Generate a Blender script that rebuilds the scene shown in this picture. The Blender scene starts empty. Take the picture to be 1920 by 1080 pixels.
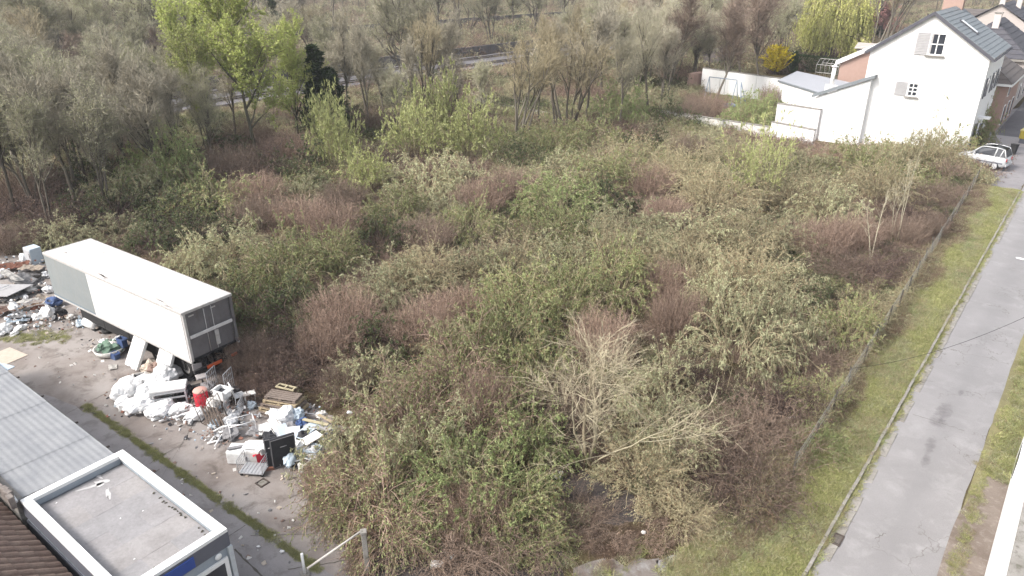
import bpy, bmesh, math, random
import numpy as np
from mathutils import Vector, Matrix
R = math.radians
scene = bpy.context.scene
COL = scene.collection

# ---------------------------------------------------------------- camera, light, exposure
CAM_H, FPX, PITCH = 18.0, 1355.0, R(24.6)
cam_data = bpy.data.cameras.new('camera')
cam_data.sensor_width = 36.0
cam_data.lens = 36.0 * FPX / 1920.0
cam_data.clip_start = 0.5
cam_data.clip_end = 3000
cam = bpy.data.objects.new('camera', cam_data)
cam.location = (0, 0, CAM_H)
cam.rotation_euler = (math.pi / 2 - PITCH, 0, 0)
COL.objects.link(cam)
scene.camera = cam

SUN_EL, SUN_AZ = R(43), R(246)          # azimuth clockwise from +Y (north): light from the left behind the camera
world = bpy.data.worlds.new('World'); scene.world = world
world.use_nodes = True
nt = world.node_tree; nt.nodes.clear()
sky = nt.nodes.new('ShaderNodeTexSky'); sky.sky_type = 'NISHITA'; sky.sun_disc = False
sky.sun_elevation = SUN_EL; sky.sun_rotation = SUN_AZ
sky.dust_density = 4.0; sky.air_density = 1.0; sky.ozone_density = 0.6
hs = nt.nodes.new('ShaderNodeHueSaturation'); hs.inputs['Saturation'].default_value = 0.35
bg = nt.nodes.new('ShaderNodeBackground'); bg.inputs['Strength'].default_value = 0.15
wo = nt.nodes.new('ShaderNodeOutputWorld')
nt.links.new(sky.outputs[0], hs.inputs['Color']); nt.links.new(hs.outputs[0], bg.inputs['Color'])
nt.links.new(bg.outputs[0], wo.inputs['Surface'])
sd = bpy.data.lights.new('sun', 'SUN'); sd.energy = 1.5; sd.angle = R(12); sd.color = (1.0, 0.955, 0.90)
sun = bpy.data.objects.new('sun', sd); COL.objects.link(sun)
_sdir = Vector((math.sin(SUN_AZ) * math.cos(SUN_EL), math.cos(SUN_AZ) * math.cos(SUN_EL), math.sin(SUN_EL)))
sun.rotation_euler = _sdir.to_track_quat('Z', 'Y').to_euler()
sun.location = (-40, -40, 60)
scene.view_settings.view_transform = 'Standard'
scene.view_settings.look = 'None'
scene.view_settings.exposure = 1.2
scene.view_settings.gamma = 1.0
scene.view_settings.use_curve_mapping = False
scene.render.engine = 'CYCLES'
scene.cycles.max_bounces = 5
scene.cycles.diffuse_bounces = 3
scene.cycles.transparent_max_bounces = 6
scene.cycles.use_denoising = True
scene.cycles.denoiser = 'OPENIMAGEDENOISE'
scene.cycles.denoising_input_passes = 'RGB_ALBEDO_NORMAL'
scene.cycles.denoising_prefilter = 'ACCURATE'

# ---------------------------------------------------------------- helpers
def at(u, v, z=0.0):
    """where the sight line of photograph pixel (u, v) meets height z"""
    a = (u - 960) / FPX; b = (v - 540) / FPX
    dy = math.cos(PITCH) - b * math.sin(PITCH); dz = -math.sin(PITCH) - b * math.cos(PITCH)
    t = (z - CAM_H) / dz
    return Vector((a * t, dy * t, z))
def on_plane(u, v, p0, n):
    a = (u - 960) / FPX; b = (v - 540) / FPX
    d = Vector((a, math.cos(PITCH) - b * math.sin(PITCH), -math.sin(PITCH) - b * math.cos(PITCH)))
    o = Vector((0, 0, CAM_H))
    t = (Vector(p0) - o).dot(Vector(n)) / d.dot(Vector(n))
    return o + d * t
def tag(o, label=None, cat=None, group=None, kind=None):
    if label: o['label'] = label
    if cat: o['category'] = cat
    if group: o['group'] = group
    if kind: o['kind'] = kind
    return o
def thing(name, label, cat, loc=(0, 0, 0), rz=0.0, group=None, kind=None):
    o = bpy.data.objects.new(name, None); COL.objects.link(o)
    o.location = loc; o.rotation_euler = (0, 0, rz)
    o.empty_display_size = 0.2
    return tag(o, label, cat, group, kind)
def link(name, me, parent=None, loc=None, rot=None, scl=None):
    o = bpy.data.objects.new(name, me); COL.objects.link(o)
    if parent: o.parent = parent
    if loc is not None: o.location = loc
    if rot is not None: o.rotation_euler = rot
    if scl is not None: o.scale = scl if hasattr(scl, '__len__') else (scl,) * 3
    return o
def dup(root, loc=None, rz=None, scl=None, label=None, group=None):
    r = root.copy(); COL.objects.link(r)
    if loc is not None: r.location = loc
    if rz is not None: r.rotation_euler = rz if hasattr(rz, '__len__') else (0, 0, rz)
    if scl is not None: r.scale = scl if hasattr(scl, '__len__') else (scl,) * 3
    if label: r['label'] = label
    if group: r['group'] = group
    for ch in list(root.children):
        c = ch.copy(); COL.objects.link(c); c.parent = r
        for g in list(ch.children):
            d = g.copy(); COL.objects.link(d); d.parent = c
    return r

class MB:
    """collects shapes of one part in a bmesh"""
    def __init__(s): s.bm = bmesh.new()
    def box(s, c, size, rot=None, bev=0.0, mi=0, M=None):
        r = bmesh.ops.create_cube(s.bm, size=1.0)
        vs = r['verts']
        mat = Matrix.Translation(Vector(c))
        if rot is not None:
            from mathutils import Euler
            mat = mat @ Euler(rot).to_matrix().to_4x4()
        mat = mat @ Matrix.Diagonal((size[0], size[1], size[2], 1))
        if M is not None: mat = M @ mat
        bmesh.ops.transform(s.bm, matrix=mat, verts=vs)
        fs = set(f for v in vs for f in v.link_faces)
        for f in fs: f.material_index = mi
        if bev > 0:
            es = list(set(e for v in vs for e in v.link_edges))
            bmesh.ops.bevel(s.bm, geom=es, offset=bev, segments=2, affect='EDGES', profile=0.5, clamp_overlap=True)
        return s
    def prism(s, poly, z0, z1, mi=0):
        """poly in xy, extruded from z0 to z1 (floats or per-vertex lists)"""
        n = len(poly)
        a = z0 if hasattr(z0, '__len__') else [z0] * n
        b = z1 if hasattr(z1, '__len__') else [z1] * n
        lo = [s.bm.verts.new((p[0], p[1], a[i])) for i, p in enumerate(poly)]
        hi = [s.bm.verts.new((p[0], p[1], b[i])) for i, p in enumerate(poly)]
        fs = [s.bm.faces.new(hi), s.bm.faces.new(lo[::-1])]
        for i in range(n):
            j = (i + 1) % n
            fs.append(s.bm.faces.new((lo[i], lo[j], hi[j], hi[i])))
        for f in fs: f.material_index = mi
        return s
    def slab(s, pts, n, th, mi=0):
        """a 3D polygon given thickness th along -n"""
        n = Vector(n).normalized() * th
        hi = [s.bm.verts.new(Vector(p)) for p in pts]
        lo = [s.bm.verts.new(Vector(p) - n) for p in pts]
        fs = [s.bm.faces.new(hi), s.bm.faces.new(lo[::-1])]
        k = len(pts)
        for i in range(k):
            j = (i + 1) % k
            fs.append(s.bm.faces.new((lo[i], lo[j], hi[j], hi[i])))
        for f in fs: f.material_index = mi
        return s
    def face(s, pts, mi=0):
        f = s.bm.faces.new([s.bm.verts.new(Vector(p)) for p in pts]); f.material_index = mi
        return s
    def tube(s, pts, r, n=6, mi=0, cap=True):
        pts = [Vector(p) for p in pts]
        rr = r if hasattr(r, '__len__') else [r] * len(pts)
        rings = []
        up = Vector((0, 0, 1))
        for i, p in enumerate(pts):
            t = (pts[min(i + 1, len(pts) - 1)] - pts[max(i - 1, 0)]).normalized()
            a = t.cross(up)
            if a.length < 0.05: a = t.cross(Vector((1, 0, 0)))
            a.normalize(); b = t.cross(a)
            rings.append([s.bm.verts.new(p + (a * math.cos(2 * math.pi * k / n) + b * math.sin(2 * math.pi * k / n)) * rr[i]) for k in range(n)])
        for i in range(len(rings) - 1):
            for k in range(n):
                f = s.bm.faces.new((rings[i][k], rings[i][(k + 1) % n], rings[i + 1][(k + 1) % n], rings[i + 1][k]))
                f.material_index = mi; f.smooth = n > 5
        if cap:
            for rg in (rings[0][::-1], rings[-1]):
                f = s.bm.faces.new(rg); f.material_index = mi
        return s
    def lathe(s, prof, n=16, M=None, mi=0):
        rings = []
        for (r, z) in prof:
            ring = []
            for k in range(n):
                v = Vector((r * math.cos(2 * math.pi * k / n), r * math.sin(2 * math.pi * k / n), z))
                if M is not None: v = M @ v
                ring.append(s.bm.verts.new(v))
            rings.append(ring)
        for i in range(len(rings) - 1):
            for k in range(n):
                f = s.bm.faces.new((rings[i][k], rings[i][(k + 1) % n], rings[i + 1][(k + 1) % n], rings[i + 1][k]))
                f.smooth = True; f.material_index = mi
        return s
    def mesh(s, name, mats):
        bmesh.ops.recalc_face_normals(s.bm, faces=s.bm.faces)
        me = bpy.data.meshes.new(name); s.bm.to_mesh(me); s.bm.free()
        for m in (mats if isinstance(mats, (list, tuple)) else [mats]): me.materials.append(m)
        return me
    def build(s, name, mats, parent=None, loc=None, rot=None, scl=None):
        return link(name, s.mesh(name, mats), parent, loc, rot, scl)

# ---------------------------------------------------------------- materials
def N(nt, t, **kw):
    n = nt.nodes.new(t)
    for k, v in kw.items(): setattr(n, k, v)
    return n
def mix_rgb(nt, fac, a, b, blend='MIX'):
    m = nt.nodes.new('ShaderNodeMix'); m.data_type = 'RGBA'; m.blend_type = blend
    for sock, val in ((m.inputs[0], fac), (m.inputs[6], a), (m.inputs[7], b)):
        if hasattr(val, 'is_linked'): nt.links.new(val, sock)
        elif isinstance(val, (int, float)): sock.default_value = val
        else: sock.default_value = (*val, 1) if len(val) == 3 else val
    return m.outputs[2]
def ramp(nt, src, p0, p1, c0=(0, 0, 0), c1=(1, 1, 1)):
    r = nt.nodes.new('ShaderNodeValToRGB')
    r.color_ramp.elements[0].position = p0; r.color_ramp.elements[1].position = p1
    r.color_ramp.elements[0].color = (*c0, 1); r.color_ramp.elements[1].color = (*c1, 1)
    nt.links.new(src, r.inputs[0]); return r.outputs[0]
def noise(nt, vec, scale, detail=5, rough=0.6, dist=0.0):
    n = nt.nodes.new('ShaderNodeTexNoise')
    n.inputs['Scale'].default_value = scale; n.inputs['Detail'].default_value = detail
    n.inputs['Roughness'].default_value = rough; n.inputs['Distortion'].default_value = dist
    nt.links.new(vec, n.inputs['Vector']); return n.outputs[0]
def base(name, rough=0.8, spec=0.3, metal=0.0):
    m = bpy.data.materials.new(name); m.use_nodes = True
    nt = m.node_tree; b = nt.nodes['Principled BSDF']
    b.inputs['Roughness'].default_value = rough; b.inputs['Metallic'].default_value = metal
    b.inputs['Specular IOR Level'].default_value = spec
    return m, nt, b
def position(nt): return nt.nodes.new('ShaderNodeNewGeometry').outputs['Position']
def objco(nt): return nt.nodes.new('ShaderNodeTexCoord').outputs['Object']
def surf(name, col, dirt=None, scale=3.0, amt=0.5, rough=0.8, spec=0.3, metal=0.0, bump=0.0, bscale=30, fine=0.12, world=False, streak=0.0, scol=(.30, .25, .20)):
    """a plain painted / weathered surface with two sizes of noise and fine relief"""
    m, nt, b = base(name, rough, spec, metal)
    co = position(nt) if world else objco(nt)
    dirt = dirt or tuple(c * 0.6 for c in col)
    f = ramp(nt, noise(nt, co, scale, 6, 0.65), 0.38, 0.72)
    mul = nt.nodes.new('ShaderNodeMath'); mul.operation = 'MULTIPLY'; mul.inputs[1].default_value = amt
    nt.links.new(f, mul.inputs[0])
    c = mix_rgb(nt, mul.outputs[0], col, dirt)
    g = noise(nt, co, scale * 9, 4, 0.7)
    c = mix_rgb(nt, fine, c, ramp(nt, g, 0.3, 0.7, (0.1, 0.1, 0.1), (1, 1, 1)), 'MULTIPLY')
    if streak:      # rain streaks running down the face
        mp = N(nt, 'ShaderNodeVectorMath', operation='MULTIPLY'); mp.inputs[1].default_value = (7, 7, .45); nt.links.new(co, mp.inputs[0])
        s1 = ramp(nt, noise(nt, mp.outputs[0], 1.0, 5, .6), .52, .75)
        s2 = N(nt, 'ShaderNodeMath', operation='MULTIPLY'); s2.inputs[1].default_value = streak; nt.links.new(s1, s2.inputs[0])
        c = mix_rgb(nt, s2.outputs[0], c, scol)
    nt.links.new(c, b.inputs['Base Color'])
    if bump:
        bp = nt.nodes.new('ShaderNodeBump'); bp.inputs['Strength'].default_value = bump; bp.inputs['Distance'].default_value = 0.02
        nt.links.new(noise(nt, co, bscale, 5, 0.7), bp.inputs['Height']); nt.links.new(bp.outputs[0], b.inputs['Normal'])
    return m
def leafmat(name, c0, c1, c2=None, trans=0.25, rough=0.75, vary=0.25):
    """foliage: each leaf its own tone between c0 and c1, a few of c2; each plant a little lighter or darker"""
    m, nt, b = base(name, rough, 0.15)
    a = N(nt, 'ShaderNodeAttribute', attribute_name='rnd')
    c = mix_rgb(nt, a.outputs['Fac'], c0, c1)
    if c2: c = mix_rgb(nt, ramp(nt, a.outputs['Fac'], 0.80, 0.86), c, c2)
    oi = N(nt, 'ShaderNodeObjectInfo')
    mr = N(nt, 'ShaderNodeMapRange'); mr.inputs[3].default_value = 1 - vary; mr.inputs[4].default_value = 1 + vary
    nt.links.new(oi.outputs['Random'], mr.inputs[0])
    vm = N(nt, 'ShaderNodeVectorMath', operation='SCALE'); nt.links.new(c, vm.inputs[0]); nt.links.new(mr.outputs[0], vm.inputs['Scale'])
    nt.links.new(vm.outputs[0], b.inputs['Base Color'])
    if trans:
        tr = N(nt, 'ShaderNodeBsdfTranslucent'); nt.links.new(vm.outputs[0], tr.inputs['Color'])
        mx = N(nt, 'ShaderNodeMixShader'); mx.inputs[0].default_value = trans
        out = nt.nodes['Material Output']
        nt.links.new(b.outputs[0], mx.inputs[1]); nt.links.new(tr.outputs[0], mx.inputs[2]); nt.links.new(mx.outputs[0], out.inputs[0])
    return m
# ---------------------------------------------------------------- plant generator (numpy)
def nrm(a): return a / (np.linalg.norm(a, axis=-1, keepdims=True) + 1e-9)
class Veg:
    def __init__(s, seed): s.rng = np.random.default_rng(seed); s.V = []; s.F = []; s.M = []; s.C = []; s.nv = 0
    def rand3(s, n): return nrm(s.rng.normal(size=(n, 3)))
    def grow(s, P, D, L, nseg=4, wob=0.15, trop=(0, 0, 0)):
        n = len(P); pts = [P]; d = nrm(D); step = (L / nseg)[:, None]; tp = np.array(trop, float)
        for k in range(nseg):
            d = nrm(d + s.rng.normal(size=(n, 3)) * wob + tp / nseg)
            pts.append(pts[-1] + d * step)
        return np.stack(pts, 1)
    def spawn(s, pts, m, t0=0.3, t1=1.0, ang=0.8, up=0.0, jit=0.25):
        n, k, _ = pts.shape
        idx = np.repeat(np.arange(n), m)
        t = (t0 + (t1 - t0) * s.rng.random(n * m)) * (k - 1) * 0.999
        i = t.astype(int); f = (t - i)[:, None]
        a = pts[idx, i]; b = pts[idx, i + 1]
        tan = nrm(b - a)
        side = nrm(np.cross(tan, s.rand3(n * m)))
        an = ang + s.rng.normal(size=(n * m, 1)) * jit
        d = tan * np.cos(an) + side * np.sin(an)
        d[:, 2] += up
        return a + (b - a) * f, nrm(d), t / (k - 1)
    def _add(s, verts, faces, mi, rnd):
        s.V.append(verts.reshape(-1, 3)); s.F.append(faces + s.nv); s.nv += len(s.V[-1])
        s.M.append(np.full(len(faces), mi, np.int32)); s.C.append(rnd.astype(np.float32))
    def tubes(s, pts, r0, r1, sides=3, mi=0):
        n, k, _ = pts.shape
        tan = nrm(np.gradient(pts, axis=1)); ref = np.where(np.abs(tan[..., 2:3]) > 0.9, [[[1., 0, 0]]], [[[0, 0, 1.]]])
        a = nrm(np.cross(tan, ref)); b = np.cross(tan, a)
        rr = (np.asarray(r0).reshape(-1, 1) * (1 - np.linspace(0, 1, k)) + np.asarray(r1).reshape(-1, 1) * np.linspace(0, 1, k))[..., None]
        rr = np.broadcast_to(rr, (n, k, 1))
        rings = np.stack([pts + (a * math.cos(2 * math.pi * q / sides) + b * math.sin(2 * math.pi * q / sides)) * rr for q in range(sides)], 2)
        base = (np.arange(n)[:, None] * k + np.arange(k - 1)[None]) * sides
        fs = []
        for q in range(sides):
            q2 = (q + 1) % sides
            fs.append(np.stack([base + q, base + q2, base + sides + q2, base + sides + q], -1).reshape(-1, 4))
        rn = np.repeat(s.rng.random(n), k - 1)
        for f in fs: pass
        F = np.concatenate(fs); s._add(rings, F, mi, np.tile(rn, sides))
    def ribbons(s, pts, w0, w1, mi=0):
        n, k, _ = pts.shape
        tan = nrm(np.gradient(pts, axis=1)); side = nrm(np.cross(tan, s.rand3(n)[:, None, :]))
        w = (np.asarray(w0).reshape(-1, 1) * (1 - np.linspace(0, 1, k)) + np.asarray(w1).reshape(-1, 1) * np.linspace(0, 1, k))[..., None] * 0.5
        rings = np.stack([pts - side * w, pts + side * w], 2)
        base = (np.arange(n)[:, None] * k + np.arange(k - 1)[None]) * 2
        F = np.stack([base, base + 1, base + 3, base + 2], -1).reshape(-1, 4)
        s._add(rings, F, mi, np.repeat(s.rng.random(n), k - 1))
    def leaves(s, P, D, L, W, mi=1, droop=0.0, spread=0.8, bias=None):
        n = len(P)
        d = D + s.rng.normal(size=(n, 3)) * spread; d[:, 2] -= droop; d = nrm(d)
        nn = s.rand3(n); nn[:, 2] = np.abs(nn[:, 2]) + 0.4
        side = nrm(np.cross(d, nn))
        l = (L * (0.6 + 0.8 * s.rng.random(n)))[:, None]; w = (W * (0.6 + 0.8 * s.rng.random(n)))[:, None] * 0.5
        q = np.stack([P, P + d * l * 0.45 + side * w, P + d * l, P + d * l * 0.45 - side * w], 1)
        F = np.arange(n * 4).reshape(-1, 4)
        s._add(q, F, mi, s.rng.random(n) if bias is None else bias)
    def mesh(s, name, mats):
        V = np.concatenate(s.V).astype(np.float32); F = np.concatenate(s.F).astype(np.int32)
        M = np.concatenate(s.M); C = np.concatenate(s.C)
        me = bpy.data.meshes.new(name)
        me.vertices.add(len(V)); me.vertices.foreach_set('co', V.ravel())
        me.loops.add(F.size); me.loops.foreach_set('vertex_index', F.ravel())
        me.polygons.add(len(F))
        me.polygons.foreach_set('loop_start', np.arange(0, F.size, 4, dtype=np.int32))
        me.polygons.foreach_set('material_index', M)
        at_ = me.attributes.new('rnd', 'FLOAT', 'FACE'); at_.data.foreach_set('value', C)
        for m in mats: me.materials.append(m)
        me.update(calc_edges=True)
        return me

MT = {}
MT['twig_grey'] = leafmat('twig_grey', (.25, .225, .17), (.40, .365, .285), trans=0)
MT['twig_tan'] = leafmat('twig_tan', (.24, .20, .125), (.38, .33, .215), trans=0)
MT['twig_brown'] = leafmat('twig_brown', (.16, .12, .095), (.30, .23, .18), trans=0)
MT['twig_rust'] = leafmat('twig_rust', (.21, .15, .115), (.39, .285, .225), trans=0)
MT['twig_dark'] = leafmat('twig_dark', (.06, .045, .04), (.15, .105, .09), trans=0)
MT['twig_pale'] = leafmat('twig_pale', (.34, .31, .22), (.48, .44, .33), trans=0)
MT['twig_pink'] = leafmat('twig_pink', (.24, .13, .12), (.38, .22, .20), trans=0)
MT['twig_mid'] = leafmat('twig_mid', (.26, .22, .15), (.38, .34, .24), trans=0)
MT['leaf_pink'] = leafmat('leaf_pink', (.32, .17, .16), (.46, .28, .26), None)
MT['bark'] = leafmat('bark', (.09, .078, .062), (.17, .15, .12), trans=0)
MT['bark_ivy'] = leafmat('bark_ivy', (.07, .065, .045), (.12, .11, .08), trans=0)
MT['leaf_green'] = leafmat('leaf_green', (.19, .215, .095), (.37, .395, .19), (.24, .16, .10))
MT['leaf_fresh'] = leafmat('leaf_fresh', (.20, .25, .10), (.36, .41, .19), (.22, .20, .10))
MT['leaf_olive'] = leafmat('leaf_olive', (.28, .285, .165), (.47, .47, .30), (.27, .20, .13))
MT['leaf_tan'] = leafmat('leaf_tan', (.28, .25, .15), (.44, .41, .26), (.28, .18, .11))
MT['leaf_dark'] = leafmat('leaf_dark', (.07, .09, .045), (.16, .19, .09), (.13, .10, .06))
MT['leaf_catkin'] = leafmat('leaf_catkin', (.30, .32, .13), (.48, .50, .24), None)
MT['leaf_lime'] = leafmat('leaf_lime', (.28, .33, .09), (.44, .48, .17), None)
MT['leaf_bud'] = leafmat('leaf_bud', (.30, .31, .18), (.46, .46, .29), None)
MT['leaf_willow'] = leafmat('leaf_willow', (.44, .45, .13), (.60, .60, .24), None, vary=0.05)
MT['leaf_forsythia'] = leafmat('leaf_forsythia', (.50, .38, .03), (.65, .55, .05), (.28, .30, .06), vary=0.05)
MT['leaf_ever'] = leafmat('leaf_ever', (.03, .05, .02), (.08, .115, .045), None)
MT['leaf_dead'] = leafmat('leaf_dead', (.13, .09, .07), (.28, .20, .15), None)

def disc(v, n, r):
    a = v.rng.random(n) * 2 * math.pi; q = r * np.sqrt(v.rng.random(n))
    return np.stack([q * np.cos(a), q * np.sin(a), np.zeros(n)], 1)
def out_dir(P, rr, up, v, jit=0.25):
    d = P / rr * 0.9; d = d + v.rng.normal(size=P.shape) * jit; d[:, 2] = up; return nrm(d)

def bush_leafy(seed, leaf, twig, n=120, R0=1.1, L=2.7, arch=1.6, nleaf=19000, ll=.115, lw=.040, droop=.35, sub=8):
    """arching leafy stems heaped into a mound about 2 m in radius and height"""
    v = Veg(seed)
    P = disc(v, n, R0); D = out_dir(P, R0, 1.1, v, 0.3)
    Ls = L * (0.55 + 0.5 * v.rng.random(n))
    st = v.grow(P, D, Ls, 6, 0.10, (0, 0, -arch)); v.tubes(st, .019, .006, 3, 0)
    p, d, t = v.spawn(st, sub, 0.35, 1.0, 0.6, 0.1)
    br = v.grow(p, d, 0.75 * (0.4 + 0.7 * v.rng.random(len(p))), 3, 0.15, (0, 0, -0.5)); v.ribbons(br, .015, .006, 0)
    m = max(1, nleaf // len(p))
    lp, ld, _ = v.spawn(br, m, 0.45, 1.0, 0.7, 0.0)
    v.leaves(lp, ld, ll, lw, 1, droop, 0.5)
    return v.mesh('bush', [MT[twig], MT[leaf]])
def bush_stems(seed, twig, leaf='leaf_dead', n=520, R0=1.5, H=1.9, sub=8, nl=2):
    """dense thicket of dead upright canes with fine side twigs"""
    v = Veg(seed)
    P = disc(v, n, R0); rr = np.linalg.norm(P[:, :2], axis=1)
    D = out_dir(P, R0, 2.2, v, 0.45)
    Ls = H * (0.65 + 0.45 * v.rng.random(n)) * (1.05 - 0.35 * (rr / R0) ** 2)
    st = v.grow(P, D, Ls, 5, 0.09, (0, 0, -0.35)); v.ribbons(st, .020, .008, 0)
    p, d, t = v.spawn(st, sub, 0.35, 1.0, 0.75, 0.1)
    br = v.grow(p, d, 0.38 * (0.4 + 0.8 * v.rng.random(len(p))), 2, 0.2, (0, 0, -0.3)); v.ribbons(br, .010, .004, 0)
    lp, ld, _ = v.spawn(br[::2], nl, 0.3, 1.0, 0.9); v.leaves(lp, ld, .07, .028, 1, .5, .5)
    return v.mesh('thicket', [MT[twig], MT[leaf]])
def bush_tangle(seed, twig, leaf='leaf_dead', n=170, R0=1.4, L=3.2, nl=3, up=.9, w=.02):
    """low heap of long arching bare branches"""
    v = Veg(seed)
    P = disc(v, n, R0); D = v.rand3(n) * 1.0; D[:, 2] = up * (0.3 + v.rng.random(n))
    st = v.grow(P, nrm(D), L * (0.4 + 0.7 * v.rng.random(n)), 8, 0.22, (0, 0, -1.7))
    st[..., 2] = np.abs(st[..., 2]) * 0.8 + 0.02
    v.tubes(st, w * (0.5 + v.rng.random(n)), .004, 3, 0)
    p, d, t = v.spawn(st, 14, 0.15, 1.0, 0.8, 0.1)
    br = v.grow(p, d, 0.6 * (0.3 + 0.9 * v.rng.random(len(p))), 3, 0.2, (0, 0, -0.4)); v.ribbons(br, .013, .005, 0)
    p, d, t = v.spawn(br, 2, 0.2, 1.0, 0.8, 0.1)
    b2 = v.grow(p, d, 0.25 * (0.3 + 0.9 * v.rng.random(len(p))), 2, 0.2); v.ribbons(b2, .008, .004, 0)
    lp, ld, _ = v.spawn(br, nl, 0.3, 1.0, 0.9); v.leaves(lp, ld, .07, .035, 1, .4, .6)
    return v.mesh('tangle', [MT[twig], MT[leaf]])
def tree(seed, H=11, bark='bark', twig='twig_grey', leaf=None, stems=1, spread=0.55, dens=1.0, nleaf=0, ll=.16, lw=.08,
         up=.35, t0=.35, crown=0.42, tw=.022, droop=0.0, lean=0.08, trunk_r=None, sway=.06, leaf2=None):
    """returns (trunk mesh, crown mesh): tapered stems and limbs, fine twigs, leaves or buds if any"""
    v = Veg(seed); rng = v.rng
    P = disc(v, stems, 0.12 * stems) ; D = np.zeros((stems, 3)); D[:, 2] = 1
    D[:, :2] = rng.normal(size=(stems, 2)) * lean * (1 if stems == 1 else 2.2)
    L = H * (0.78 + 0.16 * rng.random(stems)); r = trunk_r or H * 0.0165
    tr = v.grow(P, D, L, 8, sway, (0, 0, .5)); r0 = r * (0.7 + 0.5 * rng.random(stems)) / (1 if stems == 1 else 1.25)
    v.tubes(tr, r0, .02, 7, 0)
    n1 = int(20 * dens) if stems == 1 else int(11 * dens)
    p, d, t = v.spawn(tr, n1, t0, 0.98, spread + .25, up, .2)
    l1 = H * crown * (1.15 - 0.75 * t) * (0.6 + 0.6 * rng.random(len(p)))
    b1 = v.grow(p, d, l1, 6, 0.10, (0, 0, .35 - droop)); v.tubes(b1, .026 + .014 * l1, .010, 4, 0)
    trunk = v; w = Veg(seed + 999); w.rng = rng
    p, d, t = v.spawn(b1, int(9 * dens), 0.2, 1.0, 0.65, .15)
    l2 = H * .13 * (0.5 + 0.8 * rng.random(len(p))); b2 = w.grow(p, d, l2, 4, 0.14, (0, 0, .2 - droop)); w.ribbons(b2, .030, .012, 0)
    p, d, t = v.spawn(b2, int(7 * dens), 0.15, 1.0, 0.6, .1)
    l3 = H * .065 * (0.5 + 0.8 * rng.random(len(p))); b3 = w.grow(p, d, l3, 3, 0.16, (0, 0, .1 - droop)); w.ribbons(b3, tw, tw * .4, 0)
    p, d, t = v.spawn(b3, 3, 0.1, 1.0, 0.6, .05)
    b4 = w.grow(p, d, l3.mean() * .6 * (0.5 + 0.8 * rng.random(len(p))), 2, 0.15); w.ribbons(b4, tw * .7, tw * .3, 0)
    if nleaf:
        m = max(1, nleaf // len(b3)); lp, ld, _ = v.spawn(b3, m, 0.1, 1.0, 0.9)
        w.leaves(lp, ld, ll, lw, 1, .3, .7)
    def both():
        z = Veg(0); z.V = v.V + w.V; z.F = list(v.F); z.M = list(v.M) + [m_ + 1 for m_ in w.M]; z.C = v.C + w.C
        z.F += [f + v.nv for f in w.F]; z.nv = v.nv + w.nv
        return z.mesh('far_tree', [MT[bark], MT[twig], MT[leaf or 'leaf_bud']])
    return v.mesh('trunk', [MT[bark]]), w.mesh('crown', [MT[twig], MT[leaf or 'leaf_bud']]), both
def willow(seed, H=9.5):
    v = Veg(seed); w = Veg(seed + 1)
    tr = v.grow(np.zeros((1, 3)), np.array([[0, 0, 1.]]), np.array([H * .55]), 5, .05); v.tubes(tr, .32, .15, 8, 0)
    p, d, t = v.spawn(tr, 60, .5, 1, 1.0, .35, .4); b1 = v.grow(p, d, H * .36 * (.75 + .35 * v.rng.random(len(p))), 6, .07, (0, 0, -.2)); v.tubes(b1, .09, .02, 4, 0)
    p, d, t = v.spawn(b1, 15, .2, 1, .7, .25); b2 = w.grow(p, d, 1.3 * (.5 + .7 * v.rng.random(len(p))), 4, .1, (0, 0, -1.4)); w.ribbons(b2, .04, .02, 0)
    p, d, t = v.spawn(b2, 6, .2, 1, .5, -.3); b3 = w.grow(p, d, 3.0 * (.3 + .8 * v.rng.random(len(p))), 6, .06, (0, 0, -4.5)); b3[..., 2] = np.maximum(b3[..., 2], .25); w.ribbons(b3, .02, .012, 0)
    lp, ld, _ = v.spawn(b3, 18, 0, 1, .5, -.3); w.leaves(lp, ld, .2, .075, 1, 1.2, .3)
    return v.mesh('trunk', [MT['bark']]), w.mesh('crown', [MT['twig_tan'], MT['leaf_willow']])
def evergreen(seed, H=6, W=1.0, leaf='leaf_ever', n=16000, ll=.18, lw=.07):
    v = Veg(seed); w = Veg(seed + 1)
    tr = v.grow(np.zeros((1, 3)), np.array([[0, 0, 1.]]), np.array([H * .96]), 6, .02); v.tubes(tr, .12, .02, 6, 0)
    p, d, t = v.spawn(tr, 150, .05, .99, 1.1, .3, .2); ln = W * (1.1 - t ** 2.2 * .85) * (.7 + .5 * v.rng.random(len(p)))
    b1 = w.grow(p, d, ln, 4, .15, (0, 0, .8)); w.ribbons(b1, .03, .01, 0)
    lp, ld, _ = v.spawn(b1, n // 150, .1, 1, .9, .2); w.leaves(lp, ld, ll, lw, 1, -.1, .6)
    return v.mesh('trunk', [MT['bark']]), w.mesh('crown', [MT['twig_dark'], MT[leaf]])
def tuft(seed, leaf, n=90, h=.35, r=.35, w=.02, twig=None, lean=.8, flat=False):
    v = Veg(seed); P = disc(v, n, r); D = v.rand3(n) * lean; D[:, 2] = .25 if flat else 1
    st = v.grow(P, nrm(D), h * (.4 + .8 * v.rng.random(n)), 2, .15, (0, 0, -.6)); st[..., 2] = np.maximum(st[..., 2], .004)
    v.ribbons(st, w, w * .25, 0)
    return v.mesh('tuft', [MT[leaf]])
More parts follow.
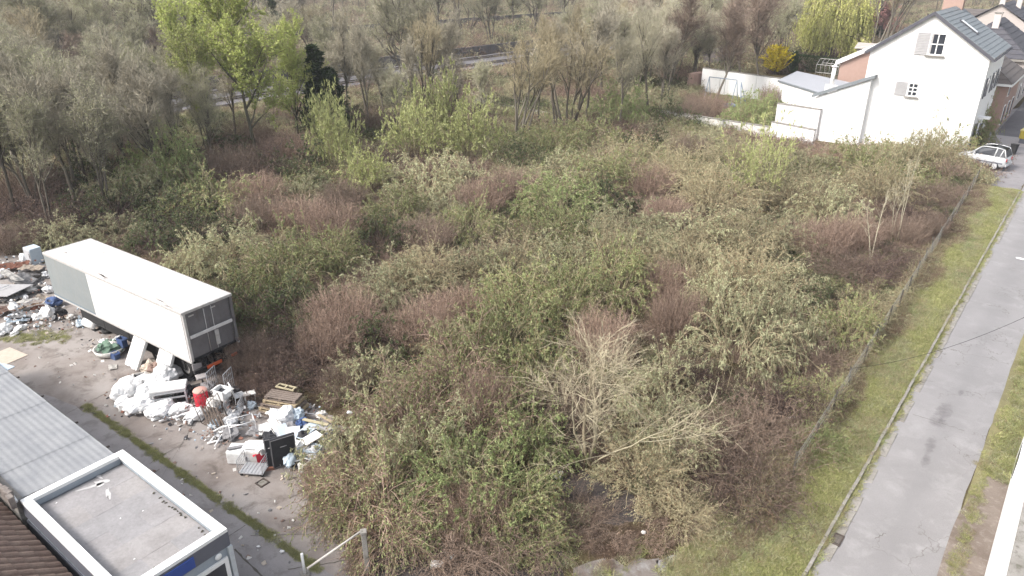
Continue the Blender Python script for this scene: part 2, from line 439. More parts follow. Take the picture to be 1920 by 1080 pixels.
def clump(seed, leaf, twig, n=70, h=.8, r=.7, nl=10, ll=.09, lw=.035):
    v = Veg(seed); P = disc(v, n, r); D = v.rand3(n) * .7; D[:, 2] = .9
    st = v.grow(P, nrm(D), h * (.4 + .8 * v.rng.random(n)), 4, .18, (0, 0, -1.3)); st[..., 2] = np.maximum(st[..., 2], .01)
    v.ribbons(st, .016, .006, 0)
    p, d, t = v.spawn(st, 5, .2, 1, .8, .1); b = v.grow(p, d, .3 * (.4 + .8 * v.rng.random(len(p))), 2, .2); v.ribbons(b, .009, .004, 0)
    if nl: lp, ld, _ = v.spawn(b, nl // 2, .1, 1, .9); v.leaves(lp, ld, ll, lw, 1, .2, .6)
    return v.mesh('clump', [MT[twig], MT[leaf]])
PROTO_COLS = {}
def scatter(name, protos, pts, label, seed=0, smin=.7, smax=1.3, cat=None, parent=None):
    """uncountable ground cover: one object, geometry nodes instance the tufts on its points; pts = (x, y, z, proto index)"""
    rng = np.random.default_rng(seed)
    key = name + str(seed)
    pc = bpy.data.collections.new('tufts_' + key)
    for i, me in enumerate(protos):
        o = bpy.data.objects.new('%02d_tuft' % i, me); pc.objects.link(o)
    pts = np.asarray(pts, np.float32); n = len(pts)
    me = bpy.data.meshes.new(name); me.vertices.add(n); me.vertices.foreach_set('co', np.ascontiguousarray(pts[:, :3]).ravel())
    a = me.attributes.new('which', 'INT', 'POINT'); a.data.foreach_set('value', pts[:, 3].astype(np.int32))
    a = me.attributes.new('turn', 'FLOAT_VECTOR', 'POINT')
    rot = np.stack([rng.normal(size=n) * .12, rng.normal(size=n) * .12, rng.random(n) * 6.283], 1).astype(np.float32); a.data.foreach_set('vector', rot.ravel())
    a = me.attributes.new('size', 'FLOAT', 'POINT')
    sc = (smin + (smax - smin) * rng.random(n)).astype(np.float32)
    if pts.shape[1] > 4: sc = sc * pts[:, 4]
    a.data.foreach_set('value', sc)
    me.update()
    g = bpy.data.node_groups.new('scatter_' + key, 'GeometryNodeTree')
    g.interface.new_socket('Geometry', in_out='INPUT', socket_type='NodeSocketGeometry')
    g.interface.new_socket('Geometry', in_out='OUTPUT', socket_type='NodeSocketGeometry')
    gi = g.nodes.new('NodeGroupInput'); go = g.nodes.new('NodeGroupOutput')
    ip = g.nodes.new('GeometryNodeInstanceOnPoints'); ci = g.nodes.new('GeometryNodeCollectionInfo')
    ci.inputs['Collection'].default_value = pc; ci.inputs['Separate Children'].default_value = True; ci.inputs['Reset Children'].default_value = True
    ip.inputs['Pick Instance'].default_value = True
    def na(nm, t):
        q = g.nodes.new('GeometryNodeInputNamedAttribute'); q.data_type = t; q.inputs[0].default_value = nm
        return [s_ for s_ in q.outputs if s_.enabled and s_.name == 'Attribute'][0]
    g.links.new(gi.outputs[0], ip.inputs['Points']); g.links.new(ci.outputs[0], ip.inputs['Instance'])
    g.links.new(na('which', 'INT'), ip.inputs['Instance Index'])
    g.links.new(na('turn', 'FLOAT_VECTOR'), ip.inputs['Rotation'])
    g.links.new(na('size', 'FLOAT'), ip.inputs['Scale'])
    g.links.new(ip.outputs[0], go.inputs[0])
    o = link(name, me, parent)
    md = o.modifiers.new('scatter', 'NODES'); md.node_group = g
    tag(o, label, cat, None, 'stuff')
    return o
# ---------------------------------------------------------------- ground, road, yard, railway
rng0 = random.Random(5)
def ground_mat():
    m, nt, b = base('ground_litter', 0.95, 0.1)
    co = position(nt)
    c = mix_rgb(nt, ramp(nt, noise(nt, co, .35, 6, .7), .4, .62), (.085, .06, .045), (.13, .115, .06))
    c = mix_rgb(nt, ramp(nt, noise(nt, co, .12, 4, .6), .5, .62), c, (.12, .105, .06))
    c = mix_rgb(nt, .75, c, ramp(nt, noise(nt, co, 5, 6, .8), .3, .72, (.25, .22, .2), (1.35, 1.3, 1.2)), 'MULTIPLY')
    nt.links.new(c, b.inputs['Base Color'])
    bp = N(nt, 'ShaderNodeBump'); bp.inputs['Strength'].default_value = 1; bp.inputs['Distance'].default_value = .12
    nt.links.new(noise(nt, co, 4, 8, .8), bp.inputs['Height']); nt.links.new(bp.outputs[0], b.inputs['Normal'])
    return m
def blotch(name, stops, rough=.9, spec=.2, s1=.35, s2=2.5, bump=.25, cracks=None, extra=None):
    """weathered concrete / asphalt: two sizes of stain, grit, optional hairline cracks"""
    m, nt, b = base(name, rough, spec)
    co = position(nt)
    c = mix_rgb(nt, ramp(nt, noise(nt, co, s1, 7, .65, .3), .38, .62), stops[0], stops[1])
    c = mix_rgb(nt, ramp(nt, noise(nt, co, s2, 7, .7, .4), .52, .68), c, stops[2])
    c = mix_rgb(nt, .35, c, ramp(nt, noise(nt, co, 22, 5, .8), .25, .75, (.5, .48, .46), (1.15, 1.15, 1.15)), 'MULTIPLY')
    if cracks:
        vo = N(nt, 'ShaderNodeTexVoronoi', feature='DISTANCE_TO_EDGE'); vo.inputs['Scale'].default_value = cracks
        ad = N(nt, 'ShaderNodeVectorMath', operation='ADD'); nz = N(nt, 'ShaderNodeTexNoise'); nz.inputs['Scale'].default_value = cracks * 3
        nt.links.new(co, nz.inputs['Vector']); nt.links.new(co, ad.inputs[0]); nt.links.new(nz.outputs['Color'], ad.inputs[1])
        nt.links.new(ad.outputs[0], vo.inputs['Vector'])
        e = ramp(nt, vo.outputs['Distance'], .004, .016, (1, 1, 1), (0, 0, 0))
        gate = ramp(nt, noise(nt, co, .3, 3, .5), .5, .6)
        mm = N(nt, 'ShaderNodeMath', operation='MULTIPLY'); nt.links.new(e, mm.inputs[0]); nt.links.new(gate, mm.inputs[1])
        m2 = N(nt, 'ShaderNodeMath', operation='MULTIPLY'); m2.inputs[1].default_value = .6; nt.links.new(mm.outputs[0], m2.inputs[0])
        c = mix_rgb(nt, m2.outputs[0], c, (.10, .09, .075))
    if extra: c = extra(nt, co, c)
    nt.links.new(c, b.inputs['Base Color'])
    bp = N(nt, 'ShaderNodeBump'); bp.inputs['Strength'].default_value = bump; bp.inputs['Distance'].default_value = .02
    nt.links.new(noise(nt, co, 30, 6, .8), bp.inputs['Height']); nt.links.new(bp.outputs[0], b.inputs['Normal'])
    return m
def area(name, poly, z, mat, jit=0.0, step=.6, parent=None, px=False):
    """flat patch of ground from corner points, its outline made uneven"""
    pts = [at(*p) if px else Vector((p[0], p[1], 0)) for p in poly]
    out = []
    for i, p in enumerate(pts):
        q = pts[(i + 1) % len(pts)]; n = max(1, int((q - p).length / step)) if jit else 1
        for k in range(n):
            w = p.lerp(q, k / n)
            if jit: w = w + Vector((rng0.gauss(0, jit), rng0.gauss(0, jit), 0))
            out.append((w.x, w.y, z))
    b = MB(); b.face(out); bmesh.ops.triangulate(b.bm, faces=b.bm.faces)
    for f in b.bm.faces:
        f.normal_update()
        if f.normal.z < 0: f.normal_flip()
    me = bpy.data.meshes.new(name); b.bm.to_mesh(me); b.bm.free(); me.materials.append(mat)
    return link(name, me, parent)

b = MB()
b.face([(-500, -120, 0), (500, -120, 0), (500, 900, 0), (-500, 900, 0)])
tag(b.build('ground', ground_mat()), 'brown leaf litter and bare earth under the scrub', kind='structure')

# street frame: a = metres along the street, b = metres to its right
S0 = Vector((9.45, 17.2, 0)); SD = Vector((.6265, .7794, 0)).normalized(); SN = Vector((SD.y, -SD.x, 0))
def S(a, b_, z=0): 
    p = S0 + SD * a + SN * b_; return Vector((p.x, p.y, z))
def smooth(nt, src, a, b):
    m = N(nt, 'ShaderNodeMapRange'); m.inputs[1].default_value = a; m.inputs[2].default_value = b; nt.links.new(src, m.inputs[0]); return m.outputs[0]
def street_extra(nt, co, c):
    # wheel tracks and oil stains along the lane
    def dotc(vec, off):
        d = N(nt, 'ShaderNodeVectorMath', operation='DOT_PRODUCT'); nt.links.new(co, d.inputs[0]); d.inputs[1].default_value = vec
        a = N(nt, 'ShaderNodeMath', operation='SUBTRACT'); nt.links.new(d.outputs['Value'], a.inputs[0]); a.inputs[1].default_value = off
        return a.outputs[0]
    bb = dotc((SN.x, SN.y, 0), S0.dot(SN)); aa = dotc((SD.x, SD.y, 0), S0.dot(SD))
    wob = N(nt, 'ShaderNodeMath', operation='MULTIPLY_ADD'); nt.links.new(noise(nt, co, .8, 4, .6), wob.inputs[0]); wob.inputs[1].default_value = .9
    nt.links.new(bb, wob.inputs[2])
    t = N(nt, 'ShaderNodeMath', operation='SUBTRACT'); nt.links.new(wob.outputs[0], t.inputs[0]); t.inputs[1].default_value = 2.25
    t2 = N(nt, 'ShaderNodeMath', operation='ABSOLUTE'); nt.links.new(t.outputs[0], t2.inputs[0])
    band = smooth(nt, t2.outputs[0], .75, .1)
    mm = N(nt, 'ShaderNodeMath', operation='MULTIPLY'); nt.links.new(band, mm.inputs[0]); mm.inputs[1].default_value = .45
    c = mix_rgb(nt, mm.outputs[0], c, (.185, .18, .182)) if True else mix_rgb(nt, mm.outputs[0], c, (.23, .18, .175))
    for (a0, b0, ra, rb) in ((11.98, 1.5, .42, .34), (10.0, 1.6, .75, .2), (15.2, 1.85, .3, .12), (8.8, 1.68, .5, .16), (13.0, 1.55, .9, .3)):
        x = N(nt, 'ShaderNodeMath', operation='MULTIPLY_ADD'); nt.links.new(aa, x.inputs[0]); x.inputs[1].default_value = 1 / ra; x.inputs[2].default_value = -a0 / ra
        y = N(nt, 'ShaderNodeMath', operation='MULTIPLY_ADD'); nt.links.new(bb, y.inputs[0]); y.inputs[1].default_value = 1 / rb; y.inputs[2].default_value = -b0 / rb
        x2 = N(nt, 'ShaderNodeMath', operation='MULTIPLY'); nt.links.new(x.outputs[0], x2.inputs[0]); nt.links.new(x.outputs[0], x2.inputs[1])
        y2 = N(nt, 'ShaderNodeMath', operation='MULTIPLY_ADD'); nt.links.new(y.outputs[0], y2.inputs[0]); nt.links.new(y.outputs[0], y2.inputs[1]); nt.links.new(x2.outputs[0], y2.inputs[2])
        z2 = N(nt, 'ShaderNodeMath', operation='MULTIPLY_ADD'); nt.links.new(noise(nt, co, 4, 5, .7), z2.inputs[0]); z2.inputs[1].default_value = 3.4; nt.links.new(y2.outputs[0], z2.inputs[2])
        f = smooth(nt, z2.outputs[0], 2.9, 1.5)
        m2 = N(nt, 'ShaderNodeMath', operation='MULTIPLY'); nt.links.new(f, m2.inputs[0]); m2.inputs[1].default_value = .62
        c = mix_rgb(nt, m2.outputs[0], c, (.10, .092, .095))
    return c
M_road = blotch('road_asphalt', ((.262, .254, .257), (.225, .218, .22), (.285, .278, .28)), s1=.25, s2=.9, cracks=.75, extra=street_extra)
M_conc = blotch('yard_concrete', ((.305, .28, .265), (.215, .185, .168), (.13, .11, .098)), s1=.38, s2=.9)
M_path = blotch('yard_path', ((.275, .26, .26), (.23, .215, .215), (.18, .165, .16)), s1=.5, s2=1.6)
M_kerb = blotch('kerb_concrete', ((.29, .275, .255), (.21, .195, .175), (.12, .115, .09)), s1=1.5, s2=5)
M_grassbase = blotch('verge_soil', ((.22, .20, .10), (.16, .145, .08), (.26, .235, .13)), s1=.6, s2=3, bump=1)
M_mud = blotch('verge_mud', ((.21, .175, .15), (.15, .12, .10), (.27, .235, .205)), s1=.6, s2=4, bump=.8)
M_gravel = blotch('grey_gravel', ((.30, .29, .29), (.22, .21, .21), (.36, .35, .35)), s1=1.2, s2=6, bump=1)
M_dark = blotch('dark_wet_soil', ((.05, .043, .043), (.075, .065, .06), (.10, .085, .08)), s1=.8, s2=4, bump=1)

tag(area('verge', [S(-12, -2.9), S(-12, 0), S(53.5, 0), S(53, -3.6), S(30, -3.8), S(15, -3.4), S(4.5, -3.6), S(0, -3.6)], .004, M_grassbase, .12), kind='structure')
tag(area('road', [S(-14, .02), S(-14, 3.25), S(5, 3.22), S(12, 3.3), S(60, 3.5), S(140, 3.5), S(140, 0), S(52, 0)], .008, M_road, .018, .7), kind='structure')
tag(area('right_verge', [S(-14, 3.3), S(150, 3.3), S(150, 40), S(-14, 40)], .004, M_grassbase, 0), kind='structure')
tag(area('mud_strip', [S(-12, 3.15), S(5, 3.15), S(7.0, 3.3), S(9.2, 3.7), S(9.8, 4.5), S(-12, 4.5)], .006, M_mud, .03, .5), kind='structure')
tag(area('driveway', [S(53.6, -.05), S(55, -12), S(58, -16), S(70, -12), S(98, -4.9), S(98, 0)], .010, blotch('driveway_paving', ((.25, .24, .245), (.20, .19, .20), (.16, .15, .15)), s1=.3, s2=1.2), .05), kind='structure')
tag(area('cross_road', [S(72, -6), S(72, 14), S(77, 14), S(77, -6)], .014, blotch('pale_asphalt', ((.36, .34, .34), (.32, .30, .30), (.29, .28, .28)))), kind='structure')
tag(area('far_street', [S(77.2, -5), S(77.2, 6), S(150, 6), S(150, -5)], .013, blotch('dark_asphalt', ((.12, .115, .125), (.15, .145, .15), (.10, .10, .105)))), kind='structure')

jt = surf('joint_dirt', (.10, .09, .075), scale=6, world=True)
def crack(p, q, w=.03, z=.0125):
    d = (q - p).normalized(); n = Vector((-d.y, d.x, 0)); k = 18; L = []; Rr = []
    for i in range(k + 1):
        c = p.lerp(q, i / k) + n * rng0.gauss(0, .02); ww = w * (.4 + rng0.random())
        L.append(c + n * ww / 2); Rr.append(c - n * ww / 2)
    b_ = MB()
    for i in range(k): b_.face([(v.x, v.y, z) for v in (L[i], Rr[i], Rr[i + 1], L[i + 1])])
    return b_.build('road_crack', jt)
# kerb and gutter: separate stones laid end to end
kerb = thing('kerb', 'weathered concrete kerb with a gutter of short slabs along the road', None, kind='structure')
def stone_mesh(L, W, H, nm):
    k = MB(); k.box((0, 0, H / 2), (L, W, H), bev=.012); return k.mesh(nm, M_kerb)
kst = [stone_mesh(.965, .11, .13, 'kerb_stone') , stone_mesh(.955, .115, .12, 'kerb_stone')]
gst = [stone_mesh(.96, .30, .03, 'gutter_slab'), stone_mesh(.94, .28, .035, 'gutter_slab')]
ang = math.atan2(SD.y, SD.x)
for i in range(-6, 53):
    link('kerb_stone', kst[i % 2], kerb, S(i + .5, -.06 + rng0.gauss(0, .01), rng0.gauss(0, .006)), (0, 0, ang + rng0.gauss(0, .012)))
    if rng0.random() > .22:
        link('gutter_slab', gst[(i * 7) % 2], kerb, S(i + .5, .24 + rng0.gauss(0, .01), rng0.gauss(0.0, .004)), (rng0.gauss(0, .015), rng0.gauss(0, .01), ang + rng0.gauss(0, .02)))
# street gully grate
gr = thing('drain_grate', 'rusty slotted drain grate in the gutter beside the verge', 'drain grate', S(2.2, .26, .0), ang)
M_iron = surf('cast_iron', (.07, .06, .055), (.12, .08, .06), 8, .6, .7, .4, .3)
k = MB(); k.box((0, .14, .03), (.62, .05, .03)); k.box((0, -.14, .03), (.62, .05, .03)); k.box((.29, 0, .03), (.05, .23, .03)); k.box((-.29, 0, .03), (.05, .23, .03)); k.build('frame', M_iron, gr)
bar = MB(); bar.box((0, 0, .03), (.025, .23, .022)); bm_ = bar.mesh('bar', M_iron)
for q in range(9): link('bar', bm_, gr, (-.24 + q * .06, 0, 0))
for (a_, b_, r_) in ((.2, 1.75, .33),):
    mc = thing('manhole_cover', 'round worn manhole cover at the near end of the road' if a_ < 1 else 'pale round manhole patch by the kerb halfway up the road', 'manhole cover', S(a_, b_, .008))
    k = MB(); k.lathe([(0.001, .012), (r_ * .93, .012), (r_ * .93, .006)], 24); k.build('lid', M_kerb if a_ < 1 else M_road, mc)
    k = MB(); k.lathe([(r_ * .96, .0), (r_ * .96, .014), (r_ * 1.06, .014), (r_ * 1.06, 0)], 24); k.build('ring', M_iron if a_ < 1 else M_road, mc)

for p_, q_, w_ in (((1712, 777), (1808, 808), .02), ((1722, 712), (1752, 716), .015), ((1640, 1010), (1660, 1000), .02)):
    tag(crack(at(*p_), at(*q_), w_), kind='structure')
# yard frame
YO = Vector((-12.88, 19.52, 0)); YA = Vector((.794, -.608, 0)).normalized(); YB = Vector((-YA.y, YA.x, 0))
def Y(a, b_, z=0):
    p = YO + YA * a + YB * b_; return Vector((p.x, p.y, z))
yang = math.atan2(YA.y, YA.x)
tag(area('yard', [(-140, 560), (-40, 470), (60, 480), (200, 560), (440, 650), (560, 740), (650, 800), (625, 870), (590, 905), (600, 960), (660, 1010), (700, 1110), (650, 1300), (-700, 1300)], .004, M_conc, .15, .5, px=True), kind='structure')
tag(area('path', [Y(-13, -.3), Y(-13, 1.2), Y(-9.5, 1.85), Y(-8, 2.0), Y(0, 2.35), Y(8, 2.55), Y(14, 2.6), Y(14, -4), Y(-1, -4)], .008, M_path, .04), kind='structure')
# concrete bay joints
jt = surf('joint_dirt', (.10, .09, .075), scale=6, world=True)
def joint(p, q, w=.03, z=.013):
    d = (q - p).normalized(); n = Vector((-d.y, d.x, 0)); k = 14; L = []; Rr = []
    for i in range(k + 1):
        c = p.lerp(q, i / k) + n * rng0.gauss(0, .012); ww = w * (.5 + rng0.random())
        L.append(c + n * ww / 2); Rr.append(c - n * ww / 2)
    b_ = MB()
    for i in range(k): b_.face([(v.x, v.y, z) for v in (L[i], Rr[i], Rr[i + 1], L[i + 1])])
    return tag(b_.build('slab_joint', jt), kind='structure')
for p, q, w in (((250, 915), (300, 880), .03), ((395, 1030), (460, 985), .025), ((270, 700), (80, 800), .02), ((440, 1030), (520, 1110), .06), ((280, 870), (345, 830), .02), ((470, 1005), (640, 1000), .02), ((690, 1045), (540, 1068), .03), ((210, 760), (330, 640), .015), ((470, 620), (300, 900), .012)):
    joint(at(*p), at(*q), w)
tag(area('gravel_patch', [(1240, 1110), (1245, 1050), (1290, 1020), (1340, 1015), (1365, 1040), (1370, 1110)], .010, M_gravel, .16, .25, px=True), kind='structure')
tag(area('gravel_patch', [(1060, 1110), (1090, 1062), (1150, 1050), (1230, 1052), (1235, 1110)], .010, blotch('dirty_gravel', ((.20, .18, .165), (.15, .125, .11), (.26, .25, .245)), s1=1.2, s2=3, bump=1), .16, .25, px=True), kind='structure')
tag(area('wet_soil', [(1000, 885), (1080, 880), (1180, 920), (1215, 975), (1160, 990), (1060, 955), (990, 925)], .006, M_dark, .1, .3, px=True), kind='structure')
tag(area('wet_soil', [(640, 1010), (900, 1030), (1050, 1020), (1060, 1100), (700, 1110)], .006, M_dark, .15, .3, px=True), kind='structure')
tag(area('lawn', [(1290, 200), (1318, 172), (1462, 190), (1448, 215), (1300, 205)], .006, blotch('lawn_grass', ((.13, .19, .04), (.11, .17, .04), (.17, .21, .06)), s1=.2, s2=1, bump=1), .1, px=True), kind='structure')

# railway lines through the wood
M_ballast = blotch('ballast', ((.15, .143, .15), (.11, .105, .11), (.18, .17, .175)), s1=.3, s2=2, bump=1)
M_sleeper = surf('sleeper_concrete', (.14, .13, .12), scale=3, world=True)
M_rail = surf('rail_steel', (.10, .075, .06), scale=3, rough=.5, metal=.5)
M_dwall = surf('dark_retaining_wall', (.10, .095, .095), (.17, .15, .14), 1.2, .7, world=True)
def railway(p, q, w, label, wall=True):
    p = Vector((*p, 0)); q = Vector((*q, 0)); d = (q - p).normalized(); n = Vector((-d.y, d.x, 0)); L = (q - p).length
    r = thing('railway_track', label, None, p, math.atan2(d.y, d.x), kind='structure')
    k = MB(); k.prism([(0, -w / 2 - .8), (L, -w / 2 - .8), (L, w / 2 + .8), (0, w / 2 + .8)], 0, .02); k.prism([(0, -w / 2), (L, -w / 2), (L, w / 2), (0, w / 2)], .02, .35); k.build('ballast_bed', M_ballast, r)
    for off in (-w / 4, w / 4):
        for s_ in (-.72, .72):
            k = MB(); k.box((L / 2, off + s_, .48), (L, .09, .16)); k.build('rail', M_rail, r)
        sl = MB()
        for i in range(int(L / .8)): sl.box((i * .8 + .4, off, .38), (.3, 2.4, .06))
        tag(sl.build('sleepers', M_sleeper, r), kind='stuff')
    if wall:
        k = MB()
        for i in range(int(L / 6)): k.box((i * 6 + 3, w / 2 + 1.2, 1.0), (5.9, .3, 2.0), bev=.02)
        k.build('retaining_wall', M_dwall, r)
    return r
railway((-75, 66), (160, 318), 12.5, 'double railway track on grey ballast crossing the wood')
railway((-130, 108), (190, 400), 9.0, 'far railway track higher up in the wood', True)
# ---------------------------------------------------------------- near-left yard buildings
M_white = surf('white_trim', (.80, .80, .79), (.55, .54, .52), 2.5, .35, .55, .4)
M_render = surf('white_render', (.80, .795, .79), (.72, .71, .70), .8, .5, .85, .2, world=True, fine=.08, streak=.35, scol=(.55, .53, .50), bump=.2)
M_grey_metal = surf('grey_cladding', (.30, .34, .38), (.22, .25, .28), 2, .4, .5, .4)
M_dgrey = surf('dark_grey_fascia', (.125, .13, .155), (.08, .08, .10), 2, .5, .6, .4)
M_glass = surf('dark_glass', (.03, .035, .045), (.06, .06, .07), 1.5, .5, .08, .6)
M_felt = [surf('roof_felt_%s' % 'abc'[i], c, d, 1.1, .75, .9, .2, bump=.3, bscale=40, fine=.25) for i, (c, d) in enumerate((((.325, .312, .315), (.22, .21, .21)), ((.31, .30, .305), (.225, .22, .222)), ((.335, .32, .317), (.235, .22, .215))))]
M_stain = surf('dried_white_stain', (.50, .49, .485), (.36, .35, .35), 5, .9)
cab = thing('portable_cabin', 'portable cabin with white parapet, flat felt roof and blue sign', 'cabin', Y(0, 0), yang)
CL, CW, CH = 6.0, 3.1, 3.2
k = MB(); k.box((CL / 2, -CW / 2, (CH - .36) / 2 + .05), (CL - .06, CW - .06, CH - .46)); k.build('wall', M_grey_metal, cab)
k = MB()
for c, s_ in (((CL / 2, -.13, CH - .06), (CL, .26, .12)), ((CL / 2, -CW + .13, CH - .06), (CL, .26, .12)), ((.13, -CW / 2, CH - .06), (.26, CW - .524, .12)), ((CL - .13, -CW / 2, CH - .06), (.26, CW - .524, .12))): k.box(c, s_, bev=.015)
k.build('parapet_cap', M_white, cab)
k = MB()
for c, s_ in (((CL / 2, -.22, CH - .2), (CL - .46, .03, .16)), ((.24, -CW / 2, CH - .22), (.03, CW - .5, .2)), ((CL / 2, -CW + .22, CH - .2), (CL - .46, .03, .16)), ((CL - .24, -CW / 2, CH - .2), (.03, CW - .5, .16))): k.box(c, s_)
k.build('parapet_lining', M_grey_metal, cab)
k = MB()
k.box((CL / 2, -CW + .02, CH - .36), (CL - .02, .05, .48)); k.box((CL - .02, -CW / 2, CH - .36), (.05, CW - .06, .48)); k.box((CL / 2, -.02, CH - .36), (CL - .02, .05, .48)); k.box((.02, -CW / 2, CH - .36), (.05, CW - .06, .48))
k.build('fascia', M_dgrey, cab)
k = MB(); k.box((CL / 2, -CW + .0, 1.3), (CL - .04, .04, 2.3)); k.build('side_panel', M_dgrey, cab)
for i in range(6):
    for j in range(3):
        k = MB(); k.box((.31 + .9 * i + .448, -2.84 + .87 * j + .43, CH - .34 + .003 * ((i + j) % 3)), (.93, .9, .03), bev=.004); k.build('felt_sheet', M_felt[(i * 5 + j * 3 + (i * j) % 2) % 3], cab)
def blob_patch(name, mat, parent, c, rx, ry, z, seed, rot=0, n=22):
    r_ = random.Random(seed); pts = []
    ph = [r_.random() * 6 for _ in range(4)]
    for q in range(n):
        t = 2 * math.pi * q / n; rad = 1 + .3 * math.sin(2 * t + ph[0]) + .22 * math.sin(3 * t + ph[1]) + .16 * math.sin(5 * t + ph[2]) + r_.gauss(0, .05)
        x, y = rx * rad * math.cos(t), ry * rad * math.sin(t)
        pts.append((c[0] + x * math.cos(rot) - y * math.sin(rot), c[1] + x * math.sin(rot) + y * math.cos(rot), z))
    b_ = MB(); b_.face(pts); bmesh.ops.triangulate(b_.bm, faces=b_.bm.faces); return b_.build(name, mat, parent)
def cabpt(u, v):
    p = at(u, v, CH - .31) - YO; return (p.dot(YA), p.dot(YB))
for i, (u, v, rx, ry, ro) in enumerate(((190, 905, .22, .14, .3), (172, 912, .3, .07, 1.15), (203, 925, .3, .06, -.4), (182, 892, .2, .06, .2), (375, 1020, .1, .2, 1.2))):
    blob_patch('water_stain', M_stain, cab, cabpt(u, v), rx, ry, CH - .3125, i, ro)
k = MB()
for i in range(90):
    r_ = random.Random(i); t = r_.random()
    x, y = ((CL - .34 - abs(r_.gauss(0, .09)), -CW + .4 + t * 2.4) if i % 5 else (2.2 + t * 3.3, -.33 - abs(r_.gauss(0, .03))))
    k.box((x, y, CH - .305), (.03 + .06 * r_.random(), .02 + .04 * r_.random(), .02), rot=(0, 0, r_.random() * 3))
tag(k.build('moss_and_grit', surf('black_moss', (.07, .065, .05), (.12, .11, .09), 20, .6), cab), kind='stuff')
M_blue = surf('blue_sign_face', (.035, .075, .29), (.03, .06, .24), 2, .3, .5, .4)
k = MB(); k.box((CL + .03, -1.62, CH - .36), (.05, 1.05, .36), bev=.012); k.build('sign_board', M_blue, cab)
k = MB(); k.lathe([(.001, .05), (.07, .045), (.10, .02), (.105, 0)], 18, Matrix.Translation((CL + .0, -.42, CH - .74)) @ Matrix.Rotation(R(90), 4, 'Y')); k.build('lamp', M_white, cab)
k = MB(); k.box((CL + .0, -.05, 1.3), (.14, .14, 2.6), bev=.01); k.build('corner_post', surf('light_grey_post', (.50, .53, .55)), cab)
k = MB(); k.box((CL + .02, -.9, 1.45), (.07, 1.45, 1.7)); fr = k.build('window_frame', M_white, cab)
k = MB(); k.box((CL + .04, -.9, 1.45), (.05, 1.19, 1.44)); k.build('pane', M_glass, fr)
k = MB(); k.box((CL + .01, -2.0, 1.3), (.05, .02, 2.2)); k.build('cladding_joint', M_dgrey, cab)
k = MB()
for x in (.3, CL / 2, CL - .3):
    for y in (-.3, -CW + .3): k.box((x, y, .08), (.4, .3, .17))
k.build('footing_blocks', M_kerb, cab)
for (u, v) in ((226, 972), (268, 958), (252, 1048), (106, 943)):
    p = cabpt(u, v); blob_patch('pale_spot', M_white, cab, p, .025, .02, CH - .305, u)

# corrugated grey shed roof
def corrug(x0, x1, y0, y1, z_of, amp, per, along='x', res=6, th=.0):
    """corrugated sheet; ribs run along x; returns MB"""
    b_ = MB(); ny = max(2, int((y1 - y0) / per * res)); nx = max(1, int((x1 - x0) / 1.5)); g = []
    for i in range(nx + 1):
        row = []
        for j in range(ny + 1):
            x = x0 + (x1 - x0) * i / nx; y = y0 + (y1 - y0) * j / ny
            z = z_of(x, y) + amp * math.sin(2 * math.pi * (y - y0) / per)
            row.append(b_.bm.verts.new((x, y, z)))
        g.append(row)
    for i in range(nx):
        for j in range(ny):
            f = b_.bm.faces.new((g[i][j], g[i + 1][j], g[i + 1][j + 1], g[i][j + 1])); f.smooth = True
    return b_
shed = thing('corrugated_shed', 'long grey shed with a corrugated sheet roof beside the cabin', 'shed', Y(0, 0), yang)
M_shroof = surf('weathered_fibre_cement', (.225, .232, .245), (.30, .305, .31), 1.3, .8, .85, .2, bump=.3, bscale=25)
zf = lambda x, y: 3.12 - (y + .3) * .025
nsh = 9
for i in range(nsh):
    x1 = -.06 - i * 1.7; b_ = corrug(x1 - 1.75, x1, -3.2, -.25, lambda x, y: zf(x, y) + .012 * (i % 2), .006, .21)
    b_.build('roof_sheet', M_shroof, shed)
k = MB(); k.box((-7.7, -.22, 2.92), (15.2, .12, .14), bev=.02); k.build('gutter', M_kerb, shed)
k = MB(); k.box((-7.7, -.45, 1.42), (15.2, .2, 2.84)); k.box((-7.7, -3.1, 1.6), (15.2, .2, 3.2)); k.build('wall', M_kerb, shed)
for x in (-.9, -3.2, -6.0, -8.2):
    k = MB(); k.box((x, -.12, 2.95), (.06, .12, .05)); k.build('gutter_bracket', M_iron, shed)
# brown tiled roof further left
old = thing('tiled_building', 'old building with a dark brown ribbed tile roof in the near corner', 'building', Y(0, 0), yang)
def tiles():
    """pantile columns run down the slope (local y), courses step every 0.33 m"""
    b_ = MB(); per = .33; rr_ = random.Random(3); sl = math.tan(R(36))
    x0, x1, y1, y0 = -9.0, 9.0, -3.34, -8.4; nx = int((x1 - x0) / per) * 5; course = .34; nc = int((y1 - y0) / course)
    for c in range(nc):
        ya = y1 - c * course; yb = ya - course - .03
        lo = []; hi = []; und = []
        for i in range(nx + 1):
            x = x0 + i * per / 5; ti = int((x - x0) / per); rr_.seed(ti * 91 + c * 7)
            dz = rr_.uniform(-.006, .012); w = .12 * abs(math.sin(math.pi * (x - x0) / per)) ** .7 - .08
            z = lambda y, o: 2.72 + (-y + y1) * sl + w + dz + o
            lo.append(b_.bm.verts.new((x, ya, z(ya, .035)))); hi.append(b_.bm.verts.new((x, yb, z(yb, .0)))); und.append(b_.bm.verts.new((x, ya, z(ya, -.03))))
        for i in range(nx):
            b_.bm.faces.new((hi[i], hi[i + 1], lo[i + 1], lo[i])); b_.bm.faces.new((lo[i], lo[i + 1], und[i + 1], und[i]))
    return b_
M_tile = surf('brown_roof_tile', (.17, .12, .10), (.25, .19, .155), 4, .8, .9, .15, bump=.15, bscale=30, fine=.35)
tag(tiles().build('roof_tiles', M_tile, old), kind='stuff')
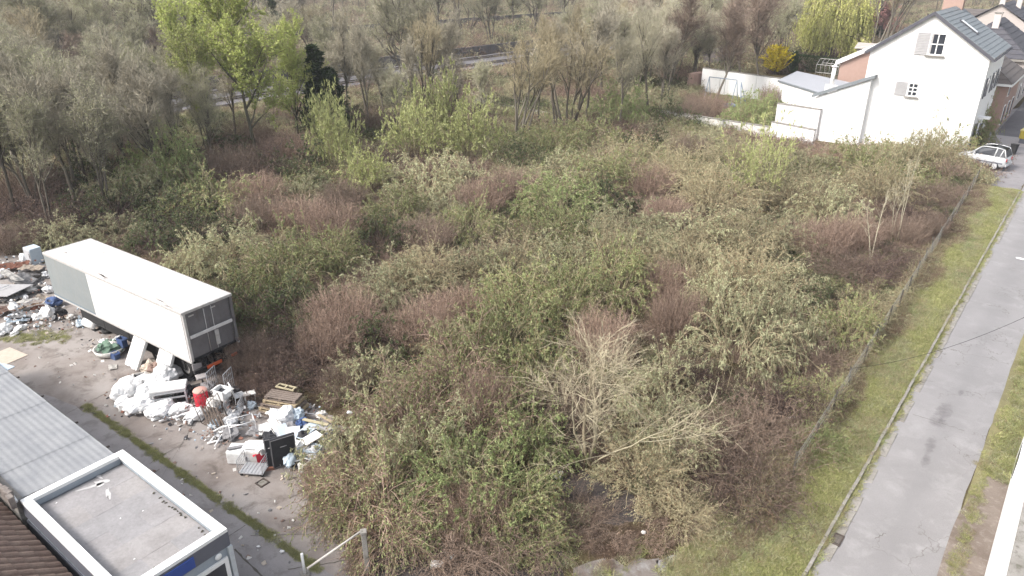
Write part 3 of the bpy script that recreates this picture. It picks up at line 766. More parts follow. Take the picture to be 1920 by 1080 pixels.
k = MB(); k.box((0, -8.2, 1.9), (17.8, .3, 3.8)); k.box((0, -3.6, 1.3), (17.8, .2, 2.6)); k.build('wall', M_kerb, old)
M_rub = surf('crumbling_mortar', (.24, .21, .19), (.10, .085, .08), 5, .8, .95, bump=1, bscale=12)
k = MB()
for i in range(34):
    r_ = random.Random(i); k.box((-8.6 + i * .26, -3.27 + r_.gauss(0, .02), 3.28 + r_.gauss(0, .02)), (.27, .16, .42), rot=(r_.gauss(0, .05), 0, r_.gauss(0, .1)), bev=.02)
k.build('parapet_wall', M_rub, old)
k = MB(); k.tube([Y(-.3, -3.2, 3.5) - YO, Y(-.05, -3.12, 3.5) - YO], .04, 8)
# short white outlet pipe at the cabin corner
k.bm.free(); k = MB(); k.tube([(-.35, -3.16, 3.2), (-.02, -3.18, 3.18)], .045, 8); k.build('outlet_pipe', M_white, shed)

# ---------------------------------------------------------------- white gable house
EZ = 9.6
GR = at(1858, 107, EZ); GL = at(1633, 92, EZ)
GW = (GL - GR); GW.z = 0; GWID = GW.length; GW.normalize(); GD = Vector((GW.y, -GW.x, 0))
if GD.y < 0: GD = -GD
GR0 = Vector((GR.x, GR.y, 0)); HD = 12.6
def G(w, d, z=0): 
    p = GR0 + GW * w + GD * d; return Vector((p.x, p.y, z))
def gpx(u, v, off=0.0):
    p = on_plane(u, v, GR0 + GD * off, GD) - GR0; return p.dot(GW), p.z
hang = math.atan2(GD.y, GD.x)           # local x = depth away from the camera, local y = towards the left gable corner
house = thing('white_house', 'tall white gabled house with slate roof standing over the scrub', 'house', GR0, hang)
def H(w, d, z): return (d, w, z)
apw, apz = gpx(1754, 24)
prof = [(0, 0), (0, EZ), (apw, apz), (GWID, EZ), (GWID, 0)]
k = MB()
fr_ = [k.bm.verts.new(H(w, 0, z)) for w, z in prof]; bk = [k.bm.verts.new(H(w, HD, z)) for w, z in prof]
k.bm.faces.new(fr_); k.bm.faces.new(bk[::-1])
for i in range(5): j = (i + 1) % 5; k.bm.faces.new((fr_[i], bk[i], bk[j], fr_[j]))
k.build('wall', M_render, house)
M_slate = surf('slate_grey', (.17, .19, .205), (.25, .27, .28), 1.2, .6, .6, .4, fine=.3)
M_barge = surf('dark_barge_board', (.075, .075, .09), (.12, .12, .13), 2, .5)
M_brick = surf('pink_brick', (.36, .25, .21), (.30, .20, .165), 3, .5, .9, .2)
def slope_rows(parent, w0, z0, w1, z1, d0, d1, rows, mat, oh=.35, th=.09):
    """roof slope from eave (w0,z0) to ridge (w1,z1) as overlapping courses"""
    e = Vector((w0, z0)); r_ = Vector((w1, z1)); dr = (r_ - e).normalized(); e = e - dr * oh; L = (r_ - e).length; nn = Vector((-dr.y, dr.x))
    if nn.y < 0: nn = -nn
    for i in range(rows):
        a = e + dr * (L * i / rows); c = e + dr * (L * (i + 1) / rows + .06)
        if i == rows - 1: c = e + dr * L
        q = []
        for p_, o in ((a, th + .045), (c, th), (c, 0), (a, 0)):
            q.append(p_ + nn * (o + .02))
        b_ = MB(); f0 = [b_.bm.verts.new(H(p_.x, d0, p_.y)) for p_ in q]; f1 = [b_.bm.verts.new(H(p_.x, d1, p_.y)) for p_ in q]
        b_.bm.faces.new(f0); b_.bm.faces.new(f1[::-1])
        for x in range(4): y = (x + 1) % 4; b_.bm.faces.new((f0[x], f1[x], f1[y], f0[y]))
        b_.build('roof_course', mat, parent)
slope_rows(house, 0, EZ, apw, apz, -.3, HD + .3, 14, M_slate)
slope_rows(house, GWID, EZ, apw, apz, -.3, HD + .3, 14, M_slate)
for w0 in (0, GWID):
    e = Vector((w0, EZ)); r_ = Vector((apw, apz)); dr = (r_ - e).normalized(); e2 = e - dr * .4
    q = [(e2.x, e2.y - .22), (e2.x, e2.y + .1), (r_.x, r_.y + .14), (r_.x, r_.y - .2)]
    k = MB(); f0 = [k.bm.verts.new(H(a, -.36, z)) for a, z in q]; f1 = [k.bm.verts.new(H(a, -.3, z)) for a, z in q]
    k.bm.faces.new(f0); k.bm.faces.new(f1[::-1])
    for x in range(4): y = (x + 1) % 4; k.bm.faces.new((f0[x], f1[x], f1[y], f0[y]))
    k.build('barge_board', M_barge, house)
    s_ = -1 if w0 == 0 else 1
    k = MB(); k.tube([H(w0 + s_ * .42, -.3, EZ - .28), H(w0 + s_ * .42, HD + .3, EZ - .28)], .1, 8); k.build('gutter', M_barge, house)
for i in range(5):                                     # snow guards along the left slope
    t = .15 + i * .18; w = GWID + (apw - GWID) * t; z = EZ + (apz - EZ) * t
    k = MB(); k.box(H(w, .4, z + .25), (.12, .12, .2)); k.build('roof_hook', M_iron, house)
dr = (Vector((apw, apz)) - Vector((0, EZ))).normalized()
sk = Vector((0, EZ)) + dr * 3.5; sa = math.atan2(dr.y, dr.x)
k = MB(); k.box(H(sk.x, 4.8, sk.y + .24), (.95, 2.2, .1), rot=(sa, 0, 0), bev=.02); wf = k.build('skylight', M_barge, house)
k = MB(); k.box(H(sk.x - .02, 4.8, sk.y + .30), (.62, 1.9, .04), rot=(sa, 0, 0)); k.build('pane', surf('bright_glass', (.75, .78, .8), rough=.15, spec=.6), wf)
k = MB(); k.box(H(apw + .3, HD - 1.2, apz + .5), (1.0, 1.9, 2.0), bev=.03); ch = k.build('chimney', M_brick, house)
k = MB(); k.box(H(apw + .3, HD - 1.2, apz + 1.55), (1.15, 2.1, .12)); k.build('chimney_cap', M_kerb, ch)
def gwin(pxs, pxw, nv, nh, name_sh='shutter'):
    """window and its open shutter on the gable from pixel boxes (x0,y0,x1,y1)"""
    a, z1 = gpx(pxs[0], pxs[1]); c, z0 = gpx(pxs[2], pxs[3])
    k = MB(); k.box(H((a + c) / 2, -.05, (z0 + z1) / 2), (.06, abs(a - c), z1 - z0)); sh = k.build('shutter', surf('grey_shutter', (.42, .41, .41), (.36, .35, .35), 3), house)
    k = MB(); n_ = 14
    for i in range(n_): k.box(H((a + c) / 2, -.09, z0 + (i + .5) * (z1 - z0) / n_), (.035, abs(a - c) * .86, (z1 - z0) / n_ * .55), rot=(0, .5, 0))
    k.build('louvres', surf('shutter_louvre', (.36, .355, .36)), sh)
    a, z1 = gpx(pxw[0], pxw[1]); c, z0 = gpx(pxw[2], pxw[3]); cw = (a + c) / 2; W = abs(a - c); Hh = z1 - z0
    wn = MB()
    wn.box(H(cw - W / 2 + .06, -.05, (z0 + z1) / 2), (.12, .12, Hh)); wn.box(H(cw + W / 2 - .06, -.05, (z0 + z1) / 2), (.12, .12, Hh))
    wn.box(H(cw, -.05, z1 - .06), (.12, W - .24, .12)); wn.box(H(cw, -.05, z0 + .06), (.12, W - .24, .12))
    w_ = wn.build('window', M_white, house)
    k = MB(); k.box(H(cw, -.02, (z0 + z1) / 2), (.03, W - .24, Hh - .24)); k.build('pane', M_glass, w_)
    k = MB()
    for i in range(1, nv): k.box(H(cw - W / 2 + .12 + (W - .24) * i / nv, -.06, (z0 + z1) / 2), (.05, .09, Hh - .24))
    for i in range(1, nh): k.box(H(cw, -.064, z0 + .12 + (Hh - .24) * i / nh), (.05, W - .24, .09))
    k.build('glazing_bars', M_white, w_)
    k = MB(); k.box(H(cw, -.12, z0 - .08), (.26, W + .3, .08)); k.build('sill', M_kerb, w_)
gwin((1722, 60, 1743, 104), (1747, 61, 1768, 105), 2, 2)
gwin((1681, 152, 1702, 180), (1704, 154, 1719, 182), 2, 3)
for (d0, z0, w_, h_) in ((2.5, 5.6, 1.1, 1.9), (7.0, 5.6, 1.1, 1.9), (10.6, 5.6, 1.1, 1.9), (2.5, 1.2, 1.1, 2.0), (7.0, .1, 1.2, 2.4)):
    k = MB(); k.box((d0, -.03, z0 + h_ / 2), (w_, .1, h_)); q = k.build('window', M_white, house)
    k = MB(); k.box((d0, -.07, z0 + h_ / 2), (w_ - .2, .06, h_ - .2)); k.build('pane', M_glass, q)
    for s_ in (-1, 1):
        k = MB(); k.box((d0 + s_ * (w_ / 2 + .32), -.05, z0 + h_ / 2), (.55, .07, h_), bev=.01); k.build('shutter', surf('blue_grey_shutter', (.13, .15, .18)) if s_ == 9 else M_dgrey, house)
k = MB(); k.box((3.2, -.5, 3.6), (1.2, 1.0, .12)); k.build('porch_canopy', M_white, house)

# lean-to annex in front of the left part of the gable
A0 = on_plane(1526, 200, GR0 - GD * .7, GD); A0.z = 0
def apx(u, v):
    p = on_plane(u, v, A0, GD) - A0; return p.dot(-GW), p.z          # metres to the right along the wall, height
x1, zt1 = apx(1634, 146); x0, zt0 = apx(1534, 183)
annex = thing('lean_to_annex', 'white lean-to annex with sloping grey roof edge beside the tall house', 'annex', A0, math.atan2(-GW.y, -GW.x))
def AX(x, d, z): return (x, d, z)       # local y = away from the camera
xr = apx(1613, 250)[0]; DEP = max(1.0, (GR0 - A0).dot(GD) - .02)
k = MB()
q = [(0, 0), (0, zt0), (xr, zt1 - .2), (xr, 0)]
f0 = [k.bm.verts.new((x, 0, z)) for x, z in q]; f1 = [k.bm.verts.new((x, DEP + (0 if x > .1 else 0), z)) for x, z in q]
k.bm.faces.new(f0); k.bm.faces.new(f1[::-1])
for i in range(4): j = (i + 1) % 4; k.bm.faces.new((f0[i], f1[i], f1[j], f0[j]))
k.build('wall', M_render, annex)
k = MB(); q = [(-.35, zt0 - .05), (xr + .35, zt1 + .02), (xr + .35, zt1 + .32), (-.35, zt0 + .28)]
f0 = [k.bm.verts.new((x, -.25, z)) for x, z in q]; f1 = [k.bm.verts.new((x, DEP, z)) for x, z in q]
k.bm.faces.new(f0); k.bm.faces.new(f1[::-1])
for i in range(4): j = (i + 1) % 4; k.bm.faces.new((f0[i], f1[i], f1[j], f0[j]))
k.build('roof', M_slate, annex)
k = MB(); k.tube([(-.1, -.08, zt0 - .1), (-.1, -.08, .2)], .06, 8); k.build('downpipe', M_white, annex)

# garage with flat grey roof, stove pipe behind the annex
gz = 3.4
gp = [at(1458, 150, gz), at(1494, 133, gz), at(1612, 158, gz), at(1537, 174, gz)]
gar = thing('garage', 'white walled garage with a flat pale grey roof behind the lean-to', 'garage', (gp[0].x, gp[0].y, 0))
q = [(p - gp[0]) for p in gp]
cen = sum((Vector((p.x, p.y, 0)) for p in q), Vector()) / 4
k = MB(); k.prism([(p.x, p.y) for p in [cen + (Vector((p.x, p.y, 0)) - cen) * .965 for p in q]], 0, gz - .22); k.build('wall', M_render, gar)
k = MB(); k.prism([(p.x, p.y) for p in q], gz - .22, gz - .02); k.build('roof_edge', M_slate, gar)
k = MB(); k.prism([(p.x, p.y) for p in [cen + (Vector((p.x, p.y, 0)) - cen) * .97 for p in q]], gz - .018, gz + .02); k.build('roof', surf('grey_membrane', (.36, .37, .40), (.30, .31, .33), .6, .5, .7, .3, world=True), gar)
sp = at(1557, 172, 3.4)
st = thing('stove_flue', 'white stove flue on a square base rising beside the garage roof', 'flue', (sp.x, sp.y, 3.4))
k = MB(); k.box((0, 0, .35), (1.1, 1.1, .9), bev=.03); k.build('flue_base', M_render, st)
k = MB(); k.tube([(0, 0, .8), (0, 0, 2.8)], .24, 10); k.build('pipe', M_white, st)
k = MB(); k.lathe([(.001, 3.15), (.36, 2.95), (.36, 2.85), (.001, 2.85)], 12); k.build('cowl', M_white, st)

# brick outbuilding with white fascia, tiled roof
def local_house(name, label, cat, a0, a1, b0, b1, ez, rz_, wallm, roofm, axis='a', hip=0.0, fascia=None, rows=8, frame=S, wins=(), chim=()):
    """pitched-roof house in the street frame; axis = direction of its ridge"""
    o = frame(a0, b0); o.z = 0
    X = (frame(a1, b0) - frame(a0, b0)); Yv = (frame(a0, b1) - frame(a0, b0)); LX, LY = X.length, Yv.length
    t = thing(name, label, cat, o, math.atan2(X.y, X.x)); sg = 1 if X.x * Yv.y - X.y * Yv.x > 0 else -1
    P_ = lambda x, y, z: (x, sg * y, z)
    k = MB()
    if axis == 'a':
        pr = [(0, 0), (0, ez), (LY / 2, rz_ if hip == 0 else ez), (LY, ez), (LY, 0)]
        f0 = [k.bm.verts.new(P_(0, y, z)) for y, z in pr]; f1 = [k.bm.verts.new(P_(LX, y, z)) for y, z in pr]
    else:
        pr = [(0, 0), (0, ez), (LX / 2, rz_ if hip == 0 else ez), (LX, ez), (LX, 0)]
        f0 = [k.bm.verts.new(P_(x, 0, z)) for x, z in pr]; f1 = [k.bm.verts.new(P_(x, LY, z)) for x, z in pr]
    k.bm.faces.new(f0); k.bm.faces.new(f1[::-1])
    for i in range(5): j = (i + 1) % 5; k.bm.faces.new((f0[i], f1[i], f1[j], f0[j]))
    k.build('wall', wallm, t)
    oh = .4
    k = MB()
    e = [Vector(P_(x, y, ez)) for x, y in ((-oh, -oh), (LX + oh, -oh), (LX + oh, LY + oh), (-oh, LY + oh))]
    if axis == 'a': r0 = Vector(P_(-oh + hip, LY / 2, rz_)); r1 = Vector(P_(LX + oh - hip, LY / 2, rz_)); faces = [(e[0], e[1], r1, r0), (e[2], e[3], r0, r1)] + ([(e[1], e[2], r1), (e[3], e[0], r0)] if hip else [])
    else: r0 = Vector(P_(LX / 2, -oh + hip, rz_)); r1 = Vector(P_(LX / 2, LY + oh - hip, rz_)); faces = [(e[1], e[2], r1, r0), (e[3], e[0], r0, r1)] + ([(e[0], e[1], r0), (e[2], e[3], r1)] if hip else [])
    for f in faces:
        n = (f[1] - f[0]).cross(f[2] - f[0]); n = n if n.z > 0 else -n
        # stepped courses up the slope
        k_ = MB(); nr = rows
        A, B_ = f[0], f[1]; T1 = f[-1]; T2 = f[2] if len(f) == 4 else f[2]
        if len(f) == 3: T1 = T2 = f[2]
        for i in range(nr):
            t0, t1 = i / nr, min(1, (i + 1) / nr + .02)
            a_, b_ = A.lerp(T1, t0), B_.lerp(T2, t0); c_, d_ = B_.lerp(T2, t1), A.lerp(T1, t1)
            up = n.normalized()
            pts = [a_ + up * .16, b_ + up * .16, c_ + up * .10, d_ + up * .10]
            if (pts[2] - pts[3]).length < .02: pts = pts[:3]
            k_.slab(pts, up, .09)
        k_.build('roof', roofm, t)
    if fascia:
        k = MB()
        for x in range(4):
            p, q_ = e[x], e[(x + 1) % 4]; 
            if (axis == 'a') == (x in (0, 2)) or hip:
                m_ = (p + q_) / 2; L = (q_ - p).length; along = (x in (0, 2))
                k.box((m_.x, m_.y, ez - .05), (L + .1 if along else .12, .12 if along else L + .1, .32))
        k.build('fascia', fascia, t)
    for (x, y, z, w, h, side) in wins:
        k = MB(); sz = (w, .12, h) if side == 'b' else (.12, w, h); k.box(P_(x, y, z), sz); q = k.build('window', M_white, t)
        k = MB(); sz = (w - .2, .17, h - .2) if side == 'b' else (.17, w - .2, h - .2); k.box(P_(x, y, z), sz); k.build('pane', M_glass, q)
    for (x, y, z, h) in chim:
        k = MB(); k.box(P_(x, y, z + h / 2), (.75, .75, h), bev=.02); q = k.build('chimney', M_chim, t)
        k = MB(); k.box(P_(x, y, z + h + .06), (.95, .95, .12)); k.build('chimney_cap', M_kerb, q)
    return t
M_chim = surf('pale_chimney', (.55, .50, .47), (.42, .38, .35), 2, .6)
M_dtile = surf('dark_slate_tile', (.075, .075, .09), (.12, .115, .12), 1.5, .6, .8, .25, fine=.4)
M_btile = surf('brown_slate_tile', (.13, .115, .11), (.18, .16, .15), 1.5, .6, .85, .2, fine=.4)
M_cream = surf('pink_cream_render', (.44, .395, .37), (.38, .335, .31), .6, .5)
local_house('brick_house', 'pink brick outbuilding with white fascia between the garage and the tall house', 'house', 84, 93, -24.6, -11, 5.5, 9.2, M_brick, M_btile, 'a', fascia=None)
k = MB()   # white verge board along its front slope
o1 = bpy.data.objects['brick_house']
LYb = 13.6
e_ = Vector((-.45, .45, 5.2)); r_ = Vector((-.45, -LYb / 2, 9.25))
k.slab([(-.45, .5, 5.15), (-.45, -LYb / 2, 9.05), (-.45, -LYb / 2, 9.6), (-.45, .5, 5.75)], (-1, 0, 0), .12); k.build('verge_board', M_white, o1)
bpy.data.objects['brick_house']
local_house('row_house', 'low brick house with brown hipped roof next to the tall white house', 'house', 79, 91, -13.5, -5.2, 5.2, 8.4, M_brick, M_btile, 'a', hip=3.2, fascia=M_white, wins=((2.5, 8.3, 1.5, 1.3, 2.2, 'b'), (6, 8.3, 1.5, 1.3, 2.2, 'b'), (9.5, 8.3, 1.5, 1.3, 2.2, 'b'), (2.5, 8.3, 4.2, 1.2, 1.2, 'b')))
local_house('row_house', 'dark slate roofed house with white chimney further along the street', 'house', 95, 110, -15, -5.5, 6.2, 10.4, M_cream, M_dtile, 'a', hip=4, fascia=M_kerb, chim=((3, 5, 8.8, 2.6),), wins=((3, 9.5, 2, 1.3, 2, 'b'), (8, 9.5, 2, 1.3, 2, 'b')))
local_house('row_house', 'cream gabled house with dark roof at the far end of the row', 'house', 124, 138, -17.5, -8.5, 8.2, 11.2, M_cream, M_dtile, 'a', chim=((1.2, 4.5, 10.6, 1.8), (9, 6, 10, 2.6)))
local_house('row_house', 'black roofed house at the right edge behind the white chimney', 'house', 118, 130, -7.8, .5, 5.5, 9.0, M_render, M_dtile, 'a', hip=0, fascia=M_white, chim=((5, 3, 8.2, 2.2),))
local_house('row_house', 'small low cottage with red tile ridge behind the tall house roof', 'house', 150, 166, -26, -14, 5.2, 8.6, M_cream, M_btile, 'b')
local_house('garden_shed', 'small brown pitched shed roof peeping over the garden wall', 'shed', 104, 107, -53, -49.5, 2.6, 3.6, M_btile, M_btile, 'a', rows=4)
local_house('garden_shed', 'beige flat sided shed behind the weeping willow', 'shed', 116, 119, -31, -28, 4.0, 4.8, M_cream, M_cream, 'b', rows=4)

# garden and boundary walls
def wall_run(name, label, p, q, h, th, mat, seg, cap=None, h2=None, group=None, posts=False):
    d = q - p; L = d.length; t = thing(name, label, 'wall', (p.x, p.y, 0), math.atan2(d.y, d.x), group)
    n = max(1, round(L / seg)); 
    for i in range(n):
        hh = h + ((h2 or h) - h) * (i + .5) / n
        k = MB(); k.box((L * (i + .5) / n, 0, hh / 2), (L / n - .03, th, hh), bev=.015); k.build('panel', mat, t)
        if cap: k = MB(); k.box((L * (i + .5) / n, 0, hh + .045), (L / n - .01, th + .1, .09), bev=.012); k.build('coping', cap, t)
        if posts: k = MB(); k.box((L * i / n, 0, hh / 2 + .06), (.16, th + .08, hh + .12)); k.build('post', cap or mat, t)
    return t
M_panelwall = surf('aged_white_wall', (.60, .585, .56), (.42, .39, .34), 1.2, .8, .9, .15, world=True)
wall_run('garden_wall', 'tall white rendered wall at the back of the lawn', at(1314, 171), at(1470, 197), 3.3, .3, M_render, 5.5, M_kerb)
wall_run('garden_wall', 'low stained white wall between the scrub and the garden', at(1238, 229), at(1442, 262), 1.35, .25, M_panelwall, 2.6, M_kerb)
wall_run('garden_wall', 'white rendered wall joining the lean-to annex', at(1442, 264), at(1523, 281), 2.0, .3, M_render, 4, M_kerb)
M_rough = surf('roughcast', (.62, .60, .60), (.42, .41, .41), 6, .8, .95, .1, bump=1, bscale=20, world=True)
wall_run('terrace_wall', 'speckled roughcast terrace wall above the white garden wall', at(1450, 250), at(1530, 264), 3.3, .3, M_rough, 5, M_kerb)
wall_run('panel_wall', 'low pale concrete panel wall half hidden under the bare trees', at(895, 199), at(1057, 229), .75, .28, surf('pale_concrete_panel', (.55, .53, .47), (.38, .36, .31), 2, .7, world=True), 3.2, M_kerb, posts=True)
wall_run('panel_wall', 'short dark weathered panel wall behind the pale one', at(985, 182), at(1052, 196), .6, .25, M_kerb, 3.2, None)
wall_run('hedge_wall', 'brown rubble stone heap at the left end of the back garden wall', at(1292, 172), at(1313, 168), 2.6, 1.0, M_brick, 1.5)
# street wall of the white building at the bottom right
rb = thing('white_building', 'white rendered wall of the building at the lower right edge', 'building', S(-8, 4.42), ang)
k = MB(); k.box((9.6, -1.6, 3.75), (19.2, 3.2, 7.5), bev=.02); k.build('wall', M_render, rb)
k = MB(); k.box((16.2, -.0, 1.7), (1.5, .08, 1.0)); w_ = k.build('window', M_white, rb)
k = MB(); k.box((16.2, .03, 1.7), (1.3, .06, .8)); k.build('pane', M_glass, w_)
k = MB(); k.box((9.6, -1.6, 7.56), (19.4, 3.4, .1), bev=.01); k.build('roof_edge', M_kerb, rb)

# trailer ------------------------------------------------------------
TZ = 4.0; T0 = at(79, 473, TZ); T1 = at(340, 588, TZ)
TD = (T1 - T0); TL = TD.length; TD.normalize(); TW = 2.5
trl = thing('semi_trailer', 'long white box trailer with grey front part, rear doors facing the brambles', 'trailer', (T0.x, T0.y, 0), math.atan2(TD.y, TD.x))
M_tw = surf('trailer_white', (.66, .655, .645), (.50, .485, .465), .9, .45, .5, .4, fine=.15, streak=.5, scol=(.40, .34, .28))
M_tg = surf('trailer_grey', (.20, .22, .225), (.25, .262, .26), .7, .7, .6, .3, streak=.5, scol=(.22, .20, .17))
M_troof = surf('trailer_roof', (.76, .745, .735), (.46, .42, .39), .6, .85, .6, .3, fine=.35)
M_alu = surf('dull_aluminium', (.50, .49, .48), (.33, .29, .26), 5, .7, .5, .4, metal=.2)
M_rdoor = surf('grimy_door', (.15, .143, .147), (.09, .083, .083), 1.2, .8, .6, .3, streak=.7, scol=(.09, .07, .06))
M_black = surf('black_rubber', (.025, .025, .027), (.05, .048, .045), 6, .5, .8, .2)
M_orange = surf('orange_plastic', (.65, .13, .05), (.40, .10, .05), 8, .5, .5, .4)
FZ = 1.55
p = on_plane(159, 512, T0, Vector((-TD.y, TD.x, 0))) - Vector((T0.x, T0.y, 0)); split = p.dot(TD)
k = MB(); k.box((split / 2, .03, (FZ + TZ) / 2), (split, .06, TZ - FZ - .25), bev=.008); k.build('side_panel', M_tg, trl)
k = MB(); k.box((split / 2, .04, FZ + .10), (split, .06, .2)); k.build('side_skirt', surf('dark_teal_skirt', (.17, .21, .24)), trl)
nseg = 6; w0 = split + .01; sw = (TL - .12 - w0) / nseg
for i in range(nseg):
    k = MB(); k.box((w0 + sw * (i + .5), .03, (FZ + TZ) / 2 - .06), (sw - .012, .06, TZ - FZ - .13), bev=.004); k.build('side_panel', M_tw, trl)
k = MB(); k.box((TL / 2, TW - .03, (FZ + TZ) / 2 - .06), (TL - .1, .06, TZ - FZ - .13)); k.build('side_panel', M_tw, trl)
k = MB(); k.box((.03, TW / 2, (FZ + TZ) / 2 - .06), (.06, TW - .14, TZ - FZ - .13)); k.build('front_wall', M_tg, trl)
k = MB(); k.box((TL / 2, .03, TZ - .06), (TL, .1, .14), bev=.02); k.box((TL / 2, TW - .03, TZ - .06), (TL, .1, .14), bev=.02); k.build('top_rail', M_alu, trl)
k = MB(); k.box((TL / 2, .028, FZ - .03), (TL, .08, .09)); k.box((TL / 2, TW - .03, FZ - .03), (TL, .08, .09)); k.build('bottom_rail', M_alu, trl)
for i in range(5):
    x0 = .12 + i * (TL - .24) / 5; k = MB(); k.box((x0 + (TL - .24) / 10, TW / 2, TZ - .02 + .003 * (i % 2)), ((TL - .24) / 5 + .03, TW - .16, .04), bev=.004); k.build('roof_sheet', M_troof, trl)
rr = random.Random(9)
for i in range(13):
    blob_patch('roof_stain', surf('roof_grime', (.44, .40, .37), (.60, .58, .56), 6, .6), trl, (rr.uniform(.6, TL - .8), rr.choice((rr.uniform(.12, .3), TW - rr.uniform(.2, .45), rr.uniform(.5, 2)))), rr.uniform(.3, .9), rr.uniform(.015, .06), TZ + .0245, i, rr.gauss(0, .08))
k = MB(); k.box((.05, TW / 2, TZ - .05), (.12, TW - .1, .12), bev=.02); k.box((TL - .06, TW / 2, TZ - .05), (.14, TW - .1, .13), bev=.015); k.build('roof_rail', M_alu, trl)
k = MB(); k.box((TL / 2, TW / 2, FZ + .02), (TL - .14, TW - .14, .1)); k.box((TL / 2, .75, FZ - .22), (TL - .5, .14, .36)); k.box((TL / 2, TW - .75, FZ - .22), (TL - .5, .14, .36)); k.build('chassis', M_black, trl)
for y in (.08, TW - .08):
    k = MB(); k.box((TL - .06, y, (FZ + TZ) / 2 - .06), (.14, .12, TZ - FZ - .12), bev=.01); k.build('corner_post', M_alu if y < 1 else M_rdoor, trl)
for i, y in enumerate((.71, TW - .71)):
    k = MB(); k.box((TL - .14, y, (FZ + TZ) / 2 - .04), (.06, 1.12, TZ - FZ - .2), bev=.01); dd = k.build('door', M_rdoor, trl)
    k = MB(); k.tube([(TL - .08, y + (.35 if i == 0 else -.35), FZ + .1), (TL - .08, y + (.35 if i == 0 else -.35), TZ - .2)], .02, 6); k.build('lock_rod', M_alu, dd)
    k = MB(); k.box((TL - .10, y - .25, TZ - .32), (.03, .25, .06)); k.build('hinge', M_alu, dd)
k = MB(); k.box((TL - .02, TW / 2, 2.72), (.07, TW - .36, .15), bev=.015); k.build('cross_bar', surf('pale_bar', (.60, .58, .57)), trl)
k = MB(); k.box((TL - .05, 1.48, 2.2), (.05, .2, .75), bev=.02); k.build('door_plate', M_alu, trl)
k = MB(); k.box((TL - .1, TW / 2, .95), (.14, TW - .1, .18), bev=.02); k.box((TL - .25, .8, 1.15), (.1, .1, .5)); k.box((TL - .25, TW - .8, 1.15), (.1, .1, .5)); k.build('bumper', M_black, trl)
k = MB(); k.box((TL - .0, 1.05, .98), (.05, .75, .14)); k.build('marker_board', M_orange, trl)
k = MB(); k.box((TL - .0, 2.1, 1.0), (.05, .3, .12)); k.build('marker_board', M_orange, trl)
for y in (.42, TW - .42):
    for i in range(4): k = MB(); k.box((1.6 + (TL - 3.0) * (i + .5) / 4, y * 1.0, .98), ((TL - 3.0) / 4 - .03, .04, 1.0), bev=.01); k.build('shade_panel', M_black, trl)  # added black panels under the body stand in for shade hiding the wheels
for x in (TL - 3.9, TL - 2.7, TL - 1.5):
    for y in (.62, TW - .62):
        q = MB(); Mx = Matrix.Translation((x, y, .52)) @ Matrix.Rotation(R(90), 4, 'X')
        q.lathe([(.28, -.14), (.48, -.16), (.52, -.1), (.52, .1), (.48, .16), (.28, .14)], 20, Mx); w_ = q.build('wheel', M_black, trl)
        q = MB(); q.lathe([(.001, -.08), (.26, -.12), (.28, -.14), (.28, .14), (.26, .12), (.001, .08)], 16, Mx); q.build('rim', M_alu, w_)
for y in (.5, TW - .5):
    k = MB(); k.box((2.6, y, .70), (.14, .14, 1.3)); k.box((2.6, y, .03), (.35, .3, .06)); k.build('landing_leg', M_black, trl)
# ---------------------------------------------------------------- plants
print('plants'); 
def leafy(k, leaf, twig, **kw): return [bush_leafy(100 * k + i, leaf, twig, **kw) for i in range(3)]
B = {}
B['green'] = leafy(1, 'leaf_green', 'twig_tan')
B['fresh'] = leafy(2, 'leaf_fresh', 'twig_tan', nleaf=20000)[:2]
B['olive'] = leafy(3, 'leaf_olive', 'twig_tan', arch=2.1, droop=.7, ll=.13, lw=.035)
B['tan'] = leafy(4, 'leaf_tan', 'twig_tan', arch=1.2, nleaf=12000, ll=.10, lw=.03)[:2]
B['dark'] = leafy(5, 'leaf_dark', 'twig_dark', arch=2.2, nleaf=20000, ll=.10, lw=.055)[:2]
B['mixed'] = [bush_leafy(600 + i, 'leaf_green', 'twig_rust', n=170, nleaf=9000, sub=16, arch=1.9) for i in range(2)]
B['brown'] = [bush_stems(700 + i, 'twig_brown') for i in range(2)]
B['rust'] = [bush_stems(720 + i, 'twig_rust') for i in range(3)]
B['tangle'] = [bush_tangle(740 + i, 'twig_brown') for i in range(2)]
B['dtangle'] = [bush_tangle(760 + i, 'twig_dark', nl=2) for i in range(2)]
B['catkin'] = [bush_leafy(780 + i, 'leaf_catkin', 'twig_tan', n=60, R0=.6, L=3.0, arch=.3, nleaf=9000, ll=.13, lw=.055, droop=-.4) for i in range(2)]
B['whips'] = [bush_leafy(800 + i, 'leaf_catkin', 'twig_tan', n=26, R0=.9, L=3.2, arch=.05, nleaf=3500, ll=.12, lw=.05, droop=-.5, sub=8) for i in range(2)]
BN = {'green': 'leafy_shrub', 'fresh': 'leafy_shrub', 'olive': 'leafy_shrub', 'tan': 'grassy_shrub', 'dark': 'bramble_bush', 'mixed': 'leafy_shrub', 'brown': 'dead_stem_thicket',
      'rust': 'dead_stem_thicket', 'tangle': 'branch_tangle', 'dtangle': 'branch_tangle', 'catkin': 'catkin_shrub', 'whips': 'catkin_shrub'}
BD = {'green': 'mid green leafy shrub', 'fresh': 'fresh bright green shrub', 'olive': 'pale olive drooping shrub', 'tan': 'straw coloured wispy shrub', 'dark': 'dark green bramble mound', 'mixed': 'reddish stemmed shrub with scattered green leaves',
      'brown': 'dull brown thicket of dead stems', 'rust': 'rusty pink thicket of dead stems', 'tangle': 'brown tangle of bare arching branches', 'dtangle': 'dark tangle of bare branches', 'catkin': 'pale yellow catkin shrub', 'whips': 'thin pale upright willow whips'}
vr = random.Random(77); cnt = {}
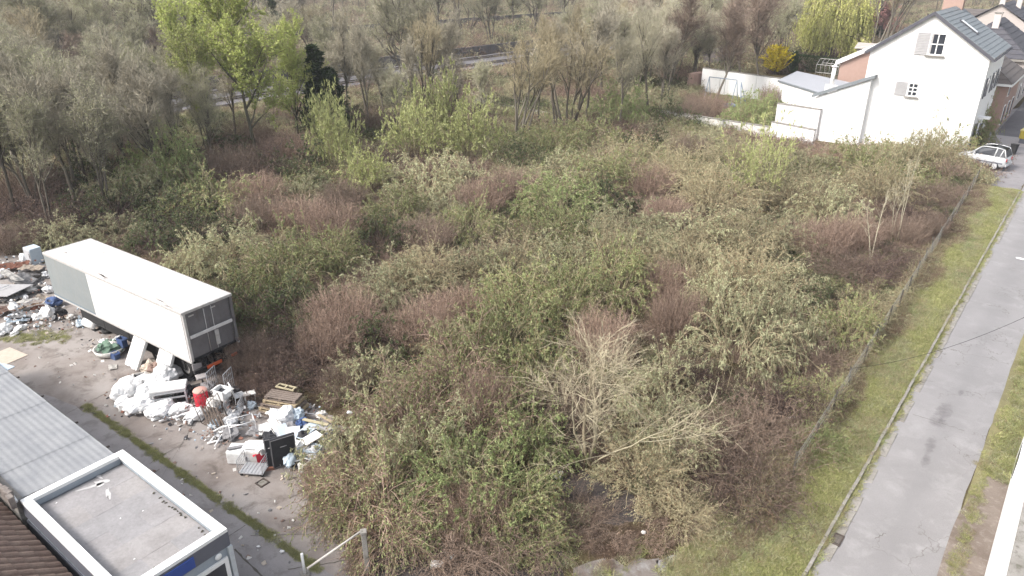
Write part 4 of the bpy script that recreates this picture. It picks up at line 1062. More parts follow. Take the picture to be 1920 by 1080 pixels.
def bush(kind, u, v, r, h, where, z=1.0):
    """u, v = pixel at the mound's heart, taken at height z"""
    p = at(u, v, min(z, h * .5)); i = cnt.get(kind, 0); cnt[kind] = i + 1
    me = B[kind][i % len(B[kind])]
    o = link(BN[kind], me, None, (p.x, p.y, -.02), (0, 0, vr.random() * 6.28), (r / 2 * vr.uniform(.82, 1.02), r / 2 * vr.uniform(.82, 1.02), h / 2 * 1.38))
    tag(o, BD[kind] + ' ' + where, 'thicket' if 'thicket' in BN[kind] else 'tangle' if 'tangle' in BN[kind] else 'shrub', {'leafy_shrub': 'leafy shrubs in the overgrown plot', 'grassy_shrub': 'straw coloured shrubs in the plot', 'bramble_bush': 'bramble mounds', 'dead_stem_thicket': 'thickets of dead stems', 'branch_tangle': 'tangles of bare branches', 'catkin_shrub': 'catkin shrubs'}[BN[kind]])
    return o
BUSHES = [
 # near scrub between the yard and the road
 ('olive', 665, 850, 1.9, 2.0, 'overhanging the heap of junk cabinets'), ('mixed', 760, 790, 2.2, 2.4, 'just right of the junk heap'),
 ('mixed', 720, 920, 2.1, 2.1, 'spilling onto the yard concrete'), ('mixed', 860, 700, 2.1, 2.5, 'below the pink thicket in mid plot'),
 ('olive', 800, 860, 1.9, 2.3, 'at the heart of the big near mound'), ('fresh', 880, 900, 2.0, 2.0, 'at the foot of the near mound'),
 ('mixed', 900, 810, 2.2, 2.5, 'on the crown of the near mound'), ('mixed', 640, 930, 1.3, 1.3, 'at the near mound edge by the concrete'),
 ('rust', 905, 765, 1.4, 2.2, 'on top of the near mound, reddest part'), ('rust', 890, 960, 1.4, 1.5, 'low in the near mound above the bottom edge'), ('rust', 610, 900, 1.0, 1.1, 'on the near mound edge touching the concrete'), ('fresh', 975, 830, 1.6, 1.7, 'left of the bare multi-stemmed tree'), ('green', 960, 940, 1.6, 1.5, 'low on the right flank of the near mound'),
 ('tangle', 960, 1010, 1.7, 1.1, 'along the bottom edge of the near mound'), ('tangle', 850, 1015, 1.5, 1.1, 'over the dark litter at the bottom'),
 ('mixed', 740, 990, 1.5, 1.3, 'beside the pale barrier pole'), ('green', 940, 640, 2.3, 2.6, 'crowning the slope left of the bare tree'),
 ('olive', 850, 640, 1.6, 1.8, 'beside the pink thicket in mid plot'), ('green', 1010, 690, 1.5, 2.0, 'leaning against the brown tangle'),
 ('tangle', 1060, 740, 1.9, 2.0, 'left of the bare multi-stemmed tree'), ('dtangle', 1050, 830, 1.3, 1.0, 'in the hollow by the bare tree foot'),
 ('rust', 1130, 640, 1.8, 2.2, 'behind the bare multi-stemmed tree'), ('olive', 1215, 790, 1.7, 1.9, 'under the bare tree branches'),
 ('olive', 1275, 830, 1.6, 1.5, 'right of the bare tree trunk'), ('olive', 1250, 720, 1.7, 2.0, 'right behind the bare tree crown'),
 ('tan', 1210, 880, 1.5, 1.1, 'in front of the bare tree foot'), ('tangle', 1375, 850, 2.1, 1.7, 'in the near corner of the plot'),
 ('tangle', 1430, 800, 2.0, 1.6, 'below the drooping olive shrub'), ('dtangle', 1395, 905, 1.8, 1.3, 'at the plot corner beside the verge'),
 ('dtangle', 1475, 745, 1.8, 1.5, 'by the fence below the olive shrub'), ('tan', 1270, 955, 1.2, .6, 'flattened beside the grey gravel'),
 ('tangle', 1090, 960, 1.3, .6, 'beside the dark wet soil'), ('green', 1000, 1010, 1.0, .8, 'near the bottom edge beside litter'),
 ('olive', 1390, 640, 2.5, 2.9, 'drooping over the near plot corner'), ('olive', 1460, 610, 2.0, 2.5, 'between the big olive one and the fence'),
 ('olive', 1350, 560, 2.0, 2.3, 'behind the drooping olive mound'), ('rust', 1270, 590, 1.8, 2.0, 'in the gap left of the drooping olive mound'),
 ('dtangle', 1300, 700, 1.4, 1.4, 'in the shadow left of the olive mound'), ('green', 1590, 610, 1.6, 1.7, 'against the fence halfway along'),
 ('tangle', 1540, 665, 1.5, 1.3, 'against the fence near the olive mound'), ('dark', 1560, 560, 1.5, 1.4, 'at the far plot corner near the fence'),
 # mid plot
 ('green', 1060, 560, 2.3, 2.4, 'in the middle of the plot'), ('green', 970, 560, 2.0, 2.1, 'just left of the plot centre'), ('green', 1150, 530, 2.2, 2.4, 'just right of the plot centre'),
 ('rust', 800, 610, 2.0, 2.0, 'in mid plot above the near mound'), ('rust', 860, 580, 1.6, 1.7, 'between two green shrubs mid plot'), ('dark', 715, 630, 1.5, 1.7, 'between the two pink thickets'),
 ('olive', 690, 700, 1.6, 1.6, 'arching below the dark bramble'), ('rust', 640, 590, 2.2, 2.0, 'right of the trailer rear'), ('rust', 620, 640, 1.8, 1.6, 'between trailer rear and pallets'),
 ('dtangle', 500, 645, 1.9, 1.7, 'at the trailer rear corner'), ('brown', 462, 668, 1.3, 1.4, 'right beside the trailer rear doors'), ('dtangle', 515, 712, 1.5, 1.2, 'just left behind the pallets'), ('dtangle', 455, 712, 1.0, .9, 'behind the roll cages and office chair'), ('dtangle', 575, 678, 1.7, 1.4, 'behind the pallet stack'), ('brown', 490, 668, 1.3, 1.1, 'left of the pallet stack'), ('brown', 650, 715, 1.3, 1.3, 'right of the pallet stack'),
 ('dark', 470, 560, 1.7, 1.7, 'tight against the trailer flank'), ('green', 540, 500, 2.4, 2.4, 'beyond the trailer rear half'), ('olive', 430, 470, 2.4, 2.2, 'beyond the trailer middle'),
 ('dark', 560, 570, 2.0, 1.8, 'behind the dark tangle by the trailer'), ('green', 610, 470, 1.9, 2.0, 'between trailer and pink thicket'), ('olive', 370, 480, 1.7, 1.8, 'peeping over the trailer roof'),
 ('dark', 290, 440, 2.1, 1.8, 'behind the trailer front half'), ('dark', 380, 430, 2.2, 1.8, 'beyond the trailer near the wood edge'), ('olive', 220, 425, 1.7, 1.4, 'behind the trailer front corner'),
 ('olive', 730, 530, 2.3, 2.0, 'left of centre in the plot'), ('tan', 800, 510, 2.2, 1.8, 'behind the left of centre shrub'), ('olive', 890, 500, 2.3, 2.0, 'behind the central green shrubs'), ('tan', 960, 490, 2.2, 1.8, 'on the central rise'),
 ('rust', 630, 420, 2.6, 2.1, 'at the back of the plot'), ('rust', 560, 400, 2.3, 1.8, 'at the back left of the plot'), ('brown', 480, 400, 2.3, 1.7, 'near the wood edge at the back left'),
 ('green', 740, 400, 2.4, 2.2, 'at the back corner of the plot'), ('dark', 720, 440, 2.0, 1.9, 'right of the back pink thicket'), ('brown', 800, 440, 2.3, 1.8, 'in the back right of the plot'),
 ('green', 880, 420, 2.0, 1.9, 'in the back right part of the plot'), ('dtangle', 950, 450, 2.0, 1.6, 'behind the central rise'), ('olive', 820, 390, 2.2, 1.8, 'at the back edge of the plot'),
 ('olive', 1060, 490, 2.4, 2.2, 'behind the central green pair'), ('tan', 1150, 480, 2.3, 2.0, 'on the right shoulder of the plot'), ('rust', 1250, 530, 1.7, 1.8, 'between the right shoulder shrubs'),
 ('olive', 1200, 470, 2.3, 2.1, 'at the back of the right shoulder'), ('tan', 1300, 500, 2.2, 1.9, 'on the right side of the plot'), ('tan', 1400, 520, 2.1, 2.0, 'near the right corner of the plot'), ('olive', 1480, 530, 1.8, 1.7, 'near the far right plot corner'),
 # beyond the plot
 ('fresh', 1050, 380, 2.6, 2.6, 'beyond the plot centre'), ('dark', 1130, 375, 2.4, 2.3, 'right of the fresh green one beyond the plot'), ('green', 1030, 430, 2.2, 2.0, 'straddling the middle of the back boundary'),
 ('olive', 1180, 430, 2.5, 2.2, 'behind the right shoulder, first row'), ('rust', 1250, 400, 2.2, 1.8, 'in the field below the low white wall'), ('olive', 1300, 440, 2.6, 2.3, 'in the middle of the right field'),
 ('tan', 1380, 450, 2.6, 2.3, 'in the right field near the birch saplings'), ('olive', 1450, 440, 2.3, 2.1, 'left of the pink field thicket'), ('rust', 1540, 450, 2.4, 2.0, 'left of the birch saplings'),
 ('rust', 1600, 440, 2.0, 2.0, 'at the birch sapling foot'), ('dtangle', 1640, 500, 2.0, 1.4, 'under the birch saplings'), ('tangle', 1580, 490, 1.9, 1.4, 'left of the birch saplings in front'),
 ('dtangle', 1720, 400, 2.2, 1.8, 'right of the birch saplings'), ('tangle', 1755, 360, 2.0, 1.6, 'by the fence towards the car'), ('brown', 1700, 430, 1.8, 1.4, 'between birch saplings and fence'),
 ('whips', 1410, 360, 2.2, 3.0, 'in the field left of the birch saplings'), ('whips', 1440, 330, 2.0, 2.8, 'in the field below the annex'), ('tan', 1340, 370, 2.8, 2.3, 'in the field below the garden wall'), ('tan', 1500, 370, 2.8, 2.4, 'below the white annex'),
 ('olive', 1560, 390, 2.5, 2.3, 'below the annex and left of the saplings'), ('green', 1600, 310, 2.6, 2.6, 'at the foot of the annex'), ('tan', 1650, 350, 2.6, 2.5, 'below the tall house gable'),
 ('olive', 1680, 300, 2.6, 2.7, 'under the gable wall left half'), ('tan', 1740, 300, 2.6, 2.8, 'under the gable wall right half'), ('green', 1778, 275, 2.4, 2.8, 'against the right corner of the gable'),
 ('dark', 1808, 268, 1.6, 2.8, 'beside the silver car'), ('green', 1815, 245, 2.2, 3.4, 'rising behind the silver car'), ('brown', 1778, 322, 1.7, 1.5, 'between gable corner and fence'),
 ('tan', 1290, 330, 2.8, 2.2, 'below the left end of the low white wall'), ('rust', 1220, 340, 2.6, 1.9, 'in the left part of the field'), ('green', 1140, 330, 2.8, 2.4, 'in the field under the multi-stemmed trees'),
 ('olive', 1070, 320, 2.8, 2.2, 'left part of the field, back row'), ('rust', 960, 350, 2.8, 2.0, 'beyond the back corner, reddest'), ('rust', 900, 370, 2.6, 1.8, 'beyond the back corner of the plot'), ('dark', 985, 300, 2.4, 2.2, 'at the foot of the multi-stemmed tree'),
 ('green', 1040, 270, 3.0, 2.6, 'right of the multi-stemmed tree foot'), ('fresh', 1160, 215, 3.2, 3.4, 'between the bare trees and the low white wall'), ('green', 1110, 260, 3.0, 2.6, 'in front of the fallen panel wall'), ('dark', 1210, 270, 2.8, 2.2, 'before the left end of the low white wall'),
 ('tan', 1200, 300, 2.8, 2.2, 'in the field near the wall end'), ('brown', 1290, 280, 2.6, 1.9, 'right in front of the low white wall'), ('tan', 1370, 300, 2.7, 2.0, 'in front of the low white wall'), ('tan', 1440, 295, 2.4, 1.9, 'before the joint of the two garden walls'),
 ('olive', 1510, 310, 2.5, 2.0, 'before the annex wall'), ('rust', 1550, 300, 1.9, 1.9, 'before the annex downpipe'),
 ('brown', 1745, 425, 1.3, 1.3, 'hugging the fence beside the saplings'), ('dtangle', 1690, 480, 1.4, 1.1, 'hugging the fence below the saplings'), ('tangle', 1790, 352, 1.4, .9, 'hugging the far fence towards the driveway'), ('tan', 1620, 575, 1.2, 1.1, 'on the fence line near the far plot corner'), ('green', 1530, 740, 1.1, 1.0, 'on the fence line at mid verge'), ('fresh', 1535, 830, .9, .8, 'small and bright on the near fence'),
 ('brown', 60, 350, 3.4, 2.6, 'under the left wood trees, front row'), ('dark', 170, 330, 3.4, 2.8, 'under the left wood trees, middle'), ('olive', 120, 300, 3.6, 2.8, 'under the left wood trees, back row'), ('brown', 230, 290, 3.6, 2.8, 'under the wood trees towards the railway'), ('dark', 380, 285, 3.4, 2.8, 'under the first lime green trunk'), ('brown', 460, 262, 3.6, 2.6, 'between lime green trees and railway'), ('rust', 540, 285, 3.2, 2.4, 'under the right lime green tree'), ('olive', 330, 262, 3.6, 2.8, 'between left wood and lime green trees'), ('dtangle', 20, 380, 3.0, 2.4, 'at the left edge under the wood trees'), ('brown', 690, 235, 3.4, 2.4, 'below the railway wall left of the catkins'), ('dtangle', 860, 215, 3.2, 2.2, 'between the railway and the brightest catkin'),
 # garden
 ('fresh', 1400, 228, 2.6, 3.0, 'overflowing the garden wall'), ('fresh', 1432, 222, 2.2, 3.0, 'at the terrace end of the lawn'), ('brown', 1300, 215, 2.6, 2.4, 'at the left end of the lawn'), ('brown', 1445, 186, 1.6, 2.4, 'against the back garden wall'),
 # wood edge
 ('catkin', 820, 262, 2.9, 4.4, 'brightest, at the wood edge behind the plot'), ('catkin', 875, 290, 2.8, 3.4, 'right of the brightest one'), ('catkin', 775, 290, 2.6, 3.4, 'left of the brightest one'), ('catkin', 640, 310, 2.3, 3.8, 'above the back corner of the plot'),
 ('catkin', 612, 275, 1.8, 3.6, 'climbing left above the back corner'), ('catkin', 690, 335, 2.0, 2.0, 'at the very back corner of the plot'), ('olive', 800, 340, 3.0, 2.6, 'under the bright catkin shrubs'), ('olive', 880, 335, 2.8, 2.4, 'right under the catkin shrubs'),
 ('dtangle', 720, 290, 3.0, 2.2, 'in the hollow left of the catkin shrubs'), ('dark', 560, 310, 3.0, 2.6, 'at the wood edge behind the plot'), ('brown', 430, 320, 3.0, 2.6, 'under the lime green trees'), ('dtangle', 500, 320, 2.8, 2.4, 'under the ivy clad trunks'),
 ('fresh', 310, 330, 3.2, 4.2, 'at the wood edge above the trailer'), ('olive', 250, 360, 3.0, 3.2, 'in the wood edge above the trailer'), ('dtangle', 60, 430, 2.4, 1.8, 'above the rubbish pile'), ('dtangle', 150, 400, 2.6, 2.2, 'in the wood above the trailer front'),
 ('brown', 20, 450, 2.0, 1.5, 'at the left edge above the rubbish pile'), ('olive', 110, 440, 2.0, 1.5, 'behind the trailer front end'), ('dark', 210, 390, 2.6, 2.4, 'in the wood behind the trailer'), ('green', 400, 370, 2.8, 2.2, 'between the wood and the plot'),
 ('rust', 480, 360, 2.6, 2.0, 'at the foot of the lime green trees'), ('olive', 560, 360, 2.4, 1.8, 'just outside the back boundary'), ('brown', 640, 370, 2.2, 1.6, 'along the back boundary'), ('dark', 330, 390, 2.6, 2.0, 'in the wood edge left of the plot'),
 ('brown', 250, 130, 4, 3.4, 'in the clearing by the railway'), ('dark', 620, 240, 3.2, 3.4, 'below the narrow dark tree'), ('rust', 820, 195, 3.6, 2.4, 'between railway and catkin shrubs'), ('brown', 880, 240, 3.0, 2.2, 'left of the pale panel wall'),
 ('rust', 1330, 205, 3, 2.6, 'behind the left end of the low white wall'), ('dark', 1265, 225, 2.8, 2.8, 'beside the left end of the low white wall'), ('olive', 1220, 195, 3.4, 3.2, 'left of the garden at the wood edge'),
]
for k_ in BUSHES: bush(*k_)

# trees: (trunk mesh, crown mesh) pairs
TP = {
 'bare': [tree(10 + i, 11, spread=.38, dens=1.15, tw=.03, up=.6) for i in range(3)],
 'bud': [tree(20 + i, 10.5, twig='twig_grey', leaf='leaf_bud', nleaf=12000, ll=.115, lw=.052, dens=1.15, up=.5, stems=1 + i, spread=.45) for i in range(3)],
 'multi': [tree(30 + i, 10, twig='twig_tan', stems=7, spread=.28, dens=.85, t0=.4, crown=.30, lean=.12, up=.6) for i in range(2)],
 'yellow': [tree(40 + i, 11, twig='twig_pale', leaf='leaf_bud', nleaf=3500, ll=.10, lw=.05, spread=.4, dens=1.15, up=.5) for i in range(2)],
 'lime': [tree(50 + i, 13, bark='bark_ivy', twig='twig_tan', leaf='leaf_lime', nleaf=34000, ll=.16, lw=.085, spread=.65, dens=1.15, t0=.22, up=.15) for i in range(2)],
 'limelite': [tree(55, 13, bark='bark_ivy', twig='twig_tan', leaf='leaf_lime', nleaf=16000, ll=.15, lw=.08, spread=.5, dens=1.0, t0=.3)],
 'brown': [tree(60 + i, 11, twig='twig_brown', spread=.42, dens=1.15, tw=.03, up=.55) for i in range(2)],
 'pink': [tree(65, 9, twig='twig_pink', leaf='leaf_pink', nleaf=24000, ll=.2, lw=.10, spread=.6, dens=1.2, t0=.15)],
}
GRP = {'bare': 'bare grey trees', 'bud': 'trees coming into bud', 'multi': 'bare multi-stemmed trees', 'yellow': 'pale yellow twigged trees', 'lime': 'lime green trees in new leaf', 'limelite': 'lime green trees in new leaf', 'brown': 'bare brown trees', 'pink': 'pink twigged tree'}
tc = {}
def meshtop(me):
    a = np.empty(len(me.vertices) * 3, np.float32); me.vertices.foreach_get('co', a); return np.percentile(a[2::3], 99.7)
def plant_tree(kind, u, v, ytop, label, wide=1.0, name='tree', grp=True, lean=0.0, meshes=None):
    """u, v = pixel of the trunk foot; ytop = pixel row of its top"""
    p = at(u, v, 0); D = p.y * math.cos(PITCH) + CAM_H * math.sin(PITCH)
    top = on_plane(u, ytop, p, Vector((0, 1, 0))).z
    i = tc.get(kind, 0); tc[kind] = i + 1
    pr = meshes or TP[kind][i % len(TP[kind])]
    H0 = pr[1].get('H0') or float(meshtop(pr[1]))
    pr[1]['H0'] = H0; s = top / H0
    t = thing(name, label, 'tree', p, vr.random() * 6.28, GRP.get(kind) if grp else None)
    t.scale = (s * wide, s * wide, s); t.rotation_euler = (vr.gauss(0, .03) , lean, vr.random() * 6.28)
    link('trunk', pr[0], t); link('crown', pr[1], t)
    return t
def rail_dist(x, y):
    d = []
    for (p, q) in (((-75, 66), (160, 318)), ((-130, 108), (190, 400))):
        dx, dy = q[0] - p[0], q[1] - p[1]; L = math.hypot(dx, dy); d.append(((x - p[0]) * dy - (y - p[1]) * dx) / L)
    return d
TREES = [
 ('bud', 30, 405, 130, 'grey green budding tree at the left edge above the rubbish', 1.1), ('bud', 92, 425, 170, 'leaning budding tree above the dented drum', 1.0), ('bare', 145, 375, 120, 'dark trunked tree behind the trailer front', 1.0),
 ('bud', 205, 400, 150, 'tall budding tree standing behind the trailer', 1.1), ('bud', 150, 340, 95, 'second row budding tree above the trailer', 1.1), ('bud', 60, 330, 85, 'second row budding tree near the left edge', 1.2),
 ('bare', 250, 345, 150, 'thin bare tree left of the fresh green shrub', .9), ('bare', 345, 335, 110, 'straight bare tree beside the fresh green shrub', .9), ('bud', 395, 320, 120, 'slim red trunked budding tree left of the lime trees', .8),
 ('bud', 185, 175, 20, 'round olive budding tree beyond the tracks at left', 1.3), ('limelite', 395, 305, 40, 'thin lime green tree with ivy on its trunk', .9), ('lime', 485, 300, -40, 'tallest lime green tree with ivy clad trunk', .95),
 ('lime', 560, 268, 25, 'lime green tree leaning over the dark bramble', .8), ('bare', 445, 285, 60, 'bare slender tree between two lime green trees', .8), ('bud', 310, 290, 70, 'pale budding tree left of the lime trees', 1.0),
 ('lime', 395, 240, -15, 'lime green crown at the top left of the lime group', .85),
 ('bare', 652, 240, 10, 'very thin straight tree right of the narrow dark tree', .6), ('bare', 695, 250, 30, 'thin bare tree above the dark hollow', .7), ('yellow', 690, 225, 35, 'bushy pale twigged tree left of the railway wall', 1.0),
 ('multi', 800, 215, 20, 'bare tree of several trunks in front of the railway wall', .9), ('bare', 835, 210, 15, 'bare tree with crooked limb in front of the railway', .9), ('multi', 968, 262, 60, 'broom shaped tree of many stems behind the pale panel wall', 1.15),
 ('multi', 1062, 250, 30, 'second broom shaped tree above the panel wall end', 1.15), ('yellow', 1245, 185, 5, 'tall pale yellow twigged tree left of the garden', 1.2), ('yellow', 1200, 205, 60, 'lower pale yellow tree left of the garden', 1.1), ('bud', 1300, 160, 10, 'budding tree right behind the back garden wall', 1.2),
 ('bare', 1330, 150, 20, 'bare tree above the garden shed roof', 1.0), ('bud', 1385, 135, 30, 'budding tree left of the yellow forsythia', 1.2), ('bare', 1130, 120, -20, 'dark bare pair beyond the railway, left one', .7), ('bare', 1160, 115, -20, 'dark bare pair beyond the railway, right one', .7),
 ('bud', 900, 250, 110, 'small budding tree left of the broom shaped tree', .9), ('bud', 745, 250, 120, 'low budding tree between railway and hollow', 1.1), ('bud', 1010, 235, 90, 'budding tree between the two broom shaped ones', 1.0),
 ('brown', 1420, 110, 20, 'bare brown tree above the forsythia', 1.3), ('brown', 1470, 95, -10, 'bare brown tree left of the weeping willow', 1.2),
]
for t_ in TREES: plant_tree(*t_)
def ubin(u, where):
    for lim, nm in ((120, 'above the rubbish pile'), (330, 'above the trailer'), (620, 'by the lime green trees'), (900, 'above the catkin shrubs'), (1200, 'near the broom shaped trees'), (1490, 'above the walled garden'), (9999, 'beyond the houses')):
        if u < lim: return where + ' ' + nm
# crowded budding trees that fill the left of the wood, and bare ones between wood and railway
cw_ = random.Random(8); done = [(a, b_) for (_, a, b_, *r_) in TREES]
def crowd(n, box, kinds, hts, label, mind=30):
    nm_ = {'bud': 'olive budding', 'bare': 'bare grey', 'brown': 'bare brown', 'yellow': 'pale twigged', 'multi': 'bare many-stemmed'}
    k_ = 0; tr_ = 0
    while k_ < n and tr_ < 3000:
        tr_ += 1; u = cw_.uniform(box[0], box[2]); f = cw_.random(); v_ = box[1] + (box[3] - box[1]) * f + (box[4] if len(box) > 4 else 0) * (u - box[0]) / (box[2] - box[0])
        if any(abs(u - a) < mind and abs(v_ - b_) < mind * .45 for a, b_ in done): continue
        p = at(u, v_)
        d1, d2 = rail_dist(p.x, p.y)
        if -9 < d1 < 10: continue
        done.append((u, v_)); k_ += 1; kd = cw_.choice(kinds); D = p.y * math.cos(PITCH) + CAM_H * math.sin(PITCH)
        w_ = ubin(u, label); o_ = plant_tree(kd, u, v_, v_ - cw_.uniform(*hts) * FPX / D * .93, nm_[kd] + ' tree ' + w_, cw_.uniform(.85, 1.2)); o_['group'] = nm_[kd] + ' trees ' + w_
wl = willow(5)
plant_tree('willow', 1548, 116, -20, 'bright yellow green weeping willow behind the hedge', 1.12, 'weeping_willow', False, 0, wl)
plant_tree('pink', 1650, 72, -12, 'pink twigged bushy tree between willow and tall house', 1.5, 'tree', False)
EV = [evergreen(70), evergreen(72, 6, 1.7, 'leaf_ever', 20000, .22, .09), evergreen(74, 3.0, 1.9, 'leaf_forsythia', 16000, .12, .06), evergreen(76, 6, .9, 'leaf_dark', 16000)]
plant_tree('ev', 1520, 112, 72, 'narrow dark cypress in front of the willow', 1.1, 'cypress', False, 0, EV[0])
plant_tree('ev', 1600, 104, 84, 'small dark conifer at the right foot of the willow', 1.2, 'cypress', False, 0, EV[0])
plant_tree('ev', 612, 268, 85, 'narrow dark ivy covered tree right of the lime trees', 1.7, 'ivy_clad_tree', False, 0, EV[0])
plant_tree('ev', 634, 255, 130, 'lower dark ivy covered tree beside the narrow one', 1.7, 'ivy_clad_tree', False, 0, EV[0])
plant_tree('ev', 530, 120, -10, 'dark evergreen far behind the lime trees', 1.1, 'evergreen_tree', False, 0, EV[3])
plant_tree('ev', 1453, 140, 84, 'yellow flowering forsythia in the garden corner', 1.5, 'forsythia', False, 0, EV[2])
plant_tree('ev', 1484, 142, 96, 'dark green conifer bush right of the forsythia', 1.2, 'conifer', False, 0, EV[1])
plant_tree('ev', 1648, 70, 50, 'dark rounded evergreen peeping over the house roof', 2.0, 'conifer', False, 0, EV[1])
# clipped hedge
def hedge(p, q, h, w, label):
    v = Veg(91); L = (q - p).length; n = int(L * 900)
    P = np.stack([v.rng.random(n) * L, (v.rng.random(n) - .5) * w, v.rng.random(n) * h], 1)
    sh = v.rng.integers(0, 3, n); P[sh == 0, 2] = h - abs(v.rng.normal(size=(sh == 0).sum())) * .1; P[sh == 1, 1] = -w / 2 + abs(v.rng.normal(size=(sh == 1).sum())) * .1
    v.leaves(P, v.rand3(n), .16, .09, 1, 0, .8); v.ribbons(v.grow(P[::12], v.rand3(len(P[::12])), np.full(len(P[::12]), .4), 2), .02, .01, 0)
    d = q - p; o = link('hedge', v.mesh('hedge', [MT['twig_dark'], MT['leaf_ever']]), None, (p.x, p.y, 0), (0, 0, math.atan2(d.y, d.x))); tag(o, label, 'hedge')
crowd(27, (-60, 245, 330, 420, -30), ('bud', 'bud', 'bare'), (10, 14), 'in the near wood edge')
crowd(12, (0, 170, 330, 240), ('bud', 'bare', 'brown'), (10, 14), 'around the clearing')
crowd(6, (590, 200, 890, 265), ('bare', 'yellow', 'bud', 'bare'), (9, 14), 'before the railway', 24)
crowd(14, (1030, 130, 1240, 245), ('multi', 'bare', 'yellow', 'bud'), (11, 16), 'before the railway', 24)
crowd(14, (1190, 115, 1500, 170, -30), ('yellow', 'brown', 'bud', 'bare'), (10, 15), 'crowding close', 24)
hedge(at(1488, 130), at(1632, 150), 2.6, 1.2, 'dark clipped hedge in front of the weeping willow')

# the big bare tree of the near plot and the birch saplings
def hero(seed, H):
    v = Veg(seed); w = Veg(seed + 1); n = 5
    P = disc(v, n, .10); D = np.array([[-.15, .1, 1], [.12, 0, 1], [.42, .15, .9], [-.45, 0, 1.], [.65, -.1, .95]])
    tr = v.grow(P, D, np.array([H, H * .95, H * .9, H * .85, H * .95]), 9, .12, (0, 0, .5)); v.tubes(tr, np.array([.045, .04, .032, .03, .03]), .010, 7, 0)
    p, d, t = v.spawn(tr, 11, .16, .95, .8, .15); b1 = v.grow(p, d, H * .5 * (1.1 - .7 * t) * (.6 + .6 * v.rng.random(len(p))), 6, .11, (0, 0, .2)); v.tubes(b1, .015, .005, 5, 0)
    p, d, t = v.spawn(b1, 10, .2, 1, .7, .15); b2 = w.grow(p, d, .9 * (.4 + .8 * v.rng.random(len(p))), 4, .14, (0, 0, .1)); w.ribbons(b2, .014, .006, 0)
    p, d, t = v.spawn(b2, 4, .2, 1, .6, .1); b3 = w.grow(p, d, .4 * (.4 + .8 * v.rng.random(len(p))), 3, .15); w.ribbons(b3, .008, .004, 0)
    return v.mesh('trunk', [MT['twig_mid']]), w.mesh('crown', [MT['twig_mid'], MT['leaf_bud']])
p = at(1108, 868, 0)
t = thing('bare_tree', 'pale bare multi-stemmed tree standing in the near plot corner', 'tree', p, .0); t.scale = (1.55, 1.25, .95)
hm = hero(300, 5.6); link('trunk', hm[0], t); link('crown', hm[1], t)
def sapling(seed, H):
    v = Veg(seed); w = Veg(seed + 1)
    tr = v.grow(disc(v, 2, .12), np.array([[.1, 0, 1], [-.12, .05, 1.]]), np.array([H, H * .8]), 9, .05, (0, 0, .1)); v.tubes(tr, .028, .008, 6, 0)
    p, d, t = v.spawn(tr, 22, .4, 1, .45, .3); b = w.grow(p, d, .9 * (.4 + .7 * v.rng.random(len(p))), 4, .1); w.ribbons(b, .016, .006, 0)
    p, d, t = v.spawn(b, 4, .3, 1, .6, .1); b = w.grow(p, d, .4 * (.4 + .7 * v.rng.random(len(p))), 3, .1); w.ribbons(b, .010, .005, 0)
    return v.mesh('trunk', [MT['twig_pale']]), w.mesh('crown', [MT['twig_pale'], MT['leaf_bud']])
for i, (u, v_, H_, lb) in enumerate(((1632, 492, 4.8, 'straight pale birch sapling, left of the slender group'), (1672, 446, 4.6, 'pale crooked birch sapling in the middle of the group'), (1683, 450, 6.6, 'tallest slender white birch sapling beside the dark tangle'))):
    t = thing('birch_sapling', lb, 'tree', at(u, v_), i * 2.0, 'slender birch saplings'); m = sapling(400 + 5 * i, H_); link('trunk', m[0], t); link('crown', m[1], t)

# far wood: rows of trees to the top of the picture, kept off the railway
rw = random.Random(12)
WL = {'bare': 'bare grey tree', 'brown': 'bare brown tree', 'bud': 'olive budding tree', 'yellow': 'pale twigged tree', 'multi': 'bare many-stemmed tree'}
placed = []; tries = 0; farpts = []; FK = ['bare', 'brown', 'bud', 'yellow', 'multi']
while len(placed) < 275 and tries < 12000:
    tries += 1
    y = 98 + 300 * rw.random() ** 1.25; x = rw.uniform(-.78, .66) * y
    d1, d2 = rail_dist(x, y)                            # + = right / near side of the line
    if -9 < d1 < 11 or -7 < d2 < 8: continue
    if x > .36 * y - 2 and y < 160: continue            # gardens and houses
    if x > .50 * y and y < 260: continue
    if 0 < d1 < 60 and -36 < x < 16 and rw.random() < .95: continue
    if 0 < d1 < 26 and rw.random() < .5: continue
    if any((x - a) ** 2 + (y - c) ** 2 < (3.6 + y * .012) ** 2 for a, c in placed): continue
    placed.append((x, y)); far = y > 150
    kd = rw.choice(('bare', 'brown', 'bud', 'bud', 'yellow', 'multi')) if x > -40 or not far else rw.choice(('bare', 'brown', 'brown', 'bare', 'bud'))
    pr = TP[kd][rw.randrange(len(TP[kd]))]; s = rw.uniform(.95, 1.55) * (1.15 if far else .95)
    uu = 960 + FPX * x / (y * math.cos(PITCH) + CAM_H * math.sin(PITCH)); wh = ubin(uu, 'beyond both tracks' if d2 < 0 else 'between both tracks' if d1 < 0 else 'before the tracks')
    if d2 < -3 or y > 235: farpts.append((x, y, 0, FK.index(kd) * 2 + rw.randrange(2) % len(TP[kd]), s)); continue
    t = thing('tree', WL[kd] + ' ' + wh, 'tree', (x, y, 0), rw.random() * 6.28, WL[kd].replace('tree', 'trees') + ' ' + wh)
    t.scale = (s * rw.uniform(.9, 1.25), s * rw.uniform(.9, 1.25), s)
    link('trunk', pr[0], t); link('crown', pr[1], t)

fp = []
for k_ in FK: fp += [TP[k_][0][2](), TP[k_][1][2]()]
scatter('far_wood', fp, farpts, 'hazy mass of bare trees in the far wood beyond both tracks', 9, .95, 1.05, 'wood')
print('trees', len(placed), len(farpts))
